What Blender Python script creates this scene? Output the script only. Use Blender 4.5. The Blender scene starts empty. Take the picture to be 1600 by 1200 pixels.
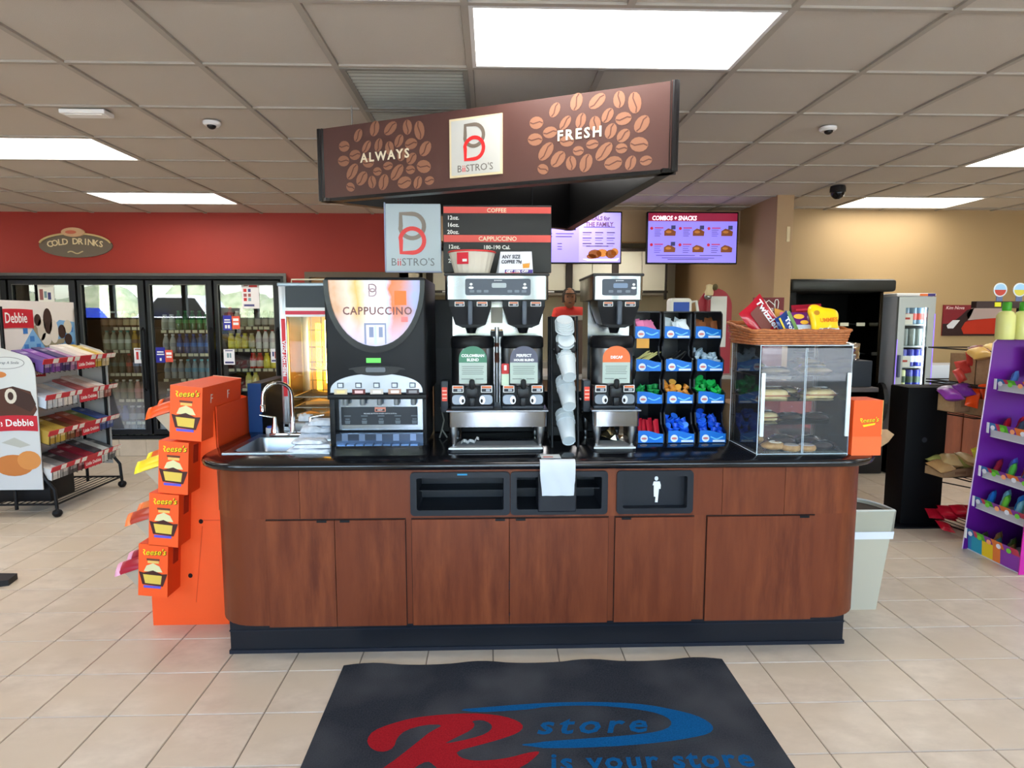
import bpy, bmesh, math, random
from mathutils import Vector, Matrix
random.seed(7)
SC = bpy.context.scene
COL = SC.collection
PI = math.pi
# ------------------------------------------------------------------ camera
cam = bpy.data.cameras.new('camera'); cam.sensor_width = 36; cam.lens = 997.3/1600*36
cam.clip_start = .05; cam.clip_end = 300
camo = bpy.data.objects.new('camera', cam); COL.objects.link(camo)
camo.location = (0, 0, 1.572); camo.rotation_euler = (PI/2-.10497, 0, -.03224)
SC.camera = camo
# ------------------------------------------------------------------ sky, exposure
wd = bpy.data.worlds.new('sky'); SC.world = wd; wd.use_nodes = True
nt = wd.node_tree; bgn = nt.nodes['Background']
sky = nt.nodes.new('ShaderNodeTexSky'); sky.sky_type = 'NISHITA'; sky.sun_disc = False
sky.sun_elevation = math.radians(48); sky.sun_rotation = math.radians(20); sky.air_density = 1.0; sky.dust_density = 1.5
nt.links.new(sky.outputs[0], bgn.inputs[0]); bgn.inputs[1].default_value = 1.75
vs = SC.view_settings; vs.view_transform = 'Standard'; vs.look = 'None'; vs.gamma = 1; vs.use_curve_mapping = False
vs.exposure = .45
SUN = bpy.data.lights.new('sun', 'SUN'); SUN.energy = 14; SUN.angle = .02; SUN.color = (1, .95, .86)
suno = bpy.data.objects.new('sun', SUN); COL.objects.link(suno); suno.rotation_euler = (math.radians(-38), math.radians(-14), 0); suno.location = (0, 20, 30)
LAMP = 7.6        # ceiling panel emission
# ------------------------------------------------------------------ materials
def s2l(c):
    c /= 255
    return c/12.92 if c <= .04045 else ((c+.055)/1.055)**2.4
def rgb(t): return (s2l(t[0]), s2l(t[1]), s2l(t[2]), 1)
MATS = {}
def m(col, rough=.5, metal=0, emit=0, spec=.32, bump=0, bscale=200, var=0, vscale=6, coat=0, alpha=1):
    key = (tuple(col), rough, metal, emit, spec, bump, bscale, var, vscale, coat)
    if key in MATS: return MATS[key]
    k = bpy.data.materials.new('paint_%02x%02x%02x' % tuple(int(v) for v in col)); k.use_nodes = True
    n = k.node_tree.nodes; l = k.node_tree.links; b = n['Principled BSDF']
    b.inputs['Base Color'].default_value = rgb(col); b.inputs['Roughness'].default_value = rough
    b.inputs['Metallic'].default_value = metal; b.inputs['Specular IOR Level'].default_value = spec
    b.inputs['Coat Weight'].default_value = coat
    if emit:
        b.inputs['Emission Color'].default_value = rgb(col); b.inputs['Emission Strength'].default_value = emit
    if var or bump:
        tc = n.new('ShaderNodeTexCoord')
    if var:
        no = n.new('ShaderNodeTexNoise'); no.inputs['Scale'].default_value = vscale; no.inputs['Detail'].default_value = 5
        l.new(tc.outputs['Object'], no.inputs['Vector'])
        mr = n.new('ShaderNodeMapRange'); mr.inputs['To Min'].default_value = 1-var; mr.inputs['To Max'].default_value = 1+var
        mr.inputs['From Min'].default_value = .3; mr.inputs['From Max'].default_value = .7
        l.new(no.outputs[0], mr.inputs[0])
        mx = n.new('ShaderNodeVectorMath'); mx.operation = 'SCALE'; mx.inputs[0].default_value = rgb(col)[:3]
        l.new(mr.outputs[0], mx.inputs['Scale']); l.new(mx.outputs[0], b.inputs['Base Color'])
    if bump:
        nb = n.new('ShaderNodeTexNoise'); nb.inputs['Scale'].default_value = bscale; nb.inputs['Detail'].default_value = 3
        l.new(tc.outputs['Object'], nb.inputs['Vector'])
        bp = n.new('ShaderNodeBump'); bp.inputs['Strength'].default_value = bump; bp.inputs['Distance'].default_value = .01
        l.new(nb.outputs[0], bp.inputs['Height']); l.new(bp.outputs[0], b.inputs['Normal'])
    MATS[key] = k
    return k
def pane(name, tint=(1, 1, 1), f=1.45, rough=.01, haze=0, hazecol=(220, 225, 230)):
    """thin clear sheet: straight-through transparency with a fresnel mirror on top"""
    k = bpy.data.materials.new(name); k.use_nodes = True; n = k.node_tree.nodes; l = k.node_tree.links
    for x in list(n): n.remove(x)
    o = n.new('ShaderNodeOutputMaterial'); t = n.new('ShaderNodeBsdfTransparent'); t.inputs[0].default_value = (*tint, 1)
    g = n.new('ShaderNodeBsdfGlossy'); g.inputs['Roughness'].default_value = rough
    fr = n.new('ShaderNodeFresnel'); fr.inputs[0].default_value = f
    mx = n.new('ShaderNodeMixShader'); l.new(fr.outputs[0], mx.inputs[0])
    base = t.outputs[0]
    if haze:
        d = n.new('ShaderNodeBsdfDiffuse'); d.inputs[0].default_value = rgb(hazecol)
        m2 = n.new('ShaderNodeMixShader'); m2.inputs[0].default_value = haze
        l.new(t.outputs[0], m2.inputs[1]); l.new(d.outputs[0], m2.inputs[2]); base = m2.outputs[0]
    l.new(base, mx.inputs[1]); l.new(g.outputs[0], mx.inputs[2]); l.new(mx.outputs[0], o.inputs[0])
    return k
def noise_mix(name, c1, c2, scale, rough=.5, stretch=(1, 1, 1), detail=6, bump=0, objrand=0, spec=.5, c3=None, scale2=1.2, coat=0):
    k = bpy.data.materials.new(name); k.use_nodes = True; n = k.node_tree.nodes; l = k.node_tree.links; b = n['Principled BSDF']
    tc = n.new('ShaderNodeTexCoord'); mp = n.new('ShaderNodeMapping'); mp.inputs['Scale'].default_value = stretch
    l.new(tc.outputs['Object'], mp.inputs[0])
    if objrand:
        oi = n.new('ShaderNodeObjectInfo'); cx = n.new('ShaderNodeCombineXYZ')
        ml = n.new('ShaderNodeMath'); ml.operation = 'MULTIPLY'; ml.inputs[1].default_value = 37
        l.new(oi.outputs['Random'], ml.inputs[0]); l.new(ml.outputs[0], cx.inputs[0]); l.new(ml.outputs[0], cx.inputs[1]); l.new(ml.outputs[0], cx.inputs[2])
        l.new(cx.outputs[0], mp.inputs['Location'])
    no = n.new('ShaderNodeTexNoise'); no.inputs['Scale'].default_value = scale; no.inputs['Detail'].default_value = detail; no.inputs['Roughness'].default_value = .6
    l.new(mp.outputs[0], no.inputs['Vector'])
    cr = n.new('ShaderNodeValToRGB'); cr.color_ramp.elements[0].position = .32; cr.color_ramp.elements[1].position = .68
    cr.color_ramp.elements[0].color = rgb(c1); cr.color_ramp.elements[1].color = rgb(c2)
    l.new(no.outputs[0], cr.inputs[0]); last = cr.outputs[0]
    if c3:
        n2 = n.new('ShaderNodeTexNoise'); n2.inputs['Scale'].default_value = scale2; n2.inputs['Detail'].default_value = 2
        l.new(mp.outputs[0], n2.inputs['Vector'])
        r2 = n.new('ShaderNodeMapRange'); r2.inputs['From Min'].default_value = .4; r2.inputs['From Max'].default_value = .65
        l.new(n2.outputs[0], r2.inputs[0])
        mx = n.new('ShaderNodeMix'); mx.data_type = 'RGBA'; l.new(r2.outputs[0], mx.inputs[0]); l.new(last, mx.inputs[6]); mx.inputs[7].default_value = rgb(c3)
        last = mx.outputs[2]
    l.new(last, b.inputs['Base Color'])
    b.inputs['Roughness'].default_value = rough; b.inputs['Specular IOR Level'].default_value = spec; b.inputs['Coat Weight'].default_value = coat
    if bump:
        bp = n.new('ShaderNodeBump'); bp.inputs['Strength'].default_value = bump; bp.inputs['Distance'].default_value = .01
        l.new(no.outputs[0], bp.inputs['Height']); l.new(bp.outputs[0], b.inputs['Normal'])
    return k
WHITE = m((235, 236, 236), .45); BLACK = m((15, 16, 19), .45, spec=.22); BLK_GL = m((12, 13, 16), .18); BLK_TX = m((22, 24, 28), .5, spec=.22, bump=.15, bscale=400)
STEEL = m((146, 149, 154), .2, 1, bump=.22, bscale=4); STEEL_R = m((158, 160, 163), .3, 1, bump=.15, bscale=5); CHROME = m((225, 228, 230), .07, 1)
DKMET = m((40, 40, 42), .35, .6); ORANGE = m((255, 92, 34), .5); ORANGE_D = m((226, 70, 20), .55)
CARD = noise_mix('cardboard', (158, 124, 88), (172, 138, 100), 30, .8); CARDGREY = m((176, 160, 138), .8)
GLASS = pane('door_glass', (.93, .96, .95), 1.95); ACRYL = pane('acrylic', (.985, .99, .995), 1.33, .02, .035)
CLEARBAG = pane('clear_film', (.96, .97, .98), 1.5, .12, .14, (240, 244, 248))
WOOD = noise_mix('cherry_laminate', (90, 38, 19), (130, 66, 35), 6, .42, (3.2, 3.2, .45), 8, .02, 1, .28, (110, 51, 26), 1.0)
TILE = noise_mix('floor_tile', (194, 178, 157), (216, 201, 180), 7, .33, (1, 1.6, 1), 9, .01, 1, .45, (204, 187, 163), 1.5)
GROUT = m((122, 110, 96), .8); CEILT = m((198, 190, 176), .9, bump=.25, bscale=350, spec=.1); CEILG = m((172, 164, 150), .6, spec=.2)
RED = m((158, 52, 40), .6, var=.04, vscale=.6, bump=.05, bscale=60); BEIGE = m((167, 140, 100), .7, bump=.05, bscale=60)
TAN = m((176, 146, 110), .7, bump=.05, bscale=60); PAPER = m((236, 236, 232), .7); CLOTH = noise_mix('towel', (206, 214, 226), (232, 236, 242), 40, .9, bump=.4)
PURPLE = m((98, 22, 132), .4); WICKER = noise_mix('wicker', (150, 84, 44), (196, 120, 66), 60, .6)
CREAM = m((226, 214, 186), .5)
# ------------------------------------------------------------------ geometry builder
class G:
    def __init__(s): s.V = []; s.F = []; s.M = []; s.x = None
    def add(s, vs, fs, mi=0):
        o = len(s.V)
        if s.x is not None: vs = [s.x @ Vector(v) for v in vs]
        s.V += [tuple(v) for v in vs]; s.F += [tuple(i+o for i in f) for f in fs]; s.M += [mi]*len(fs)
        return s
    def box(s, x0, x1, y0, y1, z0, z1, mi=0):
        return s.add([(x0, y0, z0), (x1, y0, z0), (x1, y1, z0), (x0, y1, z0), (x0, y0, z1), (x1, y0, z1), (x1, y1, z1), (x0, y1, z1)],
                     [(0, 3, 2, 1), (4, 5, 6, 7), (0, 1, 5, 4), (1, 2, 6, 5), (2, 3, 7, 6), (3, 0, 4, 7)], mi)
    def rbox(s, x0, x1, y0, y1, z0, z1, r=.01, seg=2, mi=0, only=None):
        bm = bmesh.new(); bmesh.ops.create_cube(bm, size=1)
        for v in bm.verts:
            v.co = Vector((x0+(v.co.x+.5)*(x1-x0), y0+(v.co.y+.5)*(y1-y0), z0+(v.co.z+.5)*(z1-z0)))
        ed = [e for e in bm.edges if only is None or (only == 'z' and abs(e.verts[0].co.z-e.verts[1].co.z) > 1e-6) or (only == 'y' and abs(e.verts[0].co.y-e.verts[1].co.y) > 1e-6) or (only == 'x' and abs(e.verts[0].co.x-e.verts[1].co.x) > 1e-6)]
        bmesh.ops.bevel(bm, geom=ed, offset=r, segments=seg, profile=.5, affect='EDGES')
        bm.verts.index_update()
        s.add([v.co[:] for v in bm.verts], [[v.index for v in f.verts] for f in bm.faces], mi); bm.free()
        return s
    def prism(s, pts, ax, a, b, mi=0, mside=None):
        n = len(pts)
        def P(p, t):
            if ax == 'x': return (t, p[0], p[1])
            if ax == 'y': return (p[0], t, p[1])
            return (p[0], p[1], t)
        vs = [P(p, a) for p in pts]+[P(p, b) for p in pts]
        s.add(vs, [tuple(range(n))[::-1], tuple(range(n, 2*n))], mi)
        o = len(s.V)-2*n
        s.F += [(o+i, o+(i+1) % n, o+n+(i+1) % n, o+n+i) for i in range(n)]; s.M += [mi if mside is None else mside]*n
        return s
    def tube(s, pts, r, n=8, closed=False, mi=0, caps=True):
        pts = [Vector(p) for p in pts]; N = len(pts); rs = r if isinstance(r, (list, tuple)) else [r]*N
        rings = []; up = None
        for i, p in enumerate(pts):
            if closed: t = pts[(i+1) % N]-pts[i-1]
            else: t = pts[min(i+1, N-1)]-pts[max(i-1, 0)]
            t.normalize()
            if up is None:
                up = Vector((0, 0, 1)) if abs(t.z) < .9 else Vector((1, 0, 0))
            u = up-t*up.dot(t); u.normalize(); up = u; w = t.cross(u)
            rings.append([p+(u*math.cos(2*PI*k/n)+w*math.sin(2*PI*k/n))*rs[i] for k in range(n)])
        vs = [v for rg in rings for v in rg]; fs = []
        for i in range(N if closed else N-1):
            j = (i+1) % N
            for k in range(n): fs.append((i*n+k, i*n+(k+1) % n, j*n+(k+1) % n, j*n+k))
        if caps and not closed: fs += [tuple(range(n))[::-1], tuple(range((N-1)*n, N*n))]
        return s.add(vs, fs, mi)
    def lathe(s, prof, n=16, c=(0, 0, 0), mi=0, mis=None, sx=1, sy=1, ang=2*PI):
        vs = []; fs = []; ms = []
        full = abs(ang-2*PI) < 1e-6
        for r, z in prof:
            for k in range(n): 
                a = ang*k/(n if full else n-1); vs.append((c[0]+r*math.cos(a)*sx, c[1]+r*math.sin(a)*sy, c[2]+z))
        o = len(s.V)
        for i in range(len(prof)-1):
            for k in range(n if full else n-1):
                fs.append((i*n+k, i*n+(k+1) % n, (i+1)*n+(k+1) % n, (i+1)*n+k)); ms.append(mi if mis is None else mis[i])
        if prof[0][0] > 1e-5: fs.append(tuple(range(n))[::-1]); ms.append(mi if mis is None else mis[0])
        if prof[-1][0] > 1e-5: fs.append(tuple(range((len(prof)-1)*n, len(prof)*n))); ms.append(mi if mis is None else mis[-1])
        s.add(vs, fs, mi); s.M[-len(fs):] = ms
        return s
    def flat(s, pts, o, u, v, th=.001, mi=0):
        """2-D outline laid on a surface (origin o, axes u,v) with a small thickness along the normal"""
        o, u, v = Vector(o), Vector(u), Vector(v); n = u.cross(v).normalized(); k = len(pts)
        vs = [o+u*p[0]+v*p[1] for p in pts]+[o+u*p[0]+v*p[1]+n*th for p in pts]
        return s.add(vs, [tuple(range(k))[::-1], tuple(range(k, 2*k))]+[(i, (i+1) % k, k+(i+1) % k, k+i) for i in range(k)], mi)
    def ribbon(s, path, wid, o, u, v, th=.001, mi=0, closed=False):
        o, u, v = Vector(o), Vector(u), Vector(v); n = u.cross(v).normalized(); N = len(path); L = []; R = []
        for i, p in enumerate(path):
            a = path[i-1] if (i or closed) else p; b = path[(i+1) % N] if (i < N-1 or closed) else p
            d = Vector((b[0]-a[0], b[1]-a[1])).normalized(); q = Vector((-d.y, d.x))*wid/2
            L.append((p[0]+q.x, p[1]+q.y)); R.append((p[0]-q.x, p[1]-q.y))
        for i in range(N if closed else N-1):
            j = (i+1) % N
            s.flat([R[i], R[j], L[j], L[i]], o, u, v, th, mi)
        return s
    def sphere(s, c, rx, ry=None, rz=None, n=10, k=6, mi=0):
        ry = rx if ry is None else ry; rz = rx if rz is None else rz
        prof = [(math.sin(PI*i/k), -math.cos(PI*i/k)) for i in range(k+1)]
        vs = []; fs = []
        for r, z in prof:
            for j in range(n): vs.append((c[0]+rx*r*math.cos(2*PI*j/n), c[1]+ry*r*math.sin(2*PI*j/n), c[2]+rz*z))
        for i in range(k):
            for j in range(n): fs.append((i*n+j, i*n+(j+1) % n, (i+1)*n+(j+1) % n, (i+1)*n+j))
        return s.add(vs, fs, mi)
    def mesh(s, name, mats, smooth=None):
        me = bpy.data.meshes.new(name); me.from_pydata(s.V, [], s.F); me.validate(clean_customdata=False)
        for k in (mats if isinstance(mats, (list, tuple)) else [mats]): me.materials.append(k)
        if len(me.polygons) == len(s.M): me.polygons.foreach_set('material_index', s.M)
        bm = bmesh.new(); bm.from_mesh(me); bmesh.ops.remove_doubles(bm, verts=bm.verts, dist=1e-6); bmesh.ops.recalc_face_normals(bm, faces=bm.faces); bm.to_mesh(me); bm.free()
        if smooth:
            me.shade_smooth(); me.set_sharp_from_angle(angle=math.radians(smooth))
        return me
def tag(o, label, cat, group=None):
    o['label'] = label; o['category'] = cat
    if group: o['group'] = group
    return o
def thing(name, label, cat, loc=(0, 0, 0), rot=(0, 0, 0), group=None):
    o = bpy.data.objects.new(name, None); COL.objects.link(o); o.empty_display_size = .05
    o.location = loc; o.rotation_euler = rot
    return tag(o, label, cat, group)
def wloc(p):
    v = Vector((0, 0, 0))
    while p is not None: v = v+p.location; p = p.parent
    return v
def part(name, g, mats, par, smooth=None, local=False, label=None, kind=None):
    me = g if isinstance(g, bpy.types.Mesh) else g.mesh(name, mats, smooth)
    o = bpy.data.objects.new(name, me); COL.objects.link(o); o.parent = par
    if not local and par is not None: o.location = -wloc(par)
    if label: o['label'] = label
    if kind: o['kind'] = kind
    return o
def solo(name, label, cat, g, mats, smooth=None, group=None, loc=None, rot=None, kind=None):
    if loc is None and g.V:
        xs = [v[0] for v in g.V]; ys = [v[1] for v in g.V]; zs = [v[2] for v in g.V]
        loc = Vector(((min(xs)+max(xs))/2, (min(ys)+max(ys))/2, min(zs)))
        g.V = [(a-loc.x, b-loc.y, c-loc.z) for a, b, c in g.V]
    o = bpy.data.objects.new(name, g.mesh(name, mats, smooth)); COL.objects.link(o); o.location = loc or (0, 0, 0)
    if rot: o.rotation_euler = rot
    if kind: o['kind'] = kind
    return tag(o, label, cat, group)
def struct(name, g, mats, label=None, smooth=None):
    o = bpy.data.objects.new(name, g.mesh(name, mats, smooth)); COL.objects.link(o); o['kind'] = 'structure'
    if label: o['label'] = label; o['category'] = name.split('_')[0]
    return o
def dup(root, loc, rot=None, label=None, group=None):
    def cp(o, p):
        c = o.copy(); COL.objects.link(c); c.parent = p
        for ch in o.children: cp(ch, c)
        return c
    r = cp(root, None); r.location = loc
    if rot is not None: r.rotation_euler = rot
    if label: r['label'] = label
    if group: r['group'] = group
    return r
TCACHE = {}
def text(s, size, o, u, v, mat, par, name='lettering', align='CENTER', shear=0, bold=0, ext=.0006, local=False, sx=1, space=1, res=2):
    key = (s, size, align, shear, bold, ext, mat.name, space, res)
    if key not in TCACHE:
        cu = bpy.data.curves.new('lettering', 'FONT'); cu.body = s; cu.size = size; cu.align_x = align; cu.shear = shear
        cu.offset = bold; cu.extrude = ext; cu.resolution_u = res; cu.space_character = space
        t = bpy.data.objects.new('t', cu); me = bpy.data.meshes.new_from_object(t); me.name = 'lettering'
        me.materials.clear(); me.materials.append(mat); bpy.data.objects.remove(t); TCACHE[key] = me
    ob = bpy.data.objects.new(name, TCACHE[key]); COL.objects.link(ob); ob.parent = par
    u, v = Vector(u).normalized(), Vector(v).normalized(); n = u.cross(v); o = Vector(o)
    if par is not None and not local: o = o-wloc(par)
    M = Matrix(((u.x*sx, v.x, n.x, o.x), (u.y*sx, v.y, n.y, o.y), (u.z*sx, v.z, n.z, o.z), (0, 0, 0, 1)))
    ob.matrix_basis = M
    return ob
def textrow(parts, size, o, u, v, par, sx=1):
    """one line of lettering set piece by piece, centred on o; parts = [(string, material)]"""
    obs = []; x = 0
    for s_, mt in parts:
        ob = text(s_, size, o, u, v, mt, par, align='LEFT'); xs_ = [p.co.x for p in ob.data.vertices]; obs.append((ob, x-min(xs_))); x += max(xs_)-min(xs_)+size*.09
    for ob, a in obs: ob.location = ob.location+Vector(u).normalized()*(a-x/2)
X, Y, Z = Vector((1, 0, 0)), Vector((0, 1, 0)), Vector((0, 0, 1))
def ell(cx, cy, a, b, n=18, rot=0, a0=0, a1=2*PI):
    full = abs(a1-a0-2*PI) < 1e-6; out = []
    for i in range(n):
        t = a0+(a1-a0)*i/(n if full else n-1); x, y = a*math.cos(t), b*math.sin(t)
        out.append((cx+x*math.cos(rot)-y*math.sin(rot), cy+x*math.sin(rot)+y*math.cos(rot)))
    return out
def rect(x0, x1, y0, y1): return [(x0, y0), (x1, y0), (x1, y1), (x0, y1)]
def rrect(x0, x1, y0, y1, r, k=4):
    o = []
    for cx, cy, a in ((x1-r, y0+r, -PI/2), (x1-r, y1-r, 0), (x0+r, y1-r, PI/2), (x0+r, y0+r, PI)):
        o += [(cx+r*math.cos(a+PI/2*i/k), cy+r*math.sin(a+PI/2*i/k)) for i in range(k+1)]
    return o
def pillow(g, w, h, d, c=(0, 0, 0), u=(1, 0, 0), v=(0, 0, 1), nx=8, ny=8, mi=0, jit=.0, crimp=.0, seed=0):
    """a puffed sealed bag: two bulging sheets meeting at crimped ends"""
    rn = random.Random(seed); c, u, v = Vector(c), Vector(u).normalized(), Vector(v).normalized(); n = u.cross(v)
    vs = []; fs = []
    for sd in (1, -1):
        for j in range(ny+1):
            for i in range(nx+1):
                a, b = i/nx*2-1, j/ny*2-1
                t = max(0, (1-abs(a)**2.6))**.6*max(0, 1-abs(b)**4)**.6
                k = 1-.04*math.cos(b*PI/2)**2
                p = c+u*(a*w/2*k)+v*(b*h/2)+n*(sd*d/2*t*(1+jit*rn.uniform(-1, 1)))
                if abs(b) == 1 and crimp: p = p+n*crimp*math.sin(i*PI)
                vs.append(p)
        o = 0 if sd == 1 else (nx+1)*(ny+1)
        for j in range(ny):
            for i in range(nx):
                q = (o+j*(nx+1)+i, o+j*(nx+1)+i+1, o+(j+1)*(nx+1)+i+1, o+(j+1)*(nx+1)+i)
                fs.append(q if sd == 1 else q[::-1])
    g.add(vs, fs, mi)
    return g
# ================================================================== SETTING
XL, XR, YF, YB, CZ = -11.0, 8.0, -1.2, 7.3, 2.708
# ---- floor: base slab + tiles
T = .3048; FX0, FY0 = -1.826, 2.119
g = G().box(XL-.2, XR+.2, YF-.2, 9.6, -.12, -.004); floor = struct('floor', g, GROUT, 'beige square ceramic floor tiles of the shop')
tg = G(); h = T/2-.0022
tg.add([(-h, -h, -.004), (h, -h, -.004), (h, h, -.004), (-h, h, -.004), (-h+.002, -h+.002, 0), (h-.002, -h+.002, 0), (h-.002, h-.002, 0), (-h+.002, h-.002, 0)],
       [(4, 5, 6, 7), (0, 1, 5, 4), (1, 2, 6, 5), (2, 3, 7, 6), (3, 0, 4, 7)])
tm = tg.mesh('tile', TILE)
cells = []
for i in range(-31, 33):
    for j in range(-11, 18):
        cx, cy = FX0+(i+.5)*T, FY0+(j+.5)*T
        if XL < cx < XR and YF < cy < YB+.1: cells.append((cx, cy))
def seen(c):
    x, y = c
    if y < 2.0 or x < -.83*y-.2 or x > .9*y+.2: return False
    if -1.1 < x < 1.6 and 2.9 < y < 7: return False
    if -.6 < x < .95 and y < 2.7: return False
    if y > 4.2 and -1.5 < x < 2.3: return False
    return True
vis = sorted([c for c in cells if seen(c)], key=lambda c: c[1])[:300]
vset = set(vis); rest = G()
for c in cells:
    if c in vset:
        o = bpy.data.objects.new('tile', tm); COL.objects.link(o); o.parent = floor; o.location = (c[0], c[1], 0)
    else:
        rest.add([(v[0]+c[0], v[1]+c[1], v[2]) for v in tg.V], tg.F)
rm = rest.mesh('far_tiles', TILE); ro = part('far_tiles', rm, None, floor); ro['kind'] = 'stuff'
# ---- ceiling: plenum slab, grid bars, tiles, light panels
g = G().box(XL-.2, XR+.2, YF-.2, YB+.05, CZ+.05, CZ+.2); ceil = struct('ceiling', g, CEILT, 'suspended ceiling of textured square panels')
C = .6096; CX0, CY0 = 1.124, 2.462
xs = [CX0+i*C for i in range(-20, 12) if XL < CX0+i*C < XR]; ys = [CY0+j*C for j in range(-6, 8) if YF < CY0+j*C < YB]
# light cells: lower-left grid indices in x (two panels wide)
lights = [(-2, 0), (-8, 3), (4, 3), (-8, 6), (4, 6), (-8, 0), (4, 0), (-14, 3), (-14, 0), (-14, 6), (-2, -4), (-8, -4), (4, -4), (-14, -4), (-2, 3), (-2, 6), (9, 3), (9, 0), (9, -4)]
vents = [(-3, 1), (-3, 2)]
skip = set(vents)
for i, j in lights: skip |= {(i, j), (i+1, j)}
for x in xs:
    i = round((x-CX0)/C); cuts = sorted(j for a, j in lights if a+1 == i); y = YF
    for j in cuts+[None]:
        e = YB if j is None else CY0+j*C
        if e > y: part('grid_bar', G().box(x-.014, x+.014, y, e, CZ-.004, CZ+.03), CEILG, ceil)
        if j is not None: y = e+C
for y in ys: part('grid_bar', G().box(XL, XR, y-.012, y+.012, CZ-.003, CZ+.028), CEILG, ceil)
ctm = G().box(.016, C-.016, .014, C-.014, CZ+.006, CZ+.02).mesh('ceiling_tile', CEILT)
nt_ = 0; rest = G()
cc = []
for i in range(-20, 12):
    for j in range(-6, 8):
        x, y = CX0+i*C, CY0+j*C
        if x < XL or x+C > XR+.3 or y+C > YB+.3 or (i, j) in skip: continue
        cc.append((y < 1.6 or abs(x) > .95*y+1, x, y))
for far, x, y in cc:
    if not far:
        o = bpy.data.objects.new('ceiling_tile', ctm); COL.objects.link(o); o.parent = ceil; o.location = (x, y, 0)
    else: rest.box(x+.016, x+C-.016, y+.014, y+C-.014, CZ+.006, CZ+.02)
ro = part('far_ceiling_tiles', rest, CEILT, ceil); ro['kind'] = 'stuff'
LMAT = m((255, 252, 246), .5, emit=LAMP); names = {(-2, 0): 'big white ceiling light panel nearest, above the hanging coffee sign', (-8, 3): 'white ceiling light panel cut by the left picture edge', (4, 3): 'white ceiling light panel cut by the right picture edge',
    (-8, 6): 'white ceiling light panel close to the red wall', (4, 6): 'white ceiling light panel close to the beige wall'}
for i, j in lights:
    x, y = CX0+i*C, CY0+j*C
    lab = names.get((i, j), 'white ceiling light panel hidden behind the hanging coffee sign' if i == -2 and j > 0 else 'white ceiling light panel outside the picture')
    t = thing('ceiling_light', lab, 'ceiling light', (x+C, y+C/2, CZ), group='recessed ceiling light panels')
    part('diffuser', G().box(x+.03, x+2*C-.03, y+.028, y+C-.028, CZ+.004, CZ+.012), LMAT, t)
    f = G().box(x+.012, x+2*C-.012, y+.01, y+.03, CZ-.003, CZ+.02).box(x+.012, x+2*C-.012, y+C-.03, y+C-.01, CZ-.003, CZ+.02)
    f.box(x+.012, x+.032, y+.03, y+C-.03, CZ-.003, CZ+.02).box(x+2*C-.032, x+2*C-.012, y+.03, y+C-.03, CZ-.003, CZ+.02)
    part('frame', f, m((225, 225, 220), .5), t)
# ventilation grilles
for q, (i, j) in enumerate(vents):
    x, y = CX0+i*C, CY0+j*C
    t = thing('ceiling_vent', ['louvred grey ceiling grille beside the big light panel', 'louvred grey ceiling grille half hidden by the hanging sign'][q], 'vent', (x+C/2, y+C/2, CZ))
    part('frame', G().box(x+.01, x+C-.01, y+.01, y+.035, CZ-.006, CZ+.02).box(x+.01, x+C-.01, y+C-.035, y+C-.01, CZ-.006, CZ+.02).box(x+.01, x+.035, y+.035, y+C-.035, CZ-.006, CZ+.02).box(x+C-.035, x+C-.01, y+.035, y+C-.035, CZ-.006, CZ+.02), m((140, 138, 128), .6), t)
    part('backing', G().box(x+.03, x+C-.03, y+.03, y+C-.03, CZ+.03, CZ+.04), m((22, 22, 21), .8), t)
    sm = m((178, 180, 168), .55)
    for k in range(12):
        yy = y+.05+k*(C-.09)/11.8
        part('slat', G().prism([(yy, CZ+.004), (yy+.024, CZ+.0), (yy+.024, CZ+.002), (yy, CZ+.006)], 'x', x+.033, x+C-.033), sm, t)
# ---- walls
WT = .15
g = G(); ya, yb = YB, YB+WT
g.box(XL, -6.10, ya, yb, 0, CZ+.1).box(-6.10, -2.30, ya, yb, 2.03, CZ+.1).box(-6.10, -2.30, ya, yb, 0, .2).box(-2.30, -2.08, ya, yb, 0, CZ+.1).box(-2.08, -1.03, ya, yb, 2.07, CZ+.1).box(-1.03, -.95, ya, yb, 0, CZ+.1)
struct('wall_back', g, RED, 'red painted rear wall above the drink coolers')
struct('wall_left', G().box(XL-WT, XL, YF, 9.6, 0, CZ+.1), BEIGE)
struct('wall_right', G().box(XR, XR+WT, YF, 9.6, 0, CZ+.1), BEIGE)
struct('wall_rear_right', G().box(2.86, XR, 6.87, 7.02, 0, CZ+.1), BEIGE, 'pale beige wall on the right of the rear')
struct('wall_wing', G().box(2.70, 2.86, 6.08, 9.5, 0, CZ+.1), TAN, 'short tan wing wall beside the food counter')
g = G().box(-.95, 2.70, 6.98, 7.13, 2.38, CZ+.1); struct('wall_soffit', g, TAN, 'tan soffit above the food counter')
g = G().box(-1.1, 2.70, 9.4, 9.55, 0, 2.8); g.box(-1.1, -.95, 7.3, 9.4, 0, 2.8); struct('wall_kitchen', g, m((214, 204, 182), .6), 'pale kitchen wall')
kc = struct('ceiling_kitchen', G().box(-1.1, 2.70, 7.13, 9.5, 2.55, 2.62), m((225, 220, 208), .8))
# cooler curb of tiles below the doors
g = G().box(XL, -2.10, YB-.05, YB-.008, 0, .195); bb = struct('baseboard_back', g, GROUT)
bt = G().box(-.148, .148, -.006, 0, .004, .188).mesh('tile', TILE)
for k in range(29):
    o = bpy.data.objects.new('tile', bt); COL.objects.link(o); o.parent = bb; o.location = (-2.26-.3*k, YB-.05, 0)
struct('baseboard_rear_right', G().box(2.87, XR, 6.855, 6.87, 0, .1), m((60, 46, 40), .5))
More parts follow.
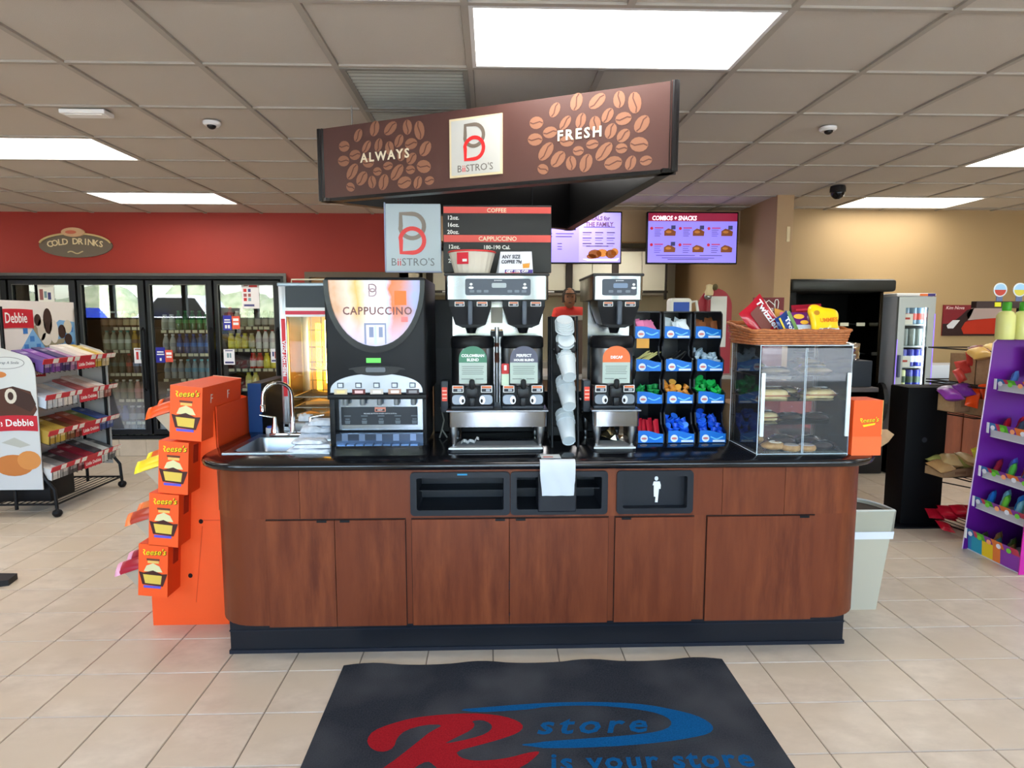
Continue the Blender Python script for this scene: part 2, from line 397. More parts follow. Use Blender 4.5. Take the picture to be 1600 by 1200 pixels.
# doorway in the red wall: frame + tan door leaf
d1 = struct('door_1', G().box(-2.04, -1.07, YB+.06, YB+.10, 0, 2.03), m((176, 128, 82), .5), 'tan door in the red wall behind the pizza warmer')
fr = G().box(-2.08, -2.03, YB-.03, YB+.12, 0, 2.07).box(-1.08, -1.03, YB-.03, YB+.12, 0, 2.07).box(-2.03, -1.08, YB-.03, YB+.12, 2.01, 2.07)
part('door_frame', fr, m((96, 84, 70), .5), d1)
part('door_handle', G().tube([(-1.95, YB+.05, 1.0), (-1.95, YB-.0, 1.0), (-1.84, YB-.0, 1.0)], .01), STEEL, d1)
# ---- shop front behind the camera: windows to the street
FW = G(); fa, fb = YF-.2, YF
FW.box(XL, XR, fa, fb, 2.46, CZ+.1); FW.box(XL, -4.6, fa, fb, 0, 1.5); FW.box(4.6, XR, fa, fb, 0, .9); FW.box(-4.6, -1.2, fa, fb, 0, .8); FW.box(1.2, 4.6, fa, fb, 0, .8); FW.box(-1.45, -1.0, fa, fb, .8, 2.46); FW.box(1.0, 1.45, fa, fb, .8, 2.46); FW.box(-1.2, -1.0, fa, fb, 0, .8); FW.box(1.0, 1.2, fa, fb, 0, .8); FW.box(-2.95, -2.7, fa, fb, .8, 2.46); FW.box(2.7, 2.95, fa, fb, .8, 2.46); FW.box(-4.7, -4.4, fa, fb, .8, 2.46); FW.box(4.4, 4.7, fa, fb, .8, 2.46)  # unseen front: piers and high left sill shaped to break up window reflections
front = struct('wall_front', FW, BEIGE, 'shop front wall with windows to the street')
mul = [-10.9, -9.12, -7.41, -5.7, -4.7, -4.4, -2.95, -2.7, -1.45, -1.0, 0, 1.0, 1.45, 2.7, 2.95, 4.4, 4.7, 6.3, 7.9]
FRM = m((70, 66, 64), .4, .3)
for q in range(len(mul)-1):
    a, b = mul[q], mul[q+1]; z0 = 1.5 if b <= -4.69 else (.9 if a >= 4.59 else (.8 if b <= -1.4 or a >= 1.4 else .02))
    if b-a < .5: continue
    wn = struct('window_%d' % (q+1), G().box(a, a+.05, fa+.05, fb-.03, z0, 2.46).box(b-.05, b, fa+.05, fb-.03, z0, 2.46).box(a+.05, b-.05, fa+.05, fb-.03, z0, z0+.05).box(a+.05, b-.05, fa+.05, fb-.03, 2.41, 2.46), FRM)
    part('pane', G().box(a+.05, b-.05, YF-.11, YF-.104, z0+.05, 2.41), pane('window_glass', (.97, .98, .98), 1.3) if q == 0 else bpy.data.materials['window_glass'], wn)
for a, b, z0 in ((-10.9, -4.6, 1.5), (-4.6, -1.45, .8), (-1.0, 1.0, .02), (1.45, 4.6, .8), (4.6, 7.9, .9)):   # sky portals at the glazing
    lp = bpy.data.lights.new('window_portal', 'AREA'); lp.shape = 'RECTANGLE'; lp.size = b-a; lp.size_y = 2.46-z0; lp.cycles.is_portal = True
    lo = bpy.data.objects.new('window_portal', lp); COL.objects.link(lo); lo.location = ((a+b)/2, YF-.22, (z0+2.46)/2); lo.rotation_euler = (-PI/2, 0, PI)
# street side: forecourt, far bank of trees, a parked car (seen mirrored in the cooler doors)
struct('ground_forecourt', G().box(-60, 60, -60, YF-.2, -.25, -.1), noise_mix('asphalt', (196, 194, 188), (216, 213, 206), 20, .9), 'pale concrete forecourt outside')
def car(loc, col, label, sz=1):
    t = thing('parked_car', label, 'car', loc); t.scale = (1, 1, sz)
    prof = [(-2.1, .3), (2.15, .3), (2.2, .75), (1.9, .95), (1.1, 1.02), (.55, 1.5), (-.8, 1.52), (-1.5, 1.05), (-2.1, .98), (-2.2, .6)]
    b = G(); b.prism(prof, 'y', -.85, .85)
    part('body', b, m(col, .25, 0, coat=.6), t, local=True)
    part('side_window', G().prism([(-1.3, 1.05), (.9, 1.05), (.5, 1.44), (-.75, 1.45)], 'y', .852, .858).prism([(-1.3, 1.05), (.9, 1.05), (.5, 1.44), (-.75, 1.45)], 'y', -.858, -.852), BLK_GL, t, local=True)
    for x in (-1.35, 1.4):
        for y in (-.8, .8):
            w = G(); w.x = Matrix.Translation((x, y, .3)) @ Matrix.Rotation(PI/2, 4, 'X'); w.lathe([(.12, -.1), (.3, -.1), (.32, 0), (.3, .1), (.12, .1)], 18); part('wheel', w, BLACK, t, 40, local=True)
car((-13.1, -5.6, -.1), (24, 50, 200), 'blue car parked outside, mirrored in the cooler doors', 1.3)
car((-10.6, -8.6, -.1), (238, 238, 235), 'white van parked outside, mirrored in the cooler doors', 1.6)
car((-19, -13, -.1), (232, 230, 226), 'pale car parked farther outside, mirrored in the cooler doors', 1.5)
hb = G()
for k in range(30): hb.sphere((-58+k*4.1, -42+random.uniform(-3, 3), 1), 3.4, 3, random.uniform(2.2, 3.8), 10, 6)
struct('terrain_trees', hb, noise_mix('tree_bank', (130, 146, 104), (190, 190, 160), 1.5, .9), 'bank of trees across the street', 60)
# ================================================================== DRINK COOLERS
DX = [-6.04, -5.30, -4.56, -3.82, -3.08, -2.34]
FRB = m((24, 24, 26), .3, .4); FRG = m((86, 84, 80), .35, .5); GY = 7.27
ck = thing('cooler_bank', 'black walk-in drink cooler with a row of glass doors under the red wall', 'cooler', (-4.19, 7.5, .2))
g = G().box(-6.10, -2.30, 7.24, 7.30, 1.985, 2.03).box(-6.10, -2.30, 7.24, 7.30, .2, .235).box(-2.34, -2.30, 7.24, 7.30, .235, 1.985).box(-6.10, -6.04, 7.24, 7.30, .235, 1.985)
part('outer_frame', g, FRB, ck)
part('frame_trim', G().box(-6.12, -2.27, 7.225, 7.24, 2.02, 2.05).box(-2.30, -2.27, 7.225, 7.24, .2, 2.02), FRG, ck)
part('liner', G().box(-6.1, -2.3, 8.3, 8.34, .2, 2.1).box(-6.14, -6.1, 7.46, 8.3, .2, 2.1).box(-2.3, -2.26, 7.46, 8.3, .2, 2.1).box(-6.1, -2.3, 7.46, 8.3, 2.06, 2.1).box(-6.1, -2.3, 7.31, 8.3, .16, .2), m((34, 33, 32), .7), ck)
LED = m((255, 246, 222), .5, emit=3.2)
for i in range(5):
    a, b = DX[i], DX[i+1]
    fr = G().box(a+.012, a+.052, GY-.035, GY+.015, .25, 1.97).box(b-.075, b-.012, GY-.035, GY+.015, .25, 1.97).box(a+.052, b-.075, GY-.035, GY+.015, 1.925, 1.97).box(a+.052, b-.075, GY-.035, GY+.015, .25, .31)
    d = part('door', fr, FRB, ck)
    part('door_trim', G().box(a+.05, a+.056, GY-.04, GY-.03, .31, 1.925).box(b-.08, b-.073, GY-.04, GY-.03, .31, 1.925).box(a+.05, b-.073, GY-.04, GY-.03, 1.92, 1.928), FRG, d)
    part('pane', G().box(a+.052, b-.075, GY-.01, GY-.004, .31, 1.925), GLASS, d)
    part('door_handle', G().tube([(b-.045, GY-.03, .75), (b-.045, GY-.075, .78), (b-.045, GY-.075, 1.42), (b-.045, GY-.03, 1.45)], .011), BLACK, d, 40)
    part('light_strip', G().box(b-.072, b-.060, 7.33, 7.35, .35, 1.9), LED, ck)
shz = {0: [1.75, 1.4, 1.05, .7, .35], 1: [1.72, 1.4, 1.05, .7, .35], 2: [1.472, 1.212, .948, .649, .388, .254], 3: [1.438, 1.172, .882, .541, .28], 4: [1.477, 1.223, .997, .771, .396]}
SHM = m((40, 40, 40), .5, .3); TAGM = m((226, 220, 190), .6)
for i, zs in shz.items():
    a, b = DX[i]+.06, DX[i+1]-.06
    for z in zs:
        z -= .025
        s = part('shelf', G().box(a, b, 7.42, 7.95, z-.012, z), SHM, ck)
        part('shelf_edge', G().box(a, b, 7.40, 7.42, z-.03, z+.012), m((52, 50, 46), .5), s)
        p = G(); x = a+.012
        while x < b-.06:
            w = random.uniform(.042, .06)
            if random.random() < .88: p.box(x, x+w, 7.394, 7.40, z-.024, z+.008)
            x += w+random.uniform(.008, .03)
        part('price_tags', p, TAGM, s, kind='stuff')
# bottle kinds -----------------------------------------------------------------
BPROF = {'soda': ([(.0, 0), (.026, 0), (.031, .01), (.031, .06), (.029, .075), (.031, .09), (.031, .13), (.024, .165), (.013, .195), (.013, .205)], .205),
         'tea': ([(.0, 0), (.03, 0), (.033, .008), (.033, .115), (.026, .145), (.018, .155), (.018, .165)], .165),
         'can': ([(.0, 0), (.026, 0), (.031, .008), (.031, .145), (.027, .155), (.0, .155)], .15),
         'milk': ([(.0, 0), (.048, 0), (.052, .01), (.052, .11), (.03, .17), (.016, .19), (.016, .2)], .2)}
def bottle_proto(kind, col, capc, labc, label, group, scale=1.0):
    prof, hz = BPROF[kind]; prof = [(r*scale*1.13, z*scale*1.04) for r, z in prof]; hz *= scale*1.04
    t = thing(('drink_can' if kind == 'can' else 'milk_jug' if kind == 'milk' else 'drink_bottle'), label, 'can' if kind == 'can' else 'jug' if kind == 'milk' else 'bottle', (0, 0, -50), group=group)
    part('bottle_body' if kind != 'can' else 'can_body', G().lathe(prof, 12), m(col, .15 if kind != 'milk' else .4, 0, 0, .6), t, 50, local=True)
    if kind == 'can':
        part('lid', G().lathe([(.026*scale, .152*scale), (.024*scale, .157*scale), (0, .155*scale)], 12), STEEL, t, 50, local=True)
    else:
        rr = prof[-1][0]+.003; part('cap', G().lathe([(rr, hz-.004), (rr, hz+.012), (rr*.9, hz+.015)], 12), m(capc, .4), t, 50, local=True)
    if labc:
        z0, z1 = {'soda': (.085, .128), 'tea': (.03, .1), 'can': (.04, .1), 'milk': (.03, .09)}[kind]; rr = max(p[0] for p in prof)+.0008
        part('wrapper', G().lathe([(rr, z0*scale), (rr, z1*scale)], 12), m(labc, .4), t, 50, local=True)
    return t
BUSED = {}
def put(key, x, y, z, spec, label, group):
    kk = (key, spec)
    if kk not in BUSED:
        BUSED[kk] = bottle_proto(*spec[:4], label, group, spec[4] if len(spec) > 4 else 1.0); BUSED[kk].location = (x, y, z); return BUSED[kk]
    return dup(BUSED[kk], (x, y, z), (0, 0, random.uniform(0, 6)), label, group)
def row(door, si, specs, words, x0=.09, pitch=.078, n=None, where=None, y=7.46):
    z = shz[door][si]-.025; a = DX[door]; k = 0
    nm = {1: 'cooler behind the snack rack header', 2: 'cooler beside the snack rack', 3: 'cooler behind the orange display', 4: 'cooler beside the pizza warmer'}[door]
    sh = ['top', 'second', 'third', 'fourth', 'fifth', 'bottom'][si]
    for sp, wd_, cnt in zip(specs, words, n):
        for q in range(cnt):
            put((door, si), a+x0+k*pitch, y, z, sp, '%s on %s shelf, %s' % (wd_, sh, nm), '%s on the %s shelf of one cooler' % (wd_.split(' ', 1)[1]+'s', sh))
            k += 1
    return k
A = row
A(2, 0, [('tea', (74, 40, 22), (235, 235, 230), (150, 120, 90)), ('tea', (90, 44, 24), (40, 40, 40), (190, 170, 130))], ['amber tea bottle', 'brown tea bottle'], n=[4, 4])
A(2, 1, [('soda', (150, 160, 140), (30, 140, 130), (200, 205, 195)), ('soda', (150, 120, 30), (200, 160, 30), (90, 60, 40))], ['clear bottle with teal cap', 'golden soda bottle'], n=[5, 3])
A(2, 2, [('soda', (30, 60, 50), (30, 30, 30), (70, 110, 100)), ('soda', (70, 16, 16), (170, 30, 30), (150, 24, 24)), ('soda', (46, 60, 90), (230, 230, 230), (120, 150, 190))], ['dark green soda bottle', 'dark red soda bottle', 'dusky blue soda bottle'], n=[4, 1, 3])
A(2, 3, [('soda', (150, 150, 60), (210, 200, 60), (170, 160, 90)), ('soda', (130, 130, 100), (230, 228, 220), (150, 120, 100)), ('soda', (170, 110, 100), (230, 228, 220), (190, 120, 120))], ['yellow juice bottle', 'straw coloured juice bottle', 'pink juice bottle'], n=[2, 3, 3])
A(2, 4, [('can', (60, 20, 50), None, (80, 30, 70)), ('tea', (16, 40, 130), (20, 40, 140), (24, 56, 160)), ('tea', (90, 60, 60), (220, 215, 210), (150, 140, 130))], ['plum drink can', 'blue drink bottle', 'brownish drink bottle'], n=[1, 3, 4])
A(2, 5, [('can', (50, 46, 40), None, (90, 84, 70))], ['dull drink can'], n=[7])
A(3, 0, [('tea', (190, 196, 190), (220, 220, 220), (150, 160, 150)), ('soda', (20, 96, 50), (30, 120, 60), (24, 130, 66))], ['clear water bottle', 'green soda bottle'], n=[2, 6])
A(3, 1, [('soda', (176, 182, 184), (230, 230, 230), (140, 150, 160)), ('soda', (16, 50, 110), (20, 70, 160), (28, 96, 180))], ['clear water bottle', 'blue soda bottle'], n=[2, 6])
A(3, 2, [('soda', (150, 156, 156), (230, 230, 230), (110, 130, 150)), ('soda', (120, 134, 140), (60, 170, 190), (60, 130, 160))], ['clear water bottle', 'clear bottle with light blue cap'], n=[3, 5])
A(3, 3, [('soda', (60, 70, 72), (200, 205, 205), (90, 100, 110)), ('soda', (40, 50, 100), (90, 30, 60), (60, 60, 130))], ['smoky water bottle', 'indigo soda bottle'], n=[4, 4])
A(4, 0, [('soda', (150, 60, 60), (220, 80, 80), (200, 190, 180)), ('tea', (200, 204, 186), (230, 232, 226), (190, 196, 170)), ('tea', (96, 90, 84), (60, 20, 20), (170, 168, 160))], ['rosy bottle', 'milky white bottle', 'grey labelled bottle'], n=[1, 3, 4])
A(4, 1, [('tea', (214, 196, 40), (220, 210, 60), (236, 226, 90)), ('tea', (190, 176, 110), (200, 190, 150), (220, 210, 170)), ('soda', (226, 226, 226), (180, 24, 30), (200, 190, 200))], ['yellow drink bottle', 'straw drink bottle', 'white bottle with red cap'], n=[3, 1, 4])
A(4, 2, [('tea', (206, 40, 34), (220, 30, 30), (230, 210, 200)), ('tea', (224, 206, 40), (220, 200, 30), (230, 216, 80))], ['red drink bottle', 'bright yellow drink bottle'], x0=.33, n=[2, 2])
A(4, 3, [('tea', (226, 218, 120), (210, 190, 40), (236, 226, 150))], ['pale yellow drink bottle'], x0=.27, n=[2])
A(4, 4, [('milk', (224, 226, 210), (70, 110, 190), (190, 190, 200), 1.25)], ['white milk jug'], x0=.12, pitch=.152, n=[4], y=7.50)
A(1, 0, [('tea', (180, 150, 60), (200, 180, 90), (210, 180, 90))], ['golden carton bottle'], x0=.2, n=[4])
A(1, 1, [('soda', (100, 60, 40), (200, 60, 50), (150, 60, 50))], ['reddish soda bottle'], n=[7])
# flyers taped to the doors ------------------------------------------------------
def flyer(x0, x1, z0, z1, col, label, deco):
    t = thing('flyer', label, 'poster', ((x0+x1)/2, GY-.014, z0))
    part('sheet', G().box(x0, x1, GY-.0135, GY-.0115, z0, z1), m(col, .6), t)
    w, hh = x1-x0, z1-z0; d = G(); o = (x0, GY-.0135, z0)
    for (a, b, c, e, mi) in deco: d.flat(rect(a*w, b*w, c*hh, e*hh), o, X, Z, .0006, mi)
    part('print', d, [m((196, 50, 50), .6), m((70, 70, 120), .6), m((238, 238, 238), .6), m((150, 90, 90), .6), m((120, 150, 160), .6)], t)
    return t
offer = [(.12, .38, .84, .92, 3), (.42, .9, .8, .93, 0)]
flyer(-4.987, -4.813, 1.732, 1.968, (236, 234, 226), 'white offer flyer above the snack rack header', offer+[(.1, .32, .1, .6, 3), (.6, .8, .12, .45, 1), (.38, .55, .2, .5, 4)])
flyer(-3.989, -3.874, 1.054, 1.225, (232, 230, 232), 'small white flyer with red and blue bottle pictures', [(.2, .42, .25, .75, 0), (.58, .8, .25, .75, 4), (.1, .9, .86, .93, 3)])
flyer(-3.751, -3.649, 1.061, 1.232, (44, 46, 150), 'blue flyer beside the lower red tag', [(.15, .85, .66, .74, 2), (.12, .9, .5, .58, 2), (.4, .6, .12, .3, 2)])
flyer(-3.648, -3.565, 1.068, 1.203, (216, 86, 66), 'coral red tag low on the middle cooler door', [(.15, .85, .6, .8, 2), (.15, .85, .35, .5, 2)])
flyer(-2.772, -2.582, 1.663, 1.958, (226, 222, 222), 'large white offer flyer high on the last cooler door', offer+[(.1, .28, .62, .74, 0), (.1, .28, .44, .56, 3), (.1, .28, .28, .4, 0), (.36, .52, .62, .74, 1), (.36, .52, .44, .56, 3), (.36, .52, .28, .4, 4), (.1, .7, .08, .16, 1)])
flyer(-2.991, -2.901, 1.423, 1.586, (52, 54, 160), 'blue flyer beside the upper red tag', [(.15, .85, .66, .74, 2), (.12, .9, .5, .58, 2), (.2, .45, .12, .35, 2), (.55, .8, .12, .35, 2)])
flyer(-2.894, -2.809, 1.437, 1.579, (226, 90, 66), 'coral red tag high on the last cooler door', [(.15, .85, .62, .82, 2), (.15, .85, .3, .5, 2)])
flyer(-3.002, -2.883, 1.037, 1.209, (232, 230, 236), 'white flyer with grey bottles at the left of the last cooler door', [(.3, .48, .45, .75, 4), (.55, .7, .45, .75, 4), (.1, .9, .08, .2, 1), (.15, .85, .88, .94, 1)])
flyer(-2.48, -2.394, 1.058, 1.216, (232, 230, 236), 'white flyer with red bottles at the right of the last cooler door', [(.2, .42, .45, .78, 1), (.5, .8, .3, .78, 0), (.1, .9, .08, .2, 1)])
# COLD DRINKS wall sign -----------------------------------------------------------
t = thing('wall_sign', 'grey oval COLD DRINKS sign on the red wall', 'sign', (-4.56, YB-.02, 2.227))
cx, cz = -4.56, 2.37
low = [(cx+.395*math.cos(a), cz-.02+.13*math.sin(a)) for a in [PI+PI*k/16 for k in range(17)]]
up = [(cx+.395*math.cos(a), cz-.02+.125*math.sin(a)) for a in [PI*k/16 for k in range(1, 16)]]
part('board', G().prism(low+up, 'y', YB-.02, YB-.001), m((112, 100, 84), .5), t)
g = G(); arc = [(cx+.385*math.cos(a), cz-.012+.122*math.sin(a)) for a in [PI*(.05+.9*k/20) for k in range(21)]]
g.ribbon(arc, .018, (0, YB-.02, 0), X, Z, .012); part('gold_rim', g, m((206, 178, 120), .4), t)
part('top_badge', G().prism(ell(cx-.01, 2.492, .125, .05, 24), 'y', YB-.04, YB-.02), m((214, 172, 128), .5), t)
g = G().flat(ell(-.03, 0, .06, .02), (cx, YB-.04, 2.492), X, Z, .001); part('badge_print', g, m((206, 110, 80), .5), t)
for k, ch in enumerate('COLD DRINKS'):
    a = (k-5)/5; text(ch, .092, (cx+.272*a, YB-.021, 2.365-.03*a*a), (1, 0, -.12*a), (.12*a, 0, 1), m((226, 206, 160), .5), t, bold=.002)
g = G(); g.ribbon([(-.09+.012*i, .012*math.sin(i*.55)) for i in range(15)], .012, (cx, YB-.02, 2.275), X, Z, .002); part('flourish', g, m((196, 176, 130), .5), t)
# ================================================================== COFFEE COUNTER
def stadium(x0, x1, y0, y1, r, k=8): return rrect(x0, x1, y0, y1, r, k)
BX0, BX1, BY0, BY1, BZ0, BZ1 = -1.285, 1.77, 2.82, 4.05, .167, .895
cn = thing('coffee_counter', 'cherry wood island counter with rounded corners and black toe kick', 'counter', (.24, 3.4, 0))
WB = m((30, 16, 12), .8)
bd = G(); outer = stadium(BX0, BX1, BY0, BY1, .2, 8)
bd.prism(outer, 'z', BZ0, .668); bd2 = G()
# upper band split round the three niches
nic = [(-.360, .075), (.090, .519), (.572, .910)]; NZ0, NZ1 = .685, .873
part('lower_body', bd, WOOD, cn, 35)
ob_ = [(BX1, 2.985), (BX1, BY1-.2)]+[(BX1-.2+.2*math.cos(a), BY1-.2+.2*math.sin(a)) for a in [PI/16*k for k in range(1, 9)]]+[(BX0+.2+.2*math.cos(a), BY1-.2+.2*math.sin(a)) for a in [PI/2+PI/16*k for k in range(9)]]+[(BX0, 2.985)]
bd2.prism(ob_+[(p[0]*.985+.004, p[1]*1.0-(.02 if p[1] > 3.9 else 0)) for p in ob_[::-1]], 'z', .668, BZ1)
part('rear_band', bd2, WOOD, cn, 35)
fl_ = [(BX0+.2-.2*math.cos(a), BY0+.2-.2*math.sin(a)) for a in [PI/16*k for k in range(9)]]
g = G().prism([(BX0, 2.97)]+fl_+[(-.863, BY0), (-.863, 2.97)], 'z', .668, BZ1); part('upper_panel', g, WOOD, cn, 35)
for a, b in ((-.861, -.372), (.922, 1.053), (1.055, 1.343)): part('upper_panel', G().box(a, b, BY0, 2.97, .668, BZ1), WOOD, cn)
fr_ = [(BX1-.2+.2*math.cos(a), BY0+.2-.2*math.sin(a)) for a in [PI/16*k for k in range(9)]]
g = G().prism([(1.345, 3.1), (1.345, BY0)]+fr_[::-1]+[(BX1, 3.1)], 'z', .668, BZ1); part('upper_panel', g, WOOD, cn, 35)
part('niche_rail', G().box(-.372, .922, BY0, 3.1, .668, NZ0).box(-.372, .922, BY0, 3.1, NZ1, BZ1).box(-.372, -.360, BY0, 3.1, NZ0, NZ1).box(.075, .090, BY0, 3.1, NZ0, NZ1).box(.519, .572, BY0, 3.1, NZ0, NZ1).box(.910, .922, BY0, 3.1, NZ0, NZ1), WOOD, cn)
part('toe_kick', G().box(-1.226, 1.693, 2.89, 3.98, 0, .168), m((20, 22, 28), .4), cn)
part('toe_cap', G().box(-1.232, 1.699, 2.883, 3.98, .0, .018).box(-1.229, 1.696, 2.887, 3.98, .108, .114), m((30, 33, 42), .35), cn)
# doors: thin proud panels over a dark reveal
drs = [(-1.013, -.709), (-.706, -.392), (-.362, .077), (.080, .530), (.562, .924), (.986, 1.486)]
for q, (a, b) in enumerate(drs):
    rv = G().box(a-.003, b+.003, BY0-.0015, BY0+.004, BZ0+.001, .667); part('door_reveal', rv, WB, cn)
    d = part('door', G().box(a, b, BY0-.012, BY0-.0015, BZ0-.002, .662), WOOD, cn)
    px = {0: b-.055, 1: a+.045, 2: b-.04, 3: a+.05, 4: a+.05, 5: b-.05}[q]
    part('pull_notch', G().box(px-.022, px+.022, BY0-.0135, BY0-.011, .653, .664), BLACK, d)
part('hinge', G().box(.0765, .0805, BY0-.014, BY0-.011, .33, .372), STEEL, cn); part('hinge', G().box(.0765, .0805, BY0-.014, BY0-.011, .205, .22), STEEL, cn)
# niches
NB = m((26, 29, 36), .45)
for q, (a, b) in enumerate(nic):
    f = G(); o_, i_ = rrect(a-.006, b+.006, NZ0-.006, NZ1+.006, .018, 4), rrect(a+.022, b-.022, NZ0+.02, NZ1-.02, .008, 4)
    n = len(o_)
    for k in range(n):
        j = (k+1) % n; yf = BY0-.012
        f.add([(o_[k][0], yf, o_[k][1]), (o_[j][0], yf, o_[j][1]), (i_[j][0], yf, i_[j][1]), (i_[k][0], yf, i_[k][1])], [(0, 1, 2, 3)])
        f.add([(o_[k][0], yf, o_[k][1]), (o_[j][0], yf, o_[j][1]), (o_[j][0], BY0, o_[j][1]), (o_[k][0], BY0, o_[k][1])], [(3, 2, 1, 0)])
        dep = BY0+(.2 if q < 2 else .035)
        f.add([(i_[k][0], yf, i_[k][1]), (i_[j][0], yf, i_[j][1]), (i_[j][0], dep, i_[j][1]), (i_[k][0], dep, i_[k][1])], [(0, 1, 2, 3)])
    f.box(a+.0, b-.0, dep, dep+.004, NZ0+.0, NZ1-.0)
    np_ = part('niche', f, NB, cn, 30, label='black plastic recess in the counter front')
    if q == 0:
        part('niche_shelf', G().box(a+.022, b-.022, BY0+.08, BY0+.2, .768, .772), NB, np_)
        part('blue_tape', G().flat(rect(-.025, .02, -.003, .004), (-.13, BY0-.0125, .868), X, Z, .0005), m((40, 140, 190), .5), np_)
    if q == 1:
        part('niche_shelf', G().box(a+.022, .207, BY0+.05, BY0+.2, .783, .787), NB, np_); part('niche_shelf', G().box(.385, b-.022, BY0+.05, BY0+.2, .783, .787), NB, np_)
        part('napkin_housing', G().rbox(.208, .382, BY0-.02, BY0+.15, NZ0+.008, NZ1-.004, .006), m((24, 27, 34), .4), np_)
    if q == 2:
        mg = G(); o = (.757, BY0+.034, .0)
        mg.flat(ell(0, .832, .0085, .0105, 12), o, X, Z, .002)
        mg.flat([(-.017, .80), (-.012, .818), (.016, .818), (.021, .80), (.02, .783), (.014, .783), (.0145, .80), (.012, .775), (.008, .72), (-.004, .72), (-.002, .745), (-.01, .747), (-.011, .775), (-.011, .80)], o, X, Z, .002)
        part('litter_figure', mg, WHITE, np_)
# napkin hanging out
g = G(); pr = [(2.80, .938), (2.772, .941), (2.757, .929), (2.760, .885), (2.758, .85), (2.764, .83), (2.760, .80), (2.765, .781)]
wd_ = [(.213, .370)]*4+[(.216, .369), (.219, .367), (.222, .366), (.223, .365)]
vs_ = []; fs_ = []
for (y, z), (a, b) in zip(pr, wd_):
    for k in range(9): vs_.append((a+(b-a)*k/8, y+.0025*math.sin(k*1.7+z*40), z))
for i in range(len(pr)-1):
    for k in range(8): fs_.append((i*9+k, i*9+k+1, (i+1)*9+k+1, (i+1)*9+k))
g.add(vs_, fs_); g.add([(v[0], v[1]+.002, v[2]-.002) for v in vs_], [f[::-1] for f in fs_])
solo('paper_napkin', 'white paper napkin hanging over the counter edge', 'napkin', g, m((206, 210, 216), .8), 60)
# worktop with the sink cut out
SX0, SX1, SY0, SY1 = -1.245, -.78, 2.995, 3.44
ct = G(); R = .25; tx0, tx1, ty0, ty1 = -1.345, 1.83, 2.78, 4.10; z0, z1 = .897, .932
oc = stadium(tx0, tx1, ty0, ty1, R, 8)
left = [p for p in oc if p[0] < SX0]
Lh = sorted([p for p in oc if p[0] <= tx0+R+1e-6], key=lambda p: (p[1], p[0] if p[1] < 3.4 else -p[0]))
bm = bmesh.new(); ov = [bm.verts.new((p[0], p[1], z1)) for p in oc]; iv = [bm.verts.new((x, y, z1)) for x, y in ((SX0, SY0), (SX1, SY0), (SX1, SY1), (SX0, SY1))]
oe = [bm.edges.new((ov[i], ov[(i+1) % len(ov)])) for i in range(len(ov))]; ie = [bm.edges.new((iv[i], iv[(i+1) % 4])) for i in range(4)]
bmesh.ops.triangle_fill(bm, use_beauty=True, edges=oe+ie); bm.verts.index_update()
tv = [v.co[:] for v in bm.verts]; tf = [[v.index for v in f.verts] for f in bm.faces]; bm.free()
ct.add(tv, tf); ct.add([(v[0], v[1], z0) for v in tv], [f[::-1] for f in tf])
def wall_strip(g, pts, zz, closed=True):
    n = len(pts)
    for a, b in zip(zz[:-1], zz[1:]):
        for i in range(n):
            j = (i+1) % n; P = lambda p, q: (p[0]+q[0]*0, p[1], q[1])
            g.add([(pts[i][0], pts[i][1], a), (pts[j][0], pts[j][1], a), (pts[j][0], pts[j][1], b), (pts[i][0], pts[i][1], b)], [(0, 1, 2, 3)])
cxm, cym = (tx0+tx1)/2, (ty0+ty1)/2
rings = [(0, z0), (.008, z0+.006), (.011, z0+.0175), (.008, z1-.006), (0, z1)]
n = len(oc)
nrm = []
for i, p in enumerate(oc):
    a, b = oc[i-1], oc[(i+1) % n]; d = Vector((b[0]-a[0], b[1]-a[1])).normalized(); nrm.append((d.y, -d.x))
for (o1, za), (o2, zb) in zip(rings[:-1], rings[1:]):
    for i in range(n):
        j = (i+1) % n
        ct.add([(oc[i][0]+nrm[i][0]*o1, oc[i][1]+nrm[i][1]*o1, za), (oc[j][0]+nrm[j][0]*o1, oc[j][1]+nrm[j][1]*o1, za), (oc[j][0]+nrm[j][0]*o2, oc[j][1]+nrm[j][1]*o2, zb), (oc[i][0]+nrm[i][0]*o2, oc[i][1]+nrm[i][1]*o2, zb)], [(0, 1, 2, 3)])
wall_strip(ct, [(SX0, SY0), (SX1, SY0), (SX1, SY1), (SX0, SY1)][::-1], [z0, z1])
solo('countertop', 'glossy black worktop with bullnose edge on the wooden counter', 'countertop', ct, m((15, 16, 20), .16, spec=.6), 40)
CT = .932
# sink
t = thing('sink', 'stainless steel drop-in sink at the left end of the worktop', 'sink', ((SX0+SX1)/2, (SY0+SY1)/2, CT))
rm_ = G(); e = .018
for a, b, c, d in ((SX0-e, SX1+e, SY0-e, SY0+.012), (SX0-e, SX1+e, SY1-.075, SY1+e), (SX0-e, SX0+.02, SY0+.012, SY1-.075), (SX1-.02, SX1+e, SY0+.012, SY1-.075)): rm_.box(a, b, c, d, CT, CT+.006)
part('rim', rm_, STEEL_R, t)
bs = G(); a, b, c, d = SX0+.02, SX1-.02, SY0+.012, SY1-.075; zb = CT-.15
top = rrect(a, b, c, d, .05, 4); mid = rrect(a+.01, b-.01, c+.01, d-.01, .05, 4); bot = rrect(a+.05, b-.05, c+.05, d-.05, .03, 4)
for A_, za, B_, zb_ in ((top, CT+.004, mid, CT-.11), (mid, CT-.11, bot, zb)):
    for i in range(len(A_)):
        j = (i+1) % len(A_); bs.add([(A_[i][0], A_[i][1], za), (A_[j][0], A_[j][1], za), (B_[j][0], B_[j][1], zb_), (B_[i][0], B_[i][1], zb_)], [(0, 1, 2, 3)])
bs.add([(p[0], p[1], zb) for p in bot], [tuple(range(len(bot)))]); part('basin', bs, STEEL_R, t, 50)
